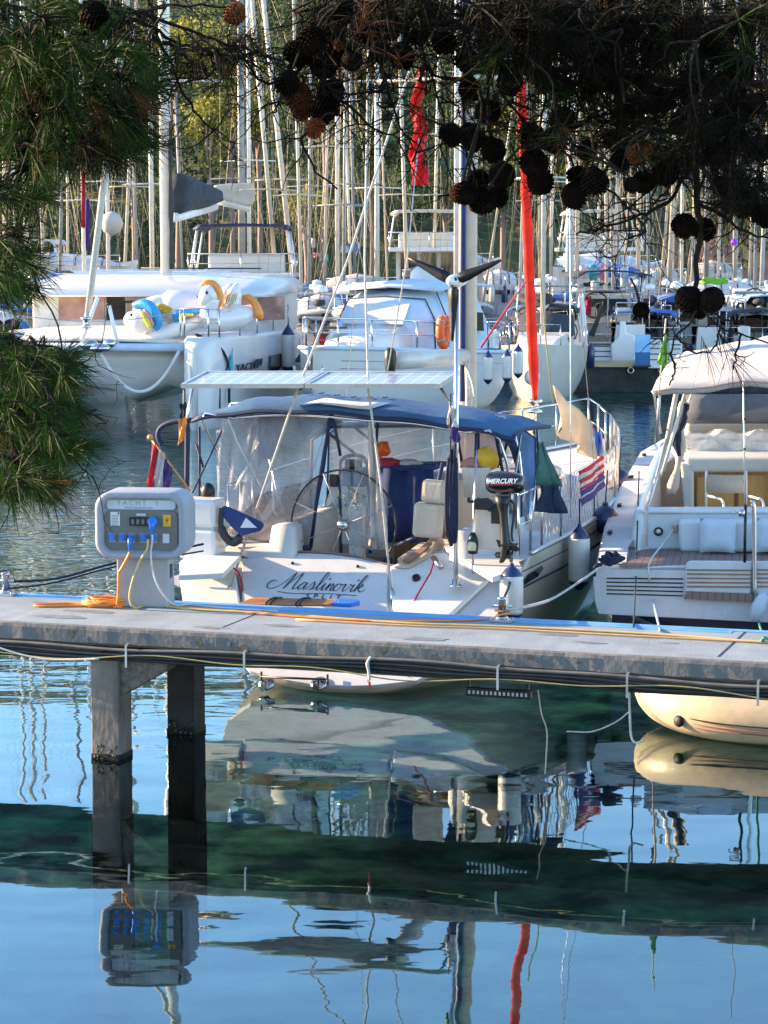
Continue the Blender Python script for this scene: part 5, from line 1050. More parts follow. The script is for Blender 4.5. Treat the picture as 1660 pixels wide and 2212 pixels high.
        m = MB(); R = []
        for y, zt in ((c0 - .5, 1.02), (c0 + .1, 1.0), (c0 + .9, .45)): R.append([V(-h * .68, y, zs + .2), V(-h * .62, y, zs + zt - .12), V(0, y, zs + zt), V(h * .62, y, zs + zt - .12), V(h * .68, y, zs + .2)])
        m.loft(R); m.build('sprayhood', r_.choice([bim, cover]), o)
    if detail:
        if bim:
            m = MB(); m.box((0, c0 - .22, zs + .62), (h * .9, .03, .42)); m.build('hood_window', 'window_dark', o)
        if r_.random() < .55:      # stern arch with a panel
            m = MB(); m.tube(smooth_path([V(-h * .8, y0 + .25, zs), V(-h * .78, y0 + .1, zs + 1.5), V(-h * .6, y0 + .05, zs + 1.75), V(h * .6, y0 + .05, zs + 1.75), V(h * .78, y0 + .1, zs + 1.5), V(h * .8, y0 + .25, zs)], 3), .025, 5); ar = m.build('stern_arch', 'steel', o)
            if r_.random() < .5: m = MB(); m.box((0, y0 + .2, zs + 1.8), (h * 1.3, .8, .04)); m.build('solar_panel', 'solar_cells', ar)
            if r_.random() < .5: m = MB(); m.lathe([(.22, 0), (.24, .05), (.22, .16), (.1, .24), (0, .25)], V(h * .3, y0 + .1, zs + 1.78), n=10); m.build('radar', 'white_paint', ar)
        if r_.random() < .45:      # tender hung on the stern
            m = MB(); m.tube(smooth_path([V(-h * .7, y0 - .25, zs - .35), V(-h * .3, y0 - .3, zs - .1), V(h * .5, y0 - .3, zs - .1), V(h * .75, y0 - .25, zs + .15)], 3), .19, 8); m.tube(smooth_path([V(-h * .7, y0 - .25, zs - .75), V(h * .5, y0 - .3, zs - .6), V(h * .75, y0 - .25, zs - .2)], 3), .17, 8); m.build('hung_tender', r_.choice(['cover_grey', 'gelcoat_dull', 'cover_beige']), o)
        else:
            m = MB(); m.box((-h * .4, y0 + .15, zs + .45), (.4, .25, .5)); m.build('life_raft', 'gelcoat', o, bev=.06)
        for k in range(2):
            m = MB(); c = V((-1, 1)[k] * h * .4, y0 + L_ * .17, zs + .35); m.tube([c + V(math.cos(t) * .4, 0, math.sin(t) * .4) for t in [i * .52 for i in range(12)]], .022, 4, closed=True); m.build('steering_wheel', 'black_rubber', o)
        m = MB(); m.box((r_.uniform(-.5, .5) * h, y0 + L_ * .2, zs + .3), (.5, .4, .4)); m.build('cockpit_bag', r_.choice(['cloth_blue', 'cloth_red', 'cover_grey', 'cloth_yellow', 'cushion', 'cloth_dark']), o, bev=.08)
        m = MB(); yb_ = y0 + L_ * .1
        P = [V(-h * .85, yb_, zs), V(-h * .8, y0 + .1, zs), V(0, y0 + .05, zs), V(h * .8, y0 + .1, zs), V(h * .85, yb_, zs)]; rail(m, P, .65, .016); m.build('pushpit', 'steel', o)
        m = MB(); P = [V(-h * .5, y0 + L_ * .84, zs + .15), V(-h * .1, y0 + L_ * .96, zs + .2), V(h * .1, y0 + L_ * .96, zs + .2), V(h * .5, y0 + L_ * .84, zs + .15)]; rail(m, P, .6, .016); m.build('pulpit', 'steel', o)
        for s_ in (-1, 1):
            m = MB(); P = [V(s_ * h * .93, y0 + L_ * f_, zs) for f_ in (.15, .3, .45, .6)]; rail(m, P, .58, .010); m.build('lifeline', 'steel', o)
        m = MB(); m.tube([V(.2, y0 + .2, zs + .6), V(.2, y0 + .2, zs + 1.9)], .012, 4); m.lathe([(.0, -.05), (.18, 0), (.18, .12), (0, .18)], V(.2, y0 + .2, zs + 1.9), n=10) if r_.random() < .4 else m.box(V(.2, y0 + .2, zs + 1.9), (.08, .08, .2)); m.build('antenna', 'white_paint', o)
        for k in range(r_.randint(1, 3)):
            s_ = r_.choice((-1, 1)); yy = y0 + L_ * r_.uniform(.1, .5); m = MB(); m.lathe([(0, -.7), (.12, -.65), (.13, -.1), (.05, .05), (.01, .1)], V(s_ * (h * .97 + .1), yy, zs - .05), n=8); m.build('fender', r_.choice(['fender_white', 'fender_navy']), o)
    return o
# ---- far quay
QF = Frame((PY(1420, 840, 73).x, 73, 0), -.02)
qy = thing('far_quay', 'far dark stone quay with a wooden rubbing edge at the right', 'quay', QF)
m = MB(); m.box((6.5, .6, .40), (20, 1.2, .92)); m.build('quay_wall', mat('quay_dark', (.055, .055, .05), .9, var=.5, sc=1.2, bump=.04, bs=5), qy, bev=.03)
m = MB(); m.box((6.5, -.05, .86), (20, .14, .15)); m.build('rubbing_edge', mat('quay_wood', (.55, .42, .22), .7, var=.2, sc=2, stretch=(.4, 4, 4)), qy)
m = MB(); m.box((6.5, .62, .89), (20, 1.15, .07)); m.build('quay_top', 'quay_wood', qy)
for x, y in ((1363, 800), (1430, 801)):
    m = MB(); p = QF.px(x, y, ly=-.1); m.tube([p + V(math.cos(a) * .09, 0, math.sin(a) * .09) for a in [i * .5236 for i in range(12)]], .018, 6, closed=True); m.build('ring', 'steel', qy)
# ---- catamaran
c = PY(190, 750, 57.5); CF = Frame((c.x, 57.5, 0), -math.radians(9.5))
def K(x, y, ly=None, lx=None, lz=None): return CF.px(x, y, lx=lx, ly=ly, lz=lz)
cat = thing('catamaran', 'big white catamaran at the left with pinkish cabin windows and long flat roof', 'catamaran', CF)
gw = mat('cat_white', (.56, .56, .56), .3, var=.06, sc=.8, coat=.3)
for s_ in (-1, 1):
    R = []
    for y, hw, zt in ((-.35, .10, 2.0), (-.15, .30, 2.22), (.3, .42, 2.30), (1.5, .55, 2.32), (3.5, .66, 2.30), (6, .72, 2.28), (9, .72, 2.2), (10.4, .7, 1.9), (11.6, .66, .9)):
        cx_ = 2.8 * s_; R.append([V(cx_ - hw, y, zt - .12), V(cx_ - hw * .8, y, zt), V(cx_ + hw * .8, y, zt), V(cx_ + hw, y, zt - .14), V(cx_ + hw * 1.0, y, 1.25), V(cx_ + hw * .86, y, .5), V(cx_ + hw * .45, y + .1, -.3), V(cx_ - hw * .45, y + .1, -.3), V(cx_ - hw * .86, y, .5), V(cx_ - hw, y, 1.25)])
    m = MB(); m.loft(R, True, True); m.build('hull', gw, cat)
m = MB(); m.tube([V(-2.5, .05, 2.02), V(2.5, .05, 2.02)], .10, 12); m.build('cross_beam', 'cover_paleblue', cat)
m = MB(); R = []
for y, zb, zt in ((.9, 1.35, 1.95), (1.2, .95, 2.1), (2.2, .78, 2.2), (4, .72, 2.25), (9.5, .75, 2.25)):
    R.append([V(-2.35, y, zb - .1), V(-2.35, y, zt), V(-1, y, zt + .04), V(1, y, zt + .04), V(2.35, y, zt), V(2.35, y, zb - .1), V(1.7, y, zb + .12), V(1.2, y, zb - .05), V(.7, y, zb - .25 if y > 1 else zb), V(.2, y, zb), V(-.6, y, zb + .1), V(-1.6, y, zb + .12)])
m.loft(R, True, True); m.build('bridge_deck', gw, cat)
m = MB(); R = [[V(-2.4, y, z), V(-1.2, y, z + .05), V(0, y, z + .07), V(1.2, y, z + .05), V(2.4, y, z)] for y, z in ((.1, 2.1), (1.0, 2.14), (2.4, 2.28), (4.2, 2.32))]; m.sheet(R, .05); m.build('foredeck', 'nonskid', cat)
# saloon, windows, roof
R = [[V(-w_, y, 2.2), V(-w_, y, 3.3), V(w_, y, 3.3), V(w_, y, 2.2)] for y, w_ in ((5.0, 3.0), (5.8, 3.3), (10, 3.25))]
m = MB(); m.loft(R, caps=True, sm=False); sl = m.build('saloon', 'gelcoat_dull', cat)
wx = [(126, 226), (229, 270), (273, 403), (406, 434), (437, 484), (487, 547), (551, 615)]
for i, (a, b) in enumerate(wx):
    l = 4.95 if b < 560 else 5.35
    m = MB(); m.prism([K(a, 641, l), K(b, 641, l), K(b, 690, l), K(a, 693, l)], (0, .06, 0)); m.build('saloon_window', 'window_dark' if i in (1, 3) else 'window_pink_reflection', sl, bev=.02)
m = MB(); a, b = K(270, 652, 4.88), K(350, 680, 4.88)
for (c, d) in (((a.x, a.z, b.x, a.z)), ((a.x, b.z, b.x, b.z))) if False else (): pass
m.tube([V(a.x, 4.88, a.z), V(b.x, 4.88, a.z), V(b.x, 4.88, b.z), V(a.x, 4.88, b.z)], .03, 4, closed=True); m.build('window_frame', 'black_plastic', sl)
R = []
for y, w_, z0, z1 in ((4.35, 3.15, 3.22, 3.30), (4.6, 3.55, 3.18, 3.52), (5.6, 3.62, 3.2, 3.70), (7.5, 3.6, 3.25, 3.84), (9.6, 3.5, 3.3, 3.82), (10.6, 3.3, 3.3, 3.6)):
    R.append([V(-w_, y, z0), V(-w_ * .97, y, z0 + (z1 - z0) * .55), V(-w_ * .8, y, z1 - .08), V(-w_ * .3, y, z1), V(w_ * .3, y, z1), V(w_ * .8, y, z1 - .08), V(w_ * .97, y, z0 + (z1 - z0) * .55), V(w_, y, z0)])
m = MB(); m.loft(R, True, True); m.build('roof', gw, cat)
for i in range(4):
    m = MB(); m.box((-.4 + .3 * (i % 2), 6.0 + i * .75, 3.78 + i * .03), (4.6, .05, .03)); m.build('roof_batten', 'cover_paleblue', cat)
m = MB(); m.tube([K(305, 726 - 147, 8.0), K(565, 727 - 147, 8.0)], .02, 5); m.build('roof_rail', 'black_plastic', cat)
# side wall detail on the right hull
def side_q(name, m_, pts, out=3.53, th=.03):
    mb = MB(); mb.prism([K(x, y, lx=out) for x, y in pts], (th, 0, 0)); return mb.build(name, m_, cat)
side_q('hull_window', 'window_dark', ((584, 768), (622, 760), (630, 800), (582, 806)))
side_q('hull_window', 'window_dark', ((553, 776), (566, 774), (564, 789), (551, 791)))
text('lettering', 'YACHT', .26, V(3.47, 2.6, 1.36), (.055, 1, .0), (1, -.055, 0), 'ink', cat, sx=2.6, shear=.1, extrude=.012)
m = MB(); c = V(3.33, 1.0, 1.35); m.prism([c, c + V(0.02, .35, .0), c + V(.04, .28, .62)], (.02, 0, 0)); m.build('emblem', 'inf_teal', cat)
m = MB(); m.prism([c + V(0.02, -.25, .0), c + V(0.02, -.02, -.02), c + V(.02, .22, .45)], (.02, 0, 0)); m.build('emblem', 'inf_blue', cat)
# mast, forestay, boom with dark cover
mf = K(360, 582, 6.4)
m = MB(); m.tube([V(mf.x, mf.y, 3.7), V(mf.x, mf.y, 19)], .115, 14, sq=1.4); mt_ = m.build('mast', mat('mast_bright', (.72, .69, .64), .35, .1, var=.1, sc=3), cat)
m = MB(); m.tube([V(mf.x + .17, mf.y - .15, 3.9 + .5 * i) for i in range(9)], [.06, .09, .05, .10, .08, .06, .09, .05, .03], 7); m.build('tied_halyards', 'cover_grey', mt_)
for z in (9, 13):
    m = MB(); m.tube([V(mf.x - 1.6, mf.y + .3, z), V(mf.x, mf.y, z), V(mf.x + 1.6, mf.y + .3, z)], .04, 6); m.build('spreader', 'mast_bright', mt_)
b0 = K(378, 470, 6.8); b1 = K(464, 446, 10.5)
m = MB(); m.tube([b0, b1], .13, 10); bm_ = m.build('boom', 'mast_bright', cat)
cc = [(380, 374, 462), (398, 378, 459), (420, 388, 453), (444, 398, 446), (462, 408, 440)]
m = MB(); R = []
for i, (x, ya, yb_) in enumerate(cc):
    a, b = K(x, ya, 6.9 + i * .85), K(x, yb_, 6.9 + i * .85); R.append([V(a.x + dx * (.10 if t < .15 or t > .85 else .28) + .03 * math.sin(i * 2 + t * 9), a.y, a.z + (b.z - a.z) * t) for dx, t in ((-1, 0), (-1, .2), (-1, .5), (-1, .8), (-1, 1), (1, 1), (1, .8), (1, .5), (1, .2), (1, 0))])
m.loft(R, True, True); sc_ = m.build('sail_cover', 'cover_grey', bm_)
for t_ in (.2, .42, .63, .85):
    m = MB(); m.tube([r_[int(0)].lerp(r_[4], t_) + V(-.19 if .15 < t_ < .8 else -.1, -.08, 0) for r_ in R], .018, 4); m.build('strap', 'mast_grey', sc_)
for k in (1, 2, 3):
    m = MB(); m.tube([p + V(-.02, -.04, 0) for p in R[k][:5]], .02, 4); m.build('batten_seam', 'steel', sc_)
fs = K(187, 705, .1); ft = V(mf.x, mf.y, 18.5)
m = MB(); m.tube([fs, fs + (ft - fs) * .5, ft], [.085, .10, .07], 8); m.build('furled_sail', 'rope_white', cat)
m = MB(); m.lathe([(.12, 0), (.16, .04), (.07, .08), (.07, .2), (.16, .24), (.12, .28)], fs + V(0, 0, -.05), n=12); m.build('furling_drum', 'steel', cat)
for a, b in (((173, 748), (212, 642)), ((256, 748), (236, 660))):
    m = MB(); m.tube([K(*a, .15), K(*b, .15)], .05, 6); m.build('bow_strut', 'white_paint', cat)
m = MB(); m.tube(sag(V(.32, -.05, 1.95), V(2.35, -.05, 1.95), 1.02, 18), .045, 7); m.build('bow_rope', 'cover_white', cat)
m = MB(); m.tube(smooth_path([V(2.7, .2, 2.35), V(3.15, .5, 2.1), V(3.35, .9, 1.6), V(3.35, 1.0, .6)], 4), .035, 6); m.tube(smooth_path([V(2.7, .2, 2.35), V(3.0, .35, 2.0), V(3.2, .5, 1.3), V(3.2, .6, .5)], 4), .03, 6); m.build('dark_mooring_line', 'rope_black', cat)
m = MB(); P = [V(2.35, .1, 2.3), V(2.5, -.1, 2.3), V(3.1, -.1, 2.3), V(3.3, .2, 2.28)]; rail(m, P, .68, .025); m.build('bow_rail', 'steel', cat)
m = MB(); m.tube(sag(V(-2.4, .2, 2.9), V(2.3, .2, 2.9), .25, 12), .015, 4); [m.tube([V(3.4, y, 2.25), V(3.4, y, 2.9)], .02, 5) for y in (2, 4, 6, 8)]; m.tube([V(3.4, 0.2, 2.9), V(3.4, 8, 2.9)], .012, 4); m.build('lifeline', 'steel', cat)
m = MB(); ell(m, K(193, 745, -.1), (.25, .2, .14)); ell(m, K(216, 752, -.12), (.3, .2, .12)); ell(m, K(238, 742, 0), (.18, .2, .12)); m.build('anchor_roller', 'steel', cat)
for (x, y) in ((623, 715), (648, 775)):
    fender(CF.w(K(x, y + 5, lx=3.75)), .95 if x < 640 else .7, .19, 'long white fender with navy cap on the side of the catamaran' if x < 640 else 'shorter white fender behind the long one at the rear of the catamaran', rope=.5)
# ---- two inflatable winged horses on its foredeck
def blob(mb, pts, rads, n=12): mb.tube(smooth_path(pts, 4), [r for r in np.interp(np.linspace(0, len(rads) - 1, (len(pts) - 1) * 4 + 1), range(len(rads)), rads)], n)
u1 = thing('inflatable_unicorn', 'white inflatable horse with blue mane lying on its side on the catamaran foredeck', 'pool float', CF, group='inflatable horses on the catamaran')
l = 1.6
m = MB(); blob(m, [K(355, 688, l), K(375, 668, l), K(410, 672, l), K(432, 690, l)], [.30, .50, .42, .25]); blob(m, [K(300, 690, l - .3), K(330, 672, l - .2), K(360, 664, l)], [.3, .36, .34]); blob(m, [K(318, 735, l - .6), K(345, 724, l - .6), K(385, 710, l - .5), K(430, 695, l - .3)], [.14, .2, .2, .14]); m.build('body', 'inflatable_white', u1)
m = MB(); blob(m, [K(330, 690, l - .5), K(305, 692, l - .6), K(285, 690, l - .6), K(272, 684, l - .6)], [.34, .36, .26, .13]); hd = m.build('head', 'inflatable_white', u1)
m = MB(); ell(m, K(284, 680, l - .92), (.04, .02, .04)); m.build('eye', 'ink', hd)
m = MB(); blob(m, [K(290, 660, l - .7), K(312, 656, l - .8), K(332, 668, l - .9), K(343, 695, l - .9), K(335, 712, l - .9)], [.09, .13, .12, .11, .07]); m.build('mane', 'inf_blue', u1)
m = MB(); blob(m, [K(306, 674, l - 1.0), K(318, 690, l - 1.0), K(326, 708, l - 1.0)], [.05, .09, .06]); m.build('mane_streak', 'inf_yellow', u1)
m = MB(); blob(m, [K(312, 668, l - 1.02), K(322, 682, l - 1.03), K(332, 704, l - 1.03)], [.03, .05, .03]); m.build('mane_streak', 'inf_pink', u1)
for k in range(3):
    m = MB(); blob(m, [K(328 + 4 * k, 663 + 6 * k, l - .45), K(348 + 4 * k, 661 + 6 * k, l - .5), K(372 - 4 * k, 668 + 5 * k, l - .5)], [.03, .07, .03]); m.build('wing_feather', 'cloth_yellow', u1)
m = MB(); blob(m, [K(383, 694, l - .55), K(383, 680, l - .55), K(400, 676, l - .5), K(432, 672, l - .4)], [.08, .12, .10, .06]); m.build('tail', 'inf_blue', u1)
m = MB(); blob(m, [K(388, 690, l - .65), K(396, 682, l - .65), K(418, 680, l - .6)], [.05, .06, .03]); m.build('tail_streak', 'inf_yellow', u1)
u2 = thing('inflatable_unicorn', 'white inflatable winged horse with orange mane sitting upright on the catamaran foredeck', 'pool float', CF, group='inflatable horses on the catamaran')
l = .9
m = MB(); blob(m, [K(450, 690, l), K(480, 690, l + .3), K(520, 684, l + .6), K(555, 670, l + .8)], [.26, .32, .30, .16]); blob(m, [K(452, 690, l - .1), K(452, 668, l - .1), K(455, 645, l - .1)], [.24, .22, .24]); m.build('body', 'inflatable_white', u2)
m = MB(); blob(m, [K(462, 630, l - .1), K(452, 636, l - .15), K(442, 648, l - .2), K(433, 656, l - .2)], [.2, .25, .19, .10]); hd = m.build('head', 'inflatable_white', u2)
m = MB(); ell(m, K(447, 632, l - .40), (.035, .02, .045)); m.build('eye', 'ink', hd)
m = MB(); blob(m, [K(434, 618, l - .1), K(446, 612, l - .1), K(462, 616, l - .05), K(473, 632, l), K(474, 650, l), K(470, 668, l)], [.05, .09, .11, .11, .09, .05]); m.build('mane', 'inf_orange', u2)
for dx, sc_ in ((0, 1), (-14, .85)):
    m = MB(); blob(m, [K(503 + dx, 678, l + .4), K(500 + dx, 655, l + .4), K(506 + dx, 632, l + .4), K(514 + dx, 612, l + .4)], [.12 * sc_, .26 * sc_, .22 * sc_, .05], 14); wg = m.build('wing', 'inflatable_white', u2)
    m = MB(); [m.tube([K(494 + dx + 7 * k, 664 - k * 6, l + .14), K(504 + dx + 5 * k, 636 - 3 * k, l + .18)], .012, 4) for k in range(3)]; m.build('wing_seam', 'cloth_yellow', wg)
m = MB(); blob(m, [K(515, 650, l + .6), K(535, 642, l + .6), K(552, 658, l + .6), K(560, 680, l + .6), K(566, 690, l + .6)], [.04, .10, .10, .13, .05]); m.build('tail', 'inf_orange', u2)
# ---- motor yacht in the middle
c = PY(690, 800, 58.5); YF = Frame((c.x - .2, 58.5, 0), -math.radians(27))
my = thing('motor_yacht', 'white motor yacht with pale blue canvas covers, bow anchor and orange lifebuoy', 'motor yacht', YF)
def Yk(x, y, ly=None, lx=None, lz=None): return YF.px(x, y, lx=lx, ly=ly, lz=lz)
st = [(0, .05, 2.0, .9), (.5, .6, 1.98, .2), (1.4, 1.1, 1.94, -.1), (3, 1.6, 1.86, -.3), (5, 1.8, 1.75, -.4), (7.5, 1.75, 1.65, -.4), (8.8, 1.6, 1.6, -.2)]
m = MB(); m.loft(hull_rings(st, 10, .7)); m.build('hull', 'hull_white_far', my)
m = MB(); m.loft(deck_rings(st, n=6)); m.build('deck', 'nonskid', my)
for s_ in (-1, 1):
    m = MB(); m.tube([V(s_ * (a[1] + .01), a[0], a[2] - .03) for a in st], .06, 6); m.build('rub_rail', 'cover_paleblue', my)
for k in range(3):
    m = MB(); m.tube([V(a[1] * (.97 - .03 * k) + .02, a[0], a[2] - .35 - .2 * k) for a in st[1:]], .012, 4); m.build('hull_chine', 'hull_grey_far', my)
m = MB(); R = []
for y, w_, z1 in ((1.6, .5, 2.05), (2.5, .95, 2.35), (3.4, 1.2, 2.5), (4.2, 1.45, 3.15), (5.0, 1.5, 3.35), (6.2, 1.45, 3.42), (7.6, 1.35, 3.25), (8.3, 1.3, 2.2)):
    R.append([V(-w_, y, 1.7), V(-w_ * .97, y, z1 - (z1 - 1.9) * .45), V(-w_ * .78, y, z1 - .06), V(0, y, z1), V(w_ * .78, y, z1 - .06), V(w_ * .97, y, z1 - (z1 - 1.9) * .45), V(w_, y, 1.7)])
m.loft(R[:3], caps=True); m.build('foredeck_cushions', 'gelcoat', my)
m = MB(); m.loft(R[2:6], caps=True); m.build('windscreen_cover', 'cover_paleblue', my)
m = MB(); m.loft(R[5:], caps=True); m.build('cockpit_cover', 'cover_paleblue', my)
m = MB(); m.sheet([[V(-1.55, y, 3.43 + d), V(0, y, 3.55 + d), V(1.55, y, 3.43 + d)] for y, d in ((4.3, -.12), (5.2, 0), (6.5, .02), (7.6, -.04))], .08); m.build('hard_top', 'cover_paleblue', my)
for y_ in (4.2, 4.75, 5.5):
    w_, z1 = (1.46, 3.17) if y_ < 4.5 else (1.52, 3.38); m = MB(); m.tube([V(-w_, y_, 1.75), V(-w_ * .98, y_, z1 - (z1 - 1.9) * .45), V(-w_ * .79, y_, z1 - .05), V(0, y_, z1 + .02), V(w_ * .79, y_, z1 - .05), V(w_ * .98, y_, z1 - (z1 - 1.9) * .45), V(w_, y_, 1.75)], .02, 4); m.build('cover_seam', 'cover_grey', my)
m = MB(); m.prism([V(1.53, 4.9, 2.3), V(1.47, 7.2, 2.2), V(1.44, 7.2, 2.7), V(1.5, 5.2, 2.85)], (.03, 0, 0)); m.build('side_window', 'window_dark', my)
m = MB(); m.prism([V(-.9, 3.38, 2.45), V(.9, 3.38, 2.45), V(.8, 4.0, 2.98), V(-.8, 4.0, 2.98)], V(0, -.03, .03)); m.build('windscreen_panel', 'cover_white', my)
m = MB(); m.box((-.5, 2.2, 2.4), (.5, .5, .06)); m.build('deck_hatch', 'window_dark', my, bev=.02)
m = MB(); m.lathe([(.42, 0), (.45, .08), (.42, .28), (.25, .42), (0, .46)], V(.2, 6.2, 3.55), n=20); rd = m.build('radar_dome', 'cover_white', my)
P = [V(s_[0] * 1, 0, 0) for s_ in ()]
m = MB(); P = [V(1.75, 5.0, 1.76), V(1.5, 3.0, 1.86), V(1.0, 1.4, 1.94), V(.5, .5, 1.98), V(0, -.25, 2.02), V(-.5, .5, 1.98), V(-1.0, 1.4, 1.94), V(-1.5, 3.0, 1.86), V(-1.75, 5, 1.76)]; rail(m, P, .72, .028); m.build('bow_rail', 'steel', my)
m = MB(); a0 = V(.05, -.18, 1.6); m.tube([a0 + V(0, 0, .4), a0 + V(0, -.08, -.35)], .05, 6); m.tube(smooth_path([a0 + V(-.42, -.05, -.1), a0 + V(-.3, -.12, -.3), a0 + V(0, -.15, -.42), a0 + V(.3, -.12, -.3), a0 + V(.42, -.05, -.1)], 4), .045, 7); m.build('anchor', 'steel', my)
p = Yk(957, 716, lx=1.9)
lb = thing('lifebuoy', 'orange horseshoe lifebuoy on the rail of the white motor yacht', 'lifebuoy', YF)
m = MB(); m.tube([p + V(.02, .20 * math.sin(a), .36 * math.cos(a)) for a in [.35 + i * .28 for i in range(21)]], .12, 10); m.build('ring', 'life_orange', lb)
m = MB(); [m.tube([p + V(.02 + .13 * math.cos(t), .2 * math.sin(a) + .13 * math.sin(t) * math.sin(a), .36 * math.cos(a) + .13 * math.sin(t) * math.cos(a)) for t in [i * .7 for i in range(9)]], .015, 4, closed=True) for a in (1.0, 2.6, 4.2, 5.4)]; m.build('strap', 'cloth_white', lb)
# ---- row of fenders on the yacht's quarter
m = MB(); P = [V(1.72, 7.0, 1.66), V(1.6, 8.7, 1.6), V(0, 8.75, 1.6), V(-1.6, 8.7, 1.6), V(-1.7, 7.0, 1.66)]; rail(m, P, .8, .03); m.build('stern_rail', 'steel', my)
m = MB(); m.box((1.0, 8.6, 1.9), (.5, .4, .5)); m.build('stern_locker', 'gelcoat', my, bev=.05)
for i, (x, yt, nm) in enumerate(((1055, 770, 'left'), (1096, 767, 'middle'), (1120, 757, 'right'))):
    fender(PY(x, yt, 60.0), .62, .13, nm + ' white fender of the three hanging behind the big mast', group='white fenders with navy tips on the motor yacht', rope=.5)
t = thing('ball_fender', 'white ball fender just left of the foot of the red sail', 'fender', loc=PY(1150, 815, 60)); m = MB(); m.lathe([(.21 * math.cos(b), .21 * math.sin(b)) for b in [-1.5 + 3.0 * i / 12 for i in range(13)]], n=18); m.build('ball', 'fender_white', t); m = MB(); m.lathe([(.07, .19), (.05, .3), (0, .31)], n=8); m.build('eye', 'fender_navy', t)
# ---- boats on the far quay, sterns towards us
def far_stern(x0, x1, ytop, D, label, seed, hull='hull_white_far', canopy='cover_grey', ctop=588, cw=1.0, L_=10, yaw_=-.05, banner=None):
    r_ = random.Random(seed); a = (x0 - CX) / FPX * D; b = (x1 - CX) / FPX * D; w_ = b - a; fr = Frame(((a + b) / 2, D, 0), yaw_); h = w_ / 2; zs = CAMH - (ytop - HOR) * D / FPX
    o = thing('motor_boat', label, 'motor boat', fr)
    st = [(0, h * .96, zs, .25), (1.2, h, zs, -.1), (L_ * .6, h * .95, zs + .15, -.3), (L_ * .88, h * .5, zs + .3, -.1), (L_, .05, zs + .4, .5)]
    m = MB(); m.loft(hull_rings(st, 9, .5)); m.build('hull', hull, o)
    m = MB(); m.prism([V(-h * .96, 0, .35), V(-h * .96, 0, zs - .5), V(-h * .6, 0, zs - .5), V(-h * .6, 0, .75), V(h * .1, 0, .75), V(h * .2, 0, zs), V(h * .96, 0, zs), V(h * .96, 0, .35)][::-1], (0, .3, 0)); m.build('transom', 'gelcoat', o, bev=.04, seg=3)
    for k in range(4):
        m = MB(); m.box((-h * .25, .3 + k * .28, .78 + k * (zs - .8) / 4), (h * .75, .3, .05)); m.build('step', 'gelcoat' if k % 2 else 'teak_grey', o, bev=.01)
    m = MB(); m.box((-h * .25, 1.5, zs * .72), (h * .75, .06, zs * .7)); m.build('step_riser', 'gelcoat_dull', o)
    m = MB(); m.box((0, -.3, .42), (w_ * .8, .6, .10)); m.build('swim_platform', 'gelcoat', o, bev=.03)
    m = MB(); m.loft(deck_rings([s_ for s_ in st[1:]], n=4)); m.build('deck', 'nonskid', o)
    m = MB(); R = [[V(-q, y, zs), V(-q * .9, y, z1), V(q * .9, y, z1), V(q, y, zs)] for y, q, z1 in ((2.8, h * .75, zs + .9), (4.0, h * .75, zs + 1.0), (6.5, h * .5, zs + .6))]; m.loft(R, caps=True, sm=False); m.build('cabin', 'gelcoat_dull', o)
    m = MB(); m.box((0, 2.74, zs + .5), (h * 1.2, .06, .55)); m.build('cabin_window', 'window_dark', o, bev=.05)
    for s_ in (-1, 1):
        m = MB(); m.box((s_ * h * .45, 1.8, zs + .25), (h * .4, .5, .5)); m.build('cockpit_seat', r_.choice(['cushion', 'cover_grey', 'gelcoat']), o, bev=.06, seg=3)
    m = MB(); c = V(-h * .3, 1.3, zs + .6); m.tube([c + V(math.cos(t) * .42, 0, math.sin(t) * .42) for t in [i * .42 for i in range(15)]], .03, 5, closed=True); [m.tube([c, c + V(math.cos(t) * .42, 0, math.sin(t) * .42)], .015, 4) for t in (.5, 2.6, 4.7)]; m.build('steering_wheel', 'black_rubber', o)
    zt = CAMH - (ctop - HOR) * (D + 2) / FPX
    m = MB(); R = [[V(-h * cw + (.4 if k == 0 else 0), .8 + k * 1.1, zt - .2 + .05 * k), V(-h * .5 * cw, .8 + k * 1.1, zt), V(0, .8 + k * 1.1, zt + .04), V(h * .5 * cw, .8 + k * 1.1, zt), V(h * cw, .8 + k * 1.1, zt - .12)] for k in range(4)]; m.sheet(R, .05); cn = m.build('canopy', canopy, o)
    m = MB(); [m.tube([V(s_ * h * .85, 1.6, zs), V(s_ * h * .85 * cw, 1 + k * 1.5, zt - .1)], .025, 5) for s_ in (-1, 1) for k in range(3)]; m.build('canopy_frame', 'steel', cn)
    m = MB(); P = [V(-h * .95, 1.8, zs), V(-h * .9, .2, zs), V(-h * .65, .1, zs)]; rail(m, P, .7, .025); P = [V(h * .95, 1.8, zs), V(h * .9, .2, zs), V(h * .2, .1, zs)]; rail(m, P, .7, .025); m.build('stern_rail', 'steel', o)
    return o, fr, h, zs
so_, sf_, _, _ = far_stern(1232, 1396, 700, 74.5, 'white boat with stepped open stern and dark wheel on the far quay', 1, canopy='cover_grey', ctop=588, cw=1.15)
SQ = lambda x, y, l=-.1: sf_.px(x, y, ly=l)
m = MB(); m.prism([SQ(*p) for p in ((1231, 700), (1238, 752), (1252, 782), (1264, 794), (1276, 794), (1270, 740), (1268, 700), (1262, 640), (1252, 640), (1250, 690))], (0, .35, 0)); m.build('stern_wing', 'white_paint', so_, bev=.03)
for k in range(5):
    m = MB(); a = SQ(1272, 791 - k * 11, -.05 + k * .22); b = SQ(1322, 791 - k * 11, -.05 + k * .22); m.box((a + b) / 2 + V(0, .1, .06), ((b - a).length, .22, .13)); m.build('white_step', 'white_paint', so_, bev=.015)
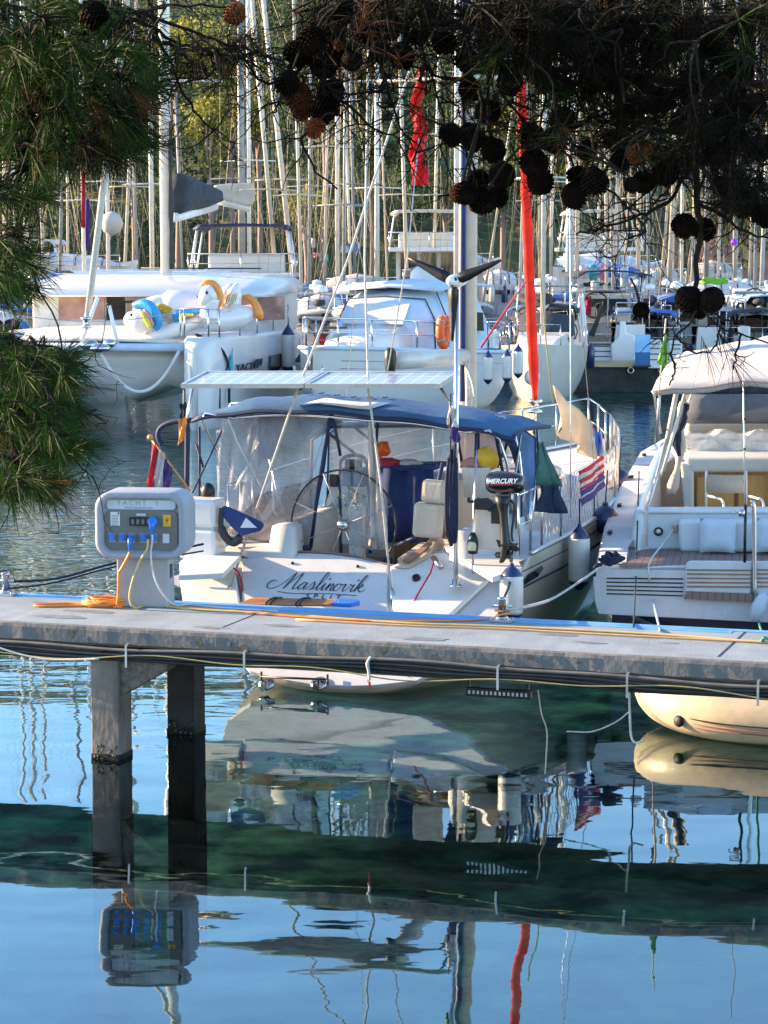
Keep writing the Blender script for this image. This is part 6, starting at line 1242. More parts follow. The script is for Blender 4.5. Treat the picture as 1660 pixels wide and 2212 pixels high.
m = MB(); m.prism([SQ(*p) for p in ((1322, 794), (1320, 745), (1336, 730), (1340, 694), (1352, 694), (1354, 720), (1372, 724), (1380, 794))], (0, .3, 0)); m.build('stern_block', 'white_paint', so_, bev=.04)
m = MB(); m.prism([SQ(*p, .9) for p in ((1272, 724), (1300, 660), (1306, 662), (1284, 728))], (0, .15, 0)); m.build('passerelle', 'black_plastic', so_)
far_stern(1425, 1560, 705, 76, 'white boat on the far quay just right of the blue banner', 2, canopy='cover_blue', ctop=640, cw=.9)
far_stern(1580, 1740, 690, 77, 'white boat cut by the right edge behind the white canopy', 3, canopy='cover_paleblue', ctop=640, cw=.9)
bnr = thing('banner_stand', 'upright banner printed with blue sky and sea standing on the far quay', 'banner', loc=PY(1388, 793, 72.6) * 1, yaw=0)
k = 72.6 / FPX; m = MB(); m.box((0, 0, 70 * k / 2), (33 * k, .04, 70 * k)); m.build('banner_top', mat('banner_sky', (.18, .45, .75), .5, var=.3, sc=1.5, col2=(.45, .62, .78), sp=.42), bnr)
m = MB(); m.box((0, -.024, 16 * k), (33 * k, .01, 32 * k)); m.build('banner_sea', mat('banner_blue', (.02, .14, .34), .5, var=.3, sc=3, stretch=(.5, 1, 4)), bnr)
m = MB(); m.box((0, .1, .03), (36 * k, .3, .06)); m.build('banner_foot', 'black_plastic', bnr)
for i, (x, h_, n_) in enumerate(((1413, 62, 'narrow white cabinet with small labels right of the banner'), (1458, 60, 'white slatted locker on the far quay behind the lime pennant'))):
    t = thing('quay_locker', n_, 'locker', loc=PY(x, 795, 73), yaw=0); m = MB(); m.box((0, 0, h_ * k / 2), (28 * k, .4, h_ * k)); m.build('cabinet', 'gelcoat', t, bev=.02)
    m = MB(); [m.box((0, -.21, h_ * k * f_), (20 * k, .02, .03)) for f_ in (.3, .5, .7, .85)]; m.build('slot', 'black_plastic', t)
m = MB(); m.box((0, 0, 0), (.9, .5, .12)); o = m.build('door_mat', 'inf_pink', bev=.02); o.location = PY(1302, 790, 73.6); tag(o, 'pinkish mat on the far quay at the foot of the boarding steps', 'mat')
# ---- grey-hulled sailing boat bow between the red sail and the far quay
far_sail(1172, 71, 9, 2.7, 'beige sailing yacht moored just right of the furled red sail, grey hood over its cockpit', cover='cover_grey', bim='cover_grey', hull='hull_beige_far', yaw_=-.12, mh=15, mr=.06, facing=-1, zs=1.5)
# ---- long gangway / A-frame pole boat tower
# ---- second rank and crowd of sailing yachts: (mast px, depth, length, beam, mast r, tilt, colours...)
SY = [
 (525, 92, 13, 4.0, .13, 0, 'cover_beige', None, 'hull_white_far', 'mast_bright', 'large yacht with the thick pale double mast and beige boom cover behind the catamaran'),
 (541, 97, 12, 3.8, .08, 0, 'cover_beige', 'cover_grey', 'hull_white_far', 'mast_bright', 'yacht whose slimmer mast stands just right of the thick pale one'),
 (607, 88, 12, 3.6, .075, -.075, 'cover_grey', 'cover_blue', 'hull_white_far', 'mast_gold', 'yacht with left-leaning golden mast behind the dark hard top'),
 (645, 95, 12, 3.6, .10, -.095, 'cover_white', 'cover_paleblue', 'hull_white_far', 'mast_gold', 'yacht with the thickest leaning mast between the dark hard top and the bare thin masts'),
 (668, 110, 11, 3.4, .07, .01, 'cover_blue', 'cover_blue', 'hull_white_far', 'mast_paint', 'far yacht with blue cover left of the small red and white flag'),
 (730, 100, 11, 3.4, .085, 0, 'cover_grey', 'cover_beige', 'hull_beige_far', 'mast_paint', 'yacht with beige bimini and upright mast above the motor yacht bow'),
 (700, 84, 10, 3.2, .05, .02, 'cover_beige', 'cover_beige', 'hull_beige_far', 'mast_gold', 'nearer yacht with wide beige bimini right of the catamaran'),
 (815, 96, 12, 3.6, .095, 0, 'cover_white', 'cover_grey', 'hull_white_far', 'mast_bright', 'yacht with bright upright mast above the pale blue motor yacht cover'),
 (770, 86, 10.5, 3.3, .055, -.02, 'cover_grey', 'cover_grey', 'hull_white_far', 'mast_gold', 'yacht with grey canopy just left of the pale blue motor yacht cover'),
 (882, 104, 12, 3.6, .08, -.03, 'cover_grey', 'cover_beige', 'hull_white_far', 'mast_gold', 'yacht with left-leaning mast under the hanging red banner flag'),
 (935, 112, 12, 3.6, .075, .02, 'cover_grey', 'cover_white', 'hull_white_far', 'mast_gold', 'yacht with slightly right-leaning mast in front of the left flybridge boat'),
 (985, 90, 12, 3.6, .09, 0, 'cover_beige', 'cover_white', 'hull_white_far', 'mast_bright', 'yacht with upright mast just left of the big central mast'),
 (1165, 100, 11, 3.4, .075, 0, 'cover_beige', 'cover_paleblue', 'hull_white_far', 'mast_paint', 'yacht whose mast stands close behind the red furled sail'),
 (1188, 112, 12, 3.6, .075, .005, 'cover_grey', 'cover_blue', 'hull_white_far', 'mast_bright', 'far yacht with blue cover right of the red furled sail'),
 (1229, 86, 13, 4.0, .14, 0, 'cover_blue', 'cover_blue', 'hull_white_far', 'mast_bright', 'large yacht with the thickest mast and long blue cover above the stepped stern'),
 (1244, 98, 12, 3.6, .08, 0, 'cover_white', 'cover_paleblue', 'hull_white_far', 'mast_gold', 'yacht with golden mast just right of the thick one above the stepped stern'),
 (1330, 92, 12, 3.8, .05, .01, 'cover_blue', 'cover_blue', 'hull_white_far', 'mast_paint', 'yacht with wide blue awning in front of the right flybridge boat'),
 (1376, 96, 12, 3.6, .09, 0, 'cover_white', 'cover_white', 'hull_white_far', 'mast_gold', 'yacht with golden mast right of the right flybridge boat'),
 (1440, 88, 12, 3.6, .09, .03, 'cover_grey', 'cover_grey', 'hull_white_far', 'mast_gold', 'yacht with mast above the lime pennant'),
 (1492, 98, 11, 3.4, .07, .01, 'cover_blue', 'cover_beige', 'hull_white_far', 'mast_gold', 'yacht with slim mast above the left corner of the white canopy'),
 (1522, 92, 12, 3.6, .09, 0, 'cover_grey', 'cover_white', 'hull_white_far', 'mast_bright', 'yacht with mast rising behind the low hanging pine cones'),
 (1585, 96, 12, 3.6, .08, -.01, 'cover_grey', 'cover_blue', 'hull_white_far', 'mast_gold', 'yacht behind the middle of the white canopy'),
 (1640, 90, 12, 3.6, .08, .02, 'cover_blue', 'cover_paleblue', 'hull_white_far', 'mast_paint', 'yacht cut by the right edge behind the white canopy'),
 (332, 90, 12, 3.6, .085, 0, 'cover_grey', 'cover_beige', 'hull_white_far', 'mast_paint', 'yacht whose upright mast stands close left of the catamaran mast'),
 (302, 100, 12, 3.6, .07, -.02, 'cover_white', 'cover_white', 'hull_white_far', 'mast_gold', 'yacht with golden left-leaning mast above the catamaran roof'),
 (268, 108, 12, 3.6, .07, .05, 'cover_grey', 'cover_grey', 'hull_grey_far', 'mast_gold', 'yacht with golden right-leaning mast above the catamaran roof'),
 (238, 96, 12, 3.6, .08, .0, 'cover_white', 'cover_beige', 'hull_white_far', 'mast_bright', 'yacht with upright mast right of the red and blue flag'),
 (186, 94, 12, 3.6, .085, 0, 'cover_white', 'cover_white', 'hull_white_far', 'mast_bright', 'yacht with upright mast beside the red and blue flag'),
 (128, 88, 12, 3.6, .06, .04, 'cover_blue', 'cover_blue', 'hull_white_far', 'mast_paint', 'yacht with blue canopy left of the catamaran roof'),
 (62, 90, 12, 3.6, .08, 0, 'cover_white', 'cover_paleblue', 'hull_white_far', 'mast_paint', 'yacht with mast behind the left pine foliage'),
 (14, 100, 12, 3.6, .07, .01, 'cover_grey', 'cover_white', 'hull_white_far', 'mast_gold', 'yacht cut by the left edge of the picture')]
for i, (x, D, L_, bm, mr, tl, cv, bi, hl, ms, lb_) in enumerate(SY):
    ms = ['mast_grey', ms, ms, ms][i % 4]
    fo = far_sail(x, D, L_, bm, lb_, ms, cv, bi, hl, yaw_=random.Random(i).uniform(-.25, .25), mh=random.Random(i + 9).uniform(13, 19), mr=mr * .85, tilt=tl, lines=2, zs=1.35)
    if i == 0:
        fr = Frame(fo.location, fo.rotation_euler[2]); m = MB(); m.prism([fr.px(a, b, ly=-3.0) for a, b in ((462, 400), (500, 396), (548, 394), (553, 420), (548, 444), (530, 446), (466, 427))], (0, .5, 0)); m.build('boom_bag', 'cover_beige', fo, bev=.12, seg=3)
        m = MB(); m.tube([fr.px(466, 434, ly=-2.9), fr.px(540, 452, ly=-2.9)], .12, 8); m.build('bag_boom', 'mast_paint', fo)
NR = [(655, 78, 'cover_grey', 'cover_beige', 'small yacht with grey boom cover in the clutter right of the catamaran'), (742, 80, 'cover_blue', 'cover_grey', 'small yacht with blue boom cover behind the motor yacht bow rail'),
 (1120, 82, 'cover_grey', 'cover_grey', 'small yacht with grey hood tucked behind the white fender row'), (1310, 83, 'cover_white', 'cover_grey', 'yacht with grey bimini behind the stepped open stern boat'), (1402, 80, 'cover_grey', 'cover_blue', 'yacht with blue bimini above the blue banner'),
 (1470, 82, 'cover_blue', 'cover_white', 'yacht with white bimini behind the white slatted locker'), (1548, 84, 'cover_white', 'cover_beige', 'yacht with beige bimini under the low hanging cones'), (1628, 80, 'cover_grey', 'cover_grey', 'yacht with grey bimini behind the right end of the white canopy'), (40, 76, 'cover_blue', 'cover_white', 'yacht with white bimini at the left edge behind the catamaran bow'), (102, 80, 'cover_grey', 'cover_blue', 'yacht with blue bimini between the left foliage and the catamaran saloon')]
for i, (x, D, cv, bi, lb_) in enumerate(NR): far_sail(x, D, 9.5, 2.9, lb_, ['mast_gold', 'mast_grey', 'mast_paint'][i % 3], cv, bi, ['hull_white_far', 'hull_navy_far', 'hull_grey_far'][i % 3], yaw_=random.Random(i).uniform(-.3, .3), mh=14, mr=.045, tilt=random.Random(i + 4).uniform(-.04, .04), lines=3, zs=1.3)
# third rank: far bare masts
for i, (x, l) in enumerate(((150, 'far bare-masted yacht between the left foliage and the long red flag'), (400, 'far bare-masted yacht right behind the dark sail cover of the catamaran'), (760, 'far bare-masted yacht above the small blue boom cover bundle'), (1290, 'far bare-masted yacht left of the right flybridge boat'), (1465, 'far bare-masted yacht behind the hanging cones near the pink house'))):
    r_ = random.Random(i * 3 + 1); far_sail(x, r_.uniform(116, 130), 10.5, 3.3, l, ['mast_gold', 'mast_grey', 'mast_gold'][i % 3], r_.choice(['cover_grey', 'cover_blue', 'cover_white', 'cover_beige']), None, 'hull_white_far', yaw_=r_.uniform(-.4, .4), mh=r_.uniform(12, 17), mr=r_.uniform(.045, .06), tilt=r_.uniform(-.03, .03), detail=False, group='far yachts in the back row', lines=2)
# ---- second catamaran with dark hard top, flybridge boats
def fly(x0, x1, ytop, D, label, roof='cover_white', yaw_=0, seats=False):
    a = (x0 - CX) / FPX * D; b = (x1 - CX) / FPX * D; fr = Frame(((a + b) / 2, D, 0), yaw_); h = max(1.9, (b - a) / 2); o = thing('flybridge_boat', label, 'motor yacht', fr); zt = CAMH - (ytop - HOR) * D / FPX
    st = [(-3, h * .95, 1.6, 0), (0, h, 1.65, -.3), (5, h * .95, 1.8, -.3), (8, h * .5, 2.0, 0), (9.5, .05, 2.1, .5)]
    m = MB(); m.loft(hull_rings(st, 8, .6)); rg = hull_rings([st[0]], 8, .6)[0]; m.add(rg, [tuple(range(len(rg)))]); m.build('hull', 'hull_white_far', o)
    m = MB(); m.loft(deck_rings(st, n=4)); m.build('deck', 'nonskid', o)
    z1 = zt - 1.9
    m = MB(); R = [[V(-w_, y, 1.6), V(-w_, y, zz), V(w_, y, zz), V(w_, y, 1.6)] for y, w_, zz in ((-1.0, h * .82, z1), (3, h * .8, z1), (5, h * .6, 2.4))]; m.loft(R, caps=True, sm=False); sa = m.build('saloon', 'gelcoat_dull', o)
    for k in range(3): m = MB(); m.box((-h * .5 + h * .5 * k, -1.04, (z1 + 1.8) / 2 + .1), (h * .4, .06, max(.3, z1 - 2.2))); m.build('saloon_window', 'window_dark', sa)
    m = MB(); m.box((0, .8, z1 + .08), (h * 2.0, 6.0, .2)); m.build('upper_deck', 'gelcoat', o, bev=.06)
    m = MB(); m.box((0, 1.8, z1 + .5), (h * 1.5, 1.2, .75)); m.build('helm_console', 'gelcoat', o, bev=.1)
    m = MB(); R = [[V(-w_, y, zt - .18), V(-w_ * .9, y, zt - .04), V(0, y, zt), V(w_ * .9, y, zt - .04), V(w_, y, zt - .18)] for y, w_ in ((-1.6, h * .85), (-1.0, h * .95), (1.8, h * .95), (2.6, h * .8))]; m.sheet(R, .08); m.build('hard_top', roof, o)
    for s_ in (-1, 1):
        m = MB(); [m.tube([V(s_ * h, y0, z1 + .1), V(s_ * h * .86, y0 + .3, zt - .15)], .04, 5) for y0 in (-1.7, -1.25)]; [m.tube([V(s_ * h * (.99 - .1 * t), -1.7 + .3 * t, z1 + .1 + (zt - z1 - .3) * t), V(s_ * h * (.99 - .1 * t), -1.25 + .3 * t, z1 + .1 + (zt - z1 - .3) * t)], .025, 4) for t in (.15, .3, .45, .6, .75, .9)]; m.build('ladder_frame', 'white_paint', o)
        m = MB(); m.tube([V(s_ * h, 1.2, z1 + .1), V(s_ * h * .86, 1.5, zt - .15)], .04, 5); m.build('hard_top_post', 'white_paint', o)
    m = MB(); P = [V(-h, 1, z1 + .18), V(-h, -2.1, z1 + .18), V(0, -2.15, z1 + .18), V(h, -2.1, z1 + .18), V(h, 1, z1 + .18)]; rail(m, P, .7, .03); m.build('upper_rail', 'steel', o)
    return o
fly(842, 1008, 458, 112, 'flybridge motor yacht with white hard top left of the big central mast')
fly(1212, 1374, 458, 112, 'flybridge motor yacht with white hard top near the right blue awning')
fly(432, 628, 489, 86, 'catamaran-like yacht with dark blue hard top behind the roof of the big catamaran', roof='navy_trim')
fly(-20, 120, 520, 100, 'white motor yacht behind the foliage at the left edge')
# ---- long white hulls and odd coloured things seen between
def canopy_boat(x0, x1, y, D, label, m_, hull='hull_white_far'):
    a = (x0 - CX) / FPX * D; b = (x1 - CX) / FPX * D; w_ = b - a; fr = Frame(((a + b) / 2, D, 0), 0); o = thing('covered_boat', label, 'boat', fr); z = CAMH - (y - HOR) * D / FPX
    st = [(-w_ / 2, .9, z - .95, .0), (-w_ * .3, 1.1, z - .95, -.2), (w_ * .2, 1.1, z - .85, -.2), (w_ * .42, .6, z - .75, 0), (w_ / 2, .05, z - .65, .4)]
    rot = lambda rings: [[V(p.y, p.x, p.z) for p in r_] for r_ in rings]
    m = MB(); m.loft(rot(hull_rings(st, 7, .6))); m.build('hull', hull, o)
    m = MB(); R = []
    for i in range(11):
        t = i / 10; x = -w_ * .46 + w_ * .92 * t; hh = .55 * math.sin(math.pi * min(1, .12 + t * .95)) ** .6; R.append([V(x, -1.1, z - .9), V(x, -.8, z - .9 + hh * .75), V(x, 0, z - .9 + hh + .03 * math.sin(i * 2)), V(x, .8, z - .9 + hh * .75), V(x, 1.1, z - .9)])
    m.loft(R); cv = m.build('cover', m_, o)
    m = MB(); [m.tube([p + V(0, -.01, .012) for p in R[k]], .02, 4) for k in (2, 4, 6, 8)]; m.build('seam', 'cover_grey', cv)
    m = MB(); [m.box((-w_ * .36 + w_ * .2 * k, -1.13, z - 1.18), (w_ * .13, .04, .16)) for k in range(4)]; m.build('hull_window', 'window_dark', o)
    for k in range(3): m = MB(); m.lathe([(0, -.6), (.11, -.55), (.12, -.1), (.05, .03), (.01, .08)], V(-w_ * .3 + w_ * .28 * k, -1.25, z - 1.0), n=8); m.build('fender', ['fender_white', 'fender_navy'][k % 2], o)
    m = MB(); P = [V(-w_ * .45, -1.1, z - .95), V(0, -1.15, z - .95), V(w_ * .4, -1.1, z - .9)]; rail(m, P, .45, .02); m.build('rail', 'steel', o)
canopy_boat(70, 210, 566, 80, 'boat under a bright blue cover left of the big catamaran', 'cover_blue')
canopy_boat(-10, 300, 528, 98, 'long white boat behind the left foliage and the red and blue flag', 'cover_white')
canopy_boat(1190, 1432, 530, 104, 'long boat under a pale awning with deep blue underside left of the right flybridge', 'cover_paleblue')
canopy_boat(1240, 1415, 548, 90, 'boat under a long deep blue cover right of the thickest mast', 'cover_blue')
canopy_boat(700, 880, 570, 82, 'boat with a long beige cover behind the motor yacht', 'cover_beige')
canopy_boat(640, 770, 612, 76, 'small boat with pale cover and rails right of the catamaran', 'cover_white')
canopy_boat(715, 850, 628, 72, 'overturned cream tender above the motor yacht cover', 'cover_beige', 'hull_beige_far')
canopy_boat(900, 1080, 528, 118, 'long white hull boat behind the wind turbine blades', 'cover_white')
canopy_boat(1130, 1230, 640, 78, 'boat with pale cover right behind the red sail', 'cover_white')
canopy_boat(1470, 1660, 580, 84, 'grey-white covered boat behind the hanging cones at the right', 'cover_white')
canopy_boat(1500, 1700, 640, 80, 'boat with turquoise and blue sheets at the right edge', 'cover_paleblue')
canopy_boat(380, 560, 560, 82, 'white coachroof boat just behind the roof of the big catamaran', 'cover_white')
canopy_boat(1040, 1135, 562, 88, 'boat with pale awning between the big central mast and the red sail', 'cover_white')
canopy_boat(560, 655, 575, 84, 'low covered boat behind the right end of the catamaran roof', 'cover_grey')
canopy_boat(1385, 1480, 556, 96, 'boat with beige cover right of the long deep blue one', 'cover_beige')
canopy_boat(865, 965, 556, 95, 'boat with grey cover behind the left turbine blade', 'cover_grey')
canopy_boat(-5, 95, 592, 78, 'boat with white cover low at the left edge behind the foliage', 'cover_white')
canopy_boat(1490, 1600, 545, 100, 'boat with beige cover under the purple ball', 'cover_beige')
# coloured bits
def bit(x, y, D, w_, h_, m_, name, label, cat_, z=None, seed=1):
    k = D / FPX; mb = MB(); r_ = random.Random(seed); rows = []
    for j in range(6): rows.append([V((i / 5 - .5) * w_ * k, .05 * math.sin(i * 1.9 + j + seed), -(j / 5) * h_ * k + .03 * math.sin(i * 2 + seed)) for i in range(6)])
    mb.sheet(rows, .02); o = mb.build(name, m_); o.location = PY(x, y, D); return tag(o, label, cat_)
bit(1262, 575, 79, 18, 26, 'cloth_white', 'drying_towel', 'white towel drying under the curved grey canopy', 'towel', seed=1)
bit(1282, 572, 79, 16, 34, 'inf_teal', 'drying_towel', 'teal towel drying under the curved grey canopy', 'towel', seed=2)
bit(1301, 572, 79, 10, 34, 'inf_pink', 'drying_towel', 'pink towel drying beside the teal towel', 'towel', seed=3)
bit(1350, 578, 79, 16, 40, 'cover_paleblue', 'drying_towel', 'pale blue towel drying right of the pink towel', 'towel', seed=4)
bit(1545, 600, 78, 56, 14, 'cloth_lime', 'lime_cloth', 'lime green cloth behind the low hanging pine cones', 'cloth', seed=5)
bit(1600, 650, 79, 30, 60, 'cloth_blue', 'drying_sheet', 'bright blue sheet hanging at the right behind the branches', 'sheet', seed=6)
bit(677, 515, 90, 8, 20, 'cloth_white', 'small_flag', 'small red and white flag in the mast crowd left of the bent mast', 'flag', seed=7)
bit(703, 548, 88, 12, 16, 'inf_teal', 'teal_bag', 'teal bag in the clutter above the motor yacht', 'bag', seed=8)
bit(685, 546, 88, 14, 10, 'inf_pink', 'pink_bag', 'pink bag left of the teal bag', 'bag', seed=9)
bit(765, 525, 100, 26, 20, 'cover_blue', 'blue_cover', 'small blue boom cover bundle in the mast crowd', 'cover', seed=10)
bit(745, 530, 100, 18, 16, 'cover_paleblue', 'pale_cover', 'pale blue bundle left of the small blue boom cover', 'cover', seed=11)
bit(1272, 640, 76, 12, 40, 'cloth_red', 'hanging_flag', 'red and yellow flag hanging on the stepped-stern boat', 'flag', seed=12)
bit(180, 372, 88, 10, 118, 'cloth_red', 'long_flag', 'long red flag hanging along a mast left of the catamaran mast', 'flag', seed=13)
bit(189, 430, 87.8, 9, 110, 'cloth_violet', 'long_flag', 'violet flag hanging just right of the long red flag', 'flag', seed=14)
for k_, (y0, dx, w_) in enumerate(((130, 0, 26), (170, 2, 34), (215, -3, 28), (262, 3, 40), (310, 0, 36), (352, 2, 32))): pass
# tall red banner flag in the middle
mb = MB(); rows = []
for j in range(26):
    y = 150 + j * 10; wv = 1 if j > 2 else .4; rows.append([PY(905 + 5 * math.sin(j * .6) + (i / 5 - .5) * (22 + j * .55) * wv, y, 84 + .25 * math.sin(i * 1.7 + j * .7)) for i in range(6)])
mb.sheet([[p - rows[0][0] for p in r_] for r_ in rows], .02); o = mb.build('banner_flag', mat('flag_red', (.90, .03, .03), .7, var=.15, sc=3, kind='cloth')); o.location = rows[0][0]; tag(o, 'tall wavy red flag hanging high left of the big central mast', 'flag')
mb = MB(); mb.lathe([(.0, -.45), (.3, -.3), (.42, 0), (.3, .3), (0, .42)], n=14); o = mb.build('covered_radar', 'cover_beige'); o.location = PY(242, 482, 82); tag(o, 'rounded cream covered radar drum above the catamaran roof', 'radar')
mb = MB(); ell(mb, (0, 0, 0), (.13, .13, .13)); o = mb.build('purple_ball', mat('purple', (.25, .02, .65), .3, var=.1, sc=5)); o.location = PY(1586, 523, 86); tag(o, 'small purple ball fender high at the right behind the twigs', 'fender')
# pink house behind at the right
hs = thing('house', 'dull pink house with dark roof behind the masts at the right', 'house', loc=V(28.5, 150, 0), yaw=.1)
m = MB(); m.box((0, 0, 3.2), (17, 8, 6.4)); m.build('wall', 'pink_clay', hs)
m = MB(); m.prism([V(-9, -4.4, 6.4), V(9, -4.4, 6.4), V(9, 0, 8.2), V(-9, 0, 8.2)], (0, .0, -.2)); m.prism([V(-9, 4.4, 6.4), V(9, 4.4, 6.4), V(9, 0, 8.2), V(-9, 0, 8.2)], (0, 0, -.2)); m.build('roof', mat('roof_tile', (.25, .13, .09), .8, var=.3, sc=2), hs)
for x in (-6, -2.5, 1, 4.5):
    m = MB(); m.box((x, -4.02, 4.2), (1.1, .08, 1.5)); m.build('window', 'window_dark', hs)
# ================================================================== hill and wood
def hz(x, y):
    t = max(0, y - 142); return min(t * .62, 3 + t * .30) * 1.0 + 1.5 * math.sin(x * .045 + 1) * min(1, t / 30) + (max(0, min(1, (x + 30) / 120))) * -2 * min(1, t / 60)
plane('hill', -260, 260, 139, 330, -.6, mat('hill_ground', (.10, .10, .04), .95, var=.5, sc=.25, col2=(.03, .05, .015), bump=.3, bs=1), 60, 40, lambda x, y: hz(x, y) + (0.6 if y > 142 else 0))
def leaf_mesh(name, cl, per, size, mats, rs, flat=.8):
    """cl: list of (centre, radius, height-radius); many small leaf faces on and in lumpy crowns"""
    rg = np.random.default_rng(rs); Vs = []; 
    for (c, r, h_) in cl:
        n_ = int(per * r * r); d = rg.normal(size=(n_, 3)); d /= np.linalg.norm(d, axis=1)[:, None]
        rad = (.55 + .45 * rg.random(n_) ** .5)[:, None]; lump = (1 + .22 * np.sin(d[:, :1] * 5 + c[0]) * np.cos(d[:, 1:2] * 4 + c[1]) + .18 * np.sin(d[:, 2:3] * 7 + c[0] * 2))
        p = np.array(c) + d * rad * lump * np.array([r, r, h_])
        a = rg.normal(size=(n_, 3)); a /= np.linalg.norm(a, axis=1)[:, None]; b = np.cross(a, rg.normal(size=(n_, 3))); b /= np.linalg.norm(b, axis=1)[:, None]
        s_ = size * (.6 + .8 * rg.random((n_, 1)))
        Vs.append(np.stack([p - a * s_, p + b * s_ * .7, p + a * s_, p - b * s_ * .7], 1))
    Vv = np.concatenate(Vs).reshape(-1, 3); nf = len(Vv) // 4; me = bpy.data.meshes.new(name); me.vertices.add(len(Vv)); me.vertices.foreach_set('co', Vv.ravel())
    me.loops.add(nf * 4); me.loops.foreach_set('vertex_index', np.arange(nf * 4)); me.polygons.add(nf); me.polygons.foreach_set('loop_start', np.arange(nf) * 4)
    mi = rg.integers(0, len(mats), nf); 
    for mm_ in mats: me.materials.append(MATS[mm_])
    me.polygons.foreach_set('material_index', mi); me.update(calc_edges=True); me.validate(); return me
def leafmat(k, c, c2): return mat(k, c, .75, var=0, sc=.35, col2=c2, kind='cloth')
leafmat('leaf_a', (.15, .17, .045), (.06, .09, .03)); leafmat('leaf_b', (.08, .12, .045), (.04, .065, .03)); leafmat('leaf_gold', (.40, .34, .04), (.20, .21, .03)); leafmat('leaf_deep', (.04, .07, .03), (.025, .04, .02))
r_ = random.Random(11); cl = []
for i in range(900):
    y = 144 + 120 * r_.random() ** .8; x = r_.uniform(-.22, .22) * y * 1.15; r = r_.uniform(1.1, 2.4); cl.append(((x, y, hz(x, y) + r * .9 + r_.uniform(0, 1.8)), r, r * r_.uniform(.8, 1.15)))
me = leaf_mesh('wood', cl, 85, .17, ['leaf_a', 'leaf_b', 'leaf_deep'], 5); wd = bpy.data.objects.new('wood', me); COL.objects.link(wd); tag(wd, 'green wooded hillside rising behind the crowd of masts', 'wood', kind='stuff')
def far_tree(x, yb_, D, r, label, mats, seed, hgt):
    X = (x - CX) / FPX * D; zb = max(.2, hz(X, D)); zc = CAMH - (yb_ - HOR) * D / FPX; t = thing('pine_tree', label, 'tree', loc=V(X, D, zb - .3)); rr_ = random.Random(seed)
    zc -= zb - .3; m = MB(); m.tube(smooth_path([V(0, 0, 0), V(.15, 0, zc * .5), V(-.1, .1, zc), V(.05, 0, zc + r * .5)], 4), [.28, .22, .2, .18, .17, .15, .14, .12, .11, .1, .08, .06, .04], 7)
    for k in range(5): a = rr_.uniform(0, 6.3); m.tube([V(0, 0, zc * .75 + k * r * .15), V(math.cos(a) * r * .7, math.sin(a) * r * .7, zc + (k - 2) * r * .2)], [.08, .03], 5)
    m.build('trunk', 'teak_grey', t)
    cl = [((rr_.gauss(0, r * .5), rr_.gauss(0, r * .5), zc + rr_.gauss(0, r * .38)), r * rr_.uniform(.35, .6), r * rr_.uniform(.28, .5)) for _ in range(9)]
    me = leaf_mesh('crown', cl, 260, .11, mats, seed); o = bpy.data.objects.new('crown', me); COL.objects.link(o); o.parent = t
FT = [(385, 120, 140, 2.6, 'round yellow-green pine above the long spreaders left of the thick mast', 'g'), (500, 250, 139, 1.7, 'small bright yellow-green tree between the dark furled sail and thick mast', 'g'),
 (455, 285, 138, 1.8, 'yellow-green tree low between the catamaran mast and thick mast', 'g'), (560, 230, 142, 2.2, 'yellow-green tree behind the leaning golden masts', 'g'), (660, 460, 132, 1.5, 'olive bush tree standing low between the leaning masts and the pine tip', 'g'),
 (800, 330, 140, 2.4, 'green tree in front of the hill near the bright upright mast', 'b'), (290, 330, 140, 2.4, 'deep green tree low left of the catamaran mast', 'b'), (1080, 300, 140, 2.4, 'yellow-green tree between the big central mast and the red sail', 'g'),
 (1240, 330, 140, 2.2, 'bright tree right of the red sail under the cones', 'g'), (1130, 420, 139, 2.2, 'dull green tree low behind the red sail', 'b'), (700, 180, 146, 2.6, 'tall green tree high left of the red banner flag', 'b'),
 (960, 420, 140, 2.0, 'dull green tree low left of the big central mast', 'b'), (1560, 470, 138, 2.2, 'olive tree low behind the cones at the right edge', 'g'), (1450, 340, 142, 2.5, 'tall green tree right above the pink house', 'b'), (60, 300, 142, 2.8, 'tall green tree behind the left foliage', 'b')]
for i, (x, y, D, r, l, k) in enumerate(FT): far_tree(x, y, D, r, l, ['leaf_gold', 'leaf_a'] if k == 'g' else ['leaf_a', 'leaf_b'], i + 3, 0)
# ================================================================== shore under the pines and the two foreground pines
plane('shore_bank', -60, 60, -40, 7.2, 2.5, mat('earth', (.16, .11, .06), .95, var=.5, sc=1.5, bump=.05, bs=4), 30, 12, lambda x, y: -1.2 * max(0, (y - 5.2)) ** 1.1 + .12 * math.sin(x * 1.3 + y) - .2)
mat('pine_bark', (.013, .009, .008), .95, var=.5, sc=12, bump=.01, bs=30)
mat('needle_green', (.022, .062, .008), .6, spec=.2, var=.4, sc=1.5, col2=(.006, .024, .004), kind='cloth')
mat('needle_shaded', (.004, .006, .003), .8, spec=.1, var=.3, sc=2, col2=(.006, .004, .0025))  # needles in shade: the darkness is painted into the base colour
mat('needle_brown', (.16, .06, .015), .8, spec=.2, var=.4, sc=3, col2=(.03, .014, .007))
mat('cone_shaded', (.010, .006, .005), .85, spec=.1, var=.4, sc=60, col2=(.003, .002, .002))  # cones in shade, darkened through their base colour
mat('cone_sunlit', (.42, .13, .035), .8, spec=.2, var=.4, sc=90, col2=(.03, .012, .007), sp=.55)  # same cones in sun: warm light painted into the colour
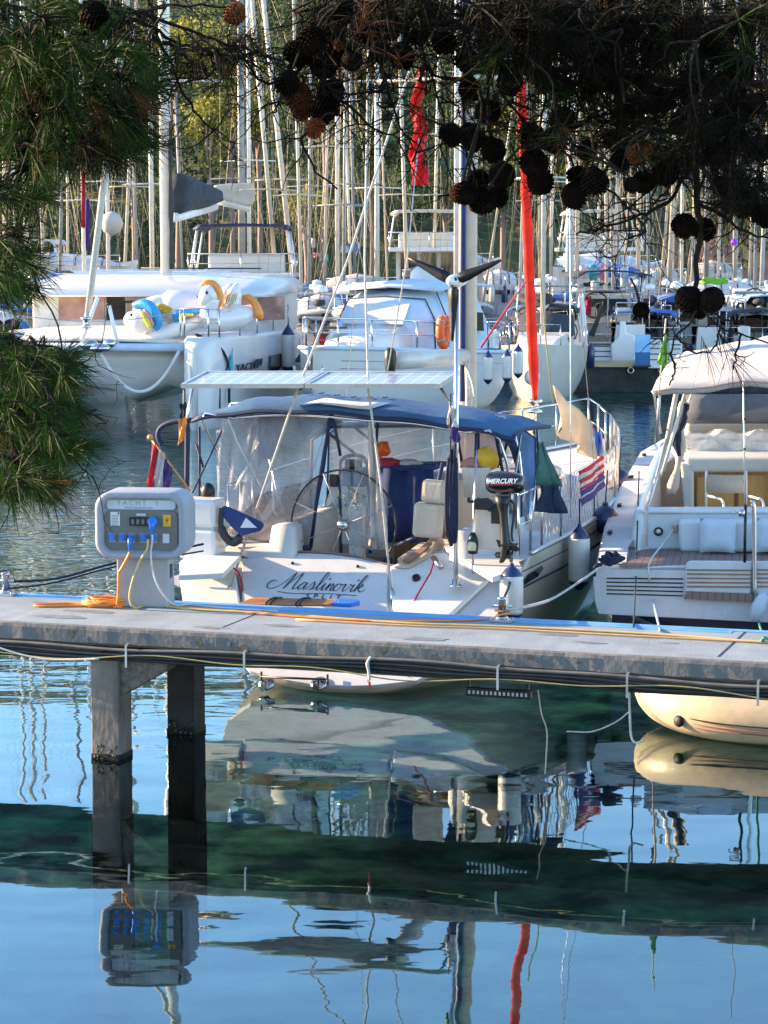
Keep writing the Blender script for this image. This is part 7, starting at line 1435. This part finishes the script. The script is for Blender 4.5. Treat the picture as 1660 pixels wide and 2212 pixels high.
def cone_mesh(name, m_, seed):
    mb = MB(); r_ = random.Random(seed); n_ = 120; prof = lambda t: .036 * math.sin(math.pi * min(1, .10 + .86 * t)) ** .62
    mb.lathe([(prof(t) * .85, -.048 + .096 * t) for t in [i / 8 for i in range(9)]], n=10)
    for i in range(n_):
        t = (i + .5) / n_; a = i * 2.39996; z = -.048 + .096 * t; r = prof(t); d = V(math.cos(a), math.sin(a), 0); s_ = V(-math.sin(a), math.cos(a), 0); w_ = .0085 * (.55 + .6 * math.sin(math.pi * t)); up = V(0, 0, 1)
        o = .0065 * r_.uniform(.6, 1.4); c = d * r * .86 + up * z
        tip = c + d * (o + r * .16) - up * .004; q = [c - s_ * w_ + up * .006, c + s_ * w_ + up * .006, tip + s_ * w_ * .8, tip - s_ * w_ * .8, tip - up * .004, c - up * .006]
        mb.add(q, [(0, 1, 2, 3), (3, 2, 4), (0, 3, 4, 5), (1, 5, 4, 2)])
    me_o = mb.build(name, m_); me = me_o.data; bpy.data.objects.remove(me_o); return me
CONES = [cone_mesh('cone', 'cone_shaded', 1), cone_mesh('cone', 'cone_sunlit', 2)]
class Pine:
    def __init__(s, name, label, base, mats, seed):
        s.o = thing(name, label, 'tree', loc=V(*base)); s.base = V(*base); s.tw = MB(); s.nodes = []; s.need = []; s.rg = np.random.default_rng(seed); s.r = random.Random(seed); s.mats = mats
    def P(s, x, y, Y): return PY(x, y, Y) - s.base
    def branch(s, pix, r0, r1, Y=6.0, dY=0, spawn=0, ln=(.1, .25)):
        pts = smooth_path([s.P(x, y, (p[0] if p else Y)) for x, y, *p in pix], 5); n_ = len(pts)
        q_ = min(1, r0 / .010); pts = [p + V(s.r.gauss(0, .005 * q_), s.r.gauss(0, .01 * q_), s.r.gauss(0, .005 * q_)) for p in pts]
        s.tw.tube(pts, [r0 + (r1 - r0) * i / (n_ - 1) for i in range(n_)], 6)
        for p in pts: s.nodes.append(p)
        for k in range(spawn):
            i = s.r.randrange(11 if pix[0][0] in (3480, -1980) else 1, n_); s.twig(pts[i], s.r.uniform(*ln), max(.0022, r1 * .55), 2)
    def twig(s, p, L_, r, depth, d=None):
        d = d or V(s.r.gauss(0, 1), s.r.gauss(0, .5), s.r.gauss(-.35, .7)).normalized(); pts = [p]; q = p.copy(); n_ = 6
        for i in range(n_): d = (d + V(s.r.gauss(0, .28), s.r.gauss(0, .2), s.r.gauss(-.02, .28))).normalized(); q = q + d * (L_ / n_); pts.append(q.copy())
        s.tw.tube(pts, [r * (1 - .6 * i / n_) for i in range(n_ + 1)], 4, caps=False); s.nodes += pts[2:]
        if depth > 0:
            for k in range(s.r.randint(1, 3)): s.twig(pts[s.r.randint(1, n_)], L_ * s.r.uniform(.4, .75), r * .65, depth - 1)
        return pts[-1], d
    def tuft(s, p, d, n_, L_, spread, mi, w_=.0009):
        rg = s.rg; D_ = np.array(d)[None] + rg.normal(size=(n_, 3)) * spread; D_ /= np.linalg.norm(D_, axis=1)[:, None]
        o = np.array(p)[None] - np.array(d)[None] * (rg.random((n_, 1)) * L_ * .55); ln = L_ * (.7 + .5 * rg.random((n_, 1)))
        side_ = np.cross(D_, rg.normal(size=(n_, 3))); side_ /= np.linalg.norm(side_, axis=1)[:, None]; g = np.array([[0, 0, -.12]]) * ln
        mid = o + D_ * ln * .55 + g * .3; e = o + D_ * ln + g
        a = np.stack([o - side_ * w_ * .8, o + side_ * w_ * .8, mid + side_ * w_, mid - side_ * w_], 1); b = np.stack([mid - side_ * w_, mid + side_ * w_, e + side_ * w_ * .25, e - side_ * w_ * .25], 1)
        s.need.append((np.concatenate([a, b]), np.full(2 * n_, mi)))
    def fill(s, regions, L_=.10, n_=44, spread=.42, Yr=(5.5, 6.8), dirx=.6, mat_w=(1, 0, 0), twr=.0028, w_=.0009):
        for (cx, cy, rx, ry, cnt) in regions:
            for k in range(cnt):
                a = s.r.uniform(0, 6.283); q = s.r.random() ** .5; x, y = cx + rx * q * math.cos(a), cy + ry * q * math.sin(a); p = s.P(x, y, s.r.uniform(*Yr))
                i = min(range(0, len(s.nodes), 3), key=lambda j: (s.nodes[j] - p).length_squared + s.r.random() * .02); b = s.nodes[i]; m_ = b.lerp(p, .55) + V(s.r.gauss(0, .015), s.r.gauss(0, .015), s.r.gauss(.015, .015))
                pts = smooth_path([b, m_, p], 3); s.tw.tube(pts, [twr * (1.2 - .5 * t / (len(pts) - 1)) for t in range(len(pts))], 4, caps=False); s.nodes += [m_, p]
                d = ((p - m_).normalized() * .6 + V(dirx * s.r.uniform(.3, 1), s.r.gauss(0, .4), s.r.gauss(.05, .35))).normalized()
                mi = s.r.choices(range(len(mat_w)), mat_w)[0]; s.tuft(p, d, n_, L_ * s.r.uniform(.8, 1.15), spread, mi, w_)
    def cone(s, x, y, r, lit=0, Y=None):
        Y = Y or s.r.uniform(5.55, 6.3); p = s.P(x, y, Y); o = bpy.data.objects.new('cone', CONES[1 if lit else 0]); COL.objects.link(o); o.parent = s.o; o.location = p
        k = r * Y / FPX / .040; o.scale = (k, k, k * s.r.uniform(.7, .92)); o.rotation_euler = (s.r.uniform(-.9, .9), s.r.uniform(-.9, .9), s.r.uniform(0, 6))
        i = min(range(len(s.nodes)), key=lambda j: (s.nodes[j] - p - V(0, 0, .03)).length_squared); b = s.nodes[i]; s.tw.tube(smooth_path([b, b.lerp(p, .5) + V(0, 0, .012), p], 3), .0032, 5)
    def done(s, trunk):
        m = MB(); m.tube(smooth_path([V(*p) for p in trunk[0]], 5), list(np.interp(np.linspace(0, 1, (len(trunk[0]) - 1) * 5 + 1), [0, 1], trunk[1])), 14); m.build('trunk', 'pine_bark', s.o)
        s.tw.build('branches', 'pine_bark', s.o)
        Vv = np.concatenate([a for a, _ in s.need]).reshape(-1, 3); mi = np.concatenate([b for _, b in s.need]); nf = len(Vv) // 4
        me = bpy.data.meshes.new('needles'); me.vertices.add(len(Vv)); me.vertices.foreach_set('co', Vv.ravel()); me.loops.add(nf * 4); me.loops.foreach_set('vertex_index', np.arange(nf * 4)); me.polygons.add(nf); me.polygons.foreach_set('loop_start', np.arange(nf) * 4)
        for k in s.mats: me.materials.append(MATS[k])
        me.polygons.foreach_set('material_index', mi); me.update(calc_edges=True); o = bpy.data.objects.new('needles', me); COL.objects.link(o); o.parent = s.o
def shade_crown(pine, cl, seed):  # unseen foliage added out of frame to block sun and sky light
    me = leaf_mesh('crown', [((c[0] - pine.base.x, c[1] - pine.base.y, c[2] - pine.base.z), r, r * .7) for c, r in cl], 420, .06, ['needle_shaded', 'needle_green'], seed); o = bpy.data.objects.new('crown', me); COL.objects.link(o); o.parent = pine.o
# --- left pine: greener, lit from the left
lp = Pine('pine_tree', 'green pine whose needle-covered branches reach in along the left edge', (-3.4, 5.6, 2.2), ['needle_green', 'needle_shaded', 'needle_brown'], 21)
for b in ([(-1980, -130), (-1000, 40), (-260, 120), (-60, 110), (90, 60), (220, 40), (340, 70), (430, 150)], [(-1980, -90), (-1000, 80), (-260, 160), (0, 200), (120, 250), (250, 265), (350, 290)], [(-1980, 10), (-1000, 180), (-260, 260), (-40, 300), (80, 330), (190, 350)],
          [(-1980, 170), (-1000, 340), (-260, 420), (-40, 430), (50, 425), (90, 415)], [(-1980, 310), (-1000, 480), (-260, 560), (-50, 590), (30, 600), (90, 620)], [(-1980, 530), (-1000, 700), (-260, 780), (-40, 800), (80, 790), (190, 790)], [(-1980, 630), (-1000, 800), (-260, 880), (0, 885), (120, 880), (205, 880)],
          [(-1980, 710), (-1000, 880), (-260, 960), (-20, 985), (60, 982), (130, 990), (190, 960)], [(-200, 1040), (0, 1045), (90, 1070), (120, 1090)], [(60, 982), (90, 1010), (130, 1060)]):
    lp.branch(b, .011, .0035, spawn=4)
for b in ([(240, 0), (265, 25), (285, 110), (330, 165), (345, 230)], [(300, -40), (320, 0), (350, 100), (410, 225), (460, 285)], [(-50, 20), (100, 15), (240, 30), (380, 10), (520, 20)], [(200, 0), (330, 40), (470, 90), (560, 110)], [(350, 90), (440, 110), (520, 120), (600, 115)], [(280, 100), (200, 120), (110, 130)]):
    lp.branch(b, .007, .0025, spawn=14, ln=(.06, .18))
lp.fill([(70, 60, 140, 70, 42), (150, 190, 170, 90, 75), (40, 180, 90, 120, 45), (250, 290, 95, 60, 48), (90, 320, 120, 55, 55), (250, 60, 90, 50, 22), (300, 180, 50, 60, 20)], dirx=.5, mat_w=(.55, .42, .03))
lp.fill([(30, 420, 80, 30, 22), (10, 500, 40, 25, 6), (25, 600, 70, 45, 30), (10, 560, 60, 30, 12)], dirx=.8, mat_w=(.8, .2, 0))
lp.fill([(70, 790, 105, 42, 55), (20, 760, 50, 40, 20), (100, 880, 85, 50, 75), (30, 900, 80, 60, 50), (70, 955, 90, 30, 35), (30, 1050, 70, 30, 28), (100, 1040, 50, 25, 10), (150, 960, 35, 25, 10)], dirx=.9, mat_w=(.85, .13, .02), spread=.38)
lp.fill([(410, 150, 120, 60, 30), (520, 110, 60, 30, 14), (200, 335, 30, 15, 6), (60, 340, 60, 12, 8)], n_=14, mat_w=(.1, .5, .4), dirx=.3, spread=.6)
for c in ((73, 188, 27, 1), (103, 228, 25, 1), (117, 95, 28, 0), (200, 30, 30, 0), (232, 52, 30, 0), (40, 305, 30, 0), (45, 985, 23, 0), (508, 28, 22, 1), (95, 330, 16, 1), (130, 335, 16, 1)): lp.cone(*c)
lp.done((([0, 0, -1.2], [.1, 0, 1], [.0, .1, 3], [.3, 0, 5]), [.24, .12]))
# --- right pine: dark mass with many cones
rp = Pine('pine_tree', 'dark pine hung with many cones filling the top right of the picture', (3.2, 6.2, 1.9), ['needle_shaded', 'needle_green', 'needle_brown'], 33)
for b in ([(3480, -360), (2600, -180), (1900, -60), (1700, -20), (1520, 120), (1500, 300), (1515, 460), (1510, 600), (1515, 655)], [(3480, -280), (2600, -100), (1900, 20), (1500, 40), (1100, 50), (800, 60), (680, 100), (610, 180)], [(3480, -400), (2600, -220), (1900, -100), (1300, -60), (900, -30), (640, 20)], [(3480, -140), (2600, 40), (1900, 160), (1600, 180), (1350, 160), (1150, 150), (960, 170)],
          [(3480, -40), (2600, 140), (1900, 260), (1650, 300), (1450, 290), (1300, 260)], [(1650, 300), (1560, 330), (1480, 360), (1400, 380)], [(3480, 120), (2600, 300), (1900, 420), (1640, 440), (1540, 400), (1510, 330)]):
    rp.branch(b, .018, .006, spawn=6)
for b in ([(1010, 10), (1015, 100), (1000, 200), (1010, 340), (1030, 390)], [(1200, 0), (1190, 150), (1170, 250), (1160, 390)], [(1190, 250), (1215, 300), (1240, 360)], [(1060, 60), (1055, 220), (1065, 320), (1080, 380)], [(690, 60), (700, 160), (690, 260), (655, 300), (675, 360), (725, 410)],
          [(1500, 330), (1450, 430), (1380, 465), (1300, 490), (1245, 502)], [(1515, 440), (1570, 470), (1610, 500), (1680, 520)], [(1505, 330), (1460, 360), (1440, 420)],
           [(1330, 170), (1340, 300), (1300, 380), (1255, 430)],):
    rp.branch(b, .0055, .0026, spawn=6, ln=(.06, .15))
for b in ([(1512, 650), (1490, 700), (1462, 725), (1450, 765)], [(1515, 650), (1545, 700), (1600, 720), (1670, 745)], [(1520, 640), (1560, 690), (1640, 690)], [(1560, 700), (1548, 740), (1532, 762)], [(1462, 725), (1490, 755), (1530, 762)], [(1600, 722), (1590, 765), (1586, 798)], [(1450, 765), (1458, 800), (1448, 830)]): rp.branch(b, .0034, .0022, spawn=1, ln=(.03, .06))
for b in ([(1100, 60), (1150, 140), (1220, 170), (1260, 240)], [(1300, 80), (1290, 180), (1330, 260), (1320, 330)], [(1420, 100), (1400, 200), (1430, 290), (1410, 350)], [(1560, 120), (1600, 230), (1580, 330), (1620, 420)]): rp.branch(b, .006, .0026, spawn=14, ln=(.06, .18))
for b in ([(640, 20), (700, 180), (800, 200), (900, 190), (990, 230)], [(610, 180), (560, 170), (520, 120), (470, 130)], [(680, 120), (640, 160), (600, 230), (590, 250)], [(800, 60), (830, 160), (860, 260), (900, 330)], [(900, 50), (930, 160), (960, 260), (950, 320)], [(720, 200), (800, 270), (860, 300)], [(1200, 300), (1300, 250), (1400, 240)], [(1250, 380), (1330, 420), (1400, 500)], [(1080, 200), (1130, 260), (1150, 300)]):
    rp.branch(b, .0045, .002, spawn=16, ln=(.06, .2))
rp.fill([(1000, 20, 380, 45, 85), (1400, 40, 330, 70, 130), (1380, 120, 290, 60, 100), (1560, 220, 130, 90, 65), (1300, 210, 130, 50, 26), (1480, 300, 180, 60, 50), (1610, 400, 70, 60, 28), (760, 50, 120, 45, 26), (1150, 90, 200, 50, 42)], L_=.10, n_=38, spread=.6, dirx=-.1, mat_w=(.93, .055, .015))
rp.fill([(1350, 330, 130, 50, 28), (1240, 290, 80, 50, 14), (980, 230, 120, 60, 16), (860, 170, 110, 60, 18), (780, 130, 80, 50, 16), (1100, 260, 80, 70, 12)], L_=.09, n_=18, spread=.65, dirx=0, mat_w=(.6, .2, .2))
for x, y, n_, dz in ((1290, 495, 26, 0), (1508, 650, 10, 0)): rp.tuft(rp.P(x, y, 6.0), V(.2, 0, .6), n_, .08, 1.2, 0)
for x, y in ((1530, 762), (1590, 800), (1560, 735)): rp.tuft(rp.P(x, y, 6.0), V(.35, 0, -.9).normalized(), 16, .10, .45, 0)
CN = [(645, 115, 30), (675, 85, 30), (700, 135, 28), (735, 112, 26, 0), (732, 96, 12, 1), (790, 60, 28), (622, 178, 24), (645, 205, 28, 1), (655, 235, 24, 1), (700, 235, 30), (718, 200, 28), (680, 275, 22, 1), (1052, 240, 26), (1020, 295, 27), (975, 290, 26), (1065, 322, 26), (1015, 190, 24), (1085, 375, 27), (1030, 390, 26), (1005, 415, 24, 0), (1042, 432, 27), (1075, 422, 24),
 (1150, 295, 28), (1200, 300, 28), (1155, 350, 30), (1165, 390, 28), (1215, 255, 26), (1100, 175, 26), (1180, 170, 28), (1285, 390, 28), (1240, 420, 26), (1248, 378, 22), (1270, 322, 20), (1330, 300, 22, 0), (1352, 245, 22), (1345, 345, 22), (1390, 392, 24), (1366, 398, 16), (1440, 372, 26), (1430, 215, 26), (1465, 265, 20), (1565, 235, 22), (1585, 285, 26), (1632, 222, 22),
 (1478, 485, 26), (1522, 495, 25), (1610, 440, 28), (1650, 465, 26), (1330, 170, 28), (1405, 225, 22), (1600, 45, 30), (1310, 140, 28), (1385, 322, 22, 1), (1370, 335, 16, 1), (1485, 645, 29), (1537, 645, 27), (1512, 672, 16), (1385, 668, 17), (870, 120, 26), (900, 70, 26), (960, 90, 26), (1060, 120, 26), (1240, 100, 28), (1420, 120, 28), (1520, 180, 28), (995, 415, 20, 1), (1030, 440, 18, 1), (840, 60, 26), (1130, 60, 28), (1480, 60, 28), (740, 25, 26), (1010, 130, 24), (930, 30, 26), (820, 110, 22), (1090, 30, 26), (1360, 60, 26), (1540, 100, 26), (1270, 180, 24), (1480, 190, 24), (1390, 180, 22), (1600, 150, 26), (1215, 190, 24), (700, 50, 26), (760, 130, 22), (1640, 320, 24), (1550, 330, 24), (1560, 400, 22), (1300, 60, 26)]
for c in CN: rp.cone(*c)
rp.done((([0, 0, -1.2], [-.1, 0, 1], [.0, .1, 3], [-.3, 0, 5]), [.28, .14]))

rq = random.Random(5)
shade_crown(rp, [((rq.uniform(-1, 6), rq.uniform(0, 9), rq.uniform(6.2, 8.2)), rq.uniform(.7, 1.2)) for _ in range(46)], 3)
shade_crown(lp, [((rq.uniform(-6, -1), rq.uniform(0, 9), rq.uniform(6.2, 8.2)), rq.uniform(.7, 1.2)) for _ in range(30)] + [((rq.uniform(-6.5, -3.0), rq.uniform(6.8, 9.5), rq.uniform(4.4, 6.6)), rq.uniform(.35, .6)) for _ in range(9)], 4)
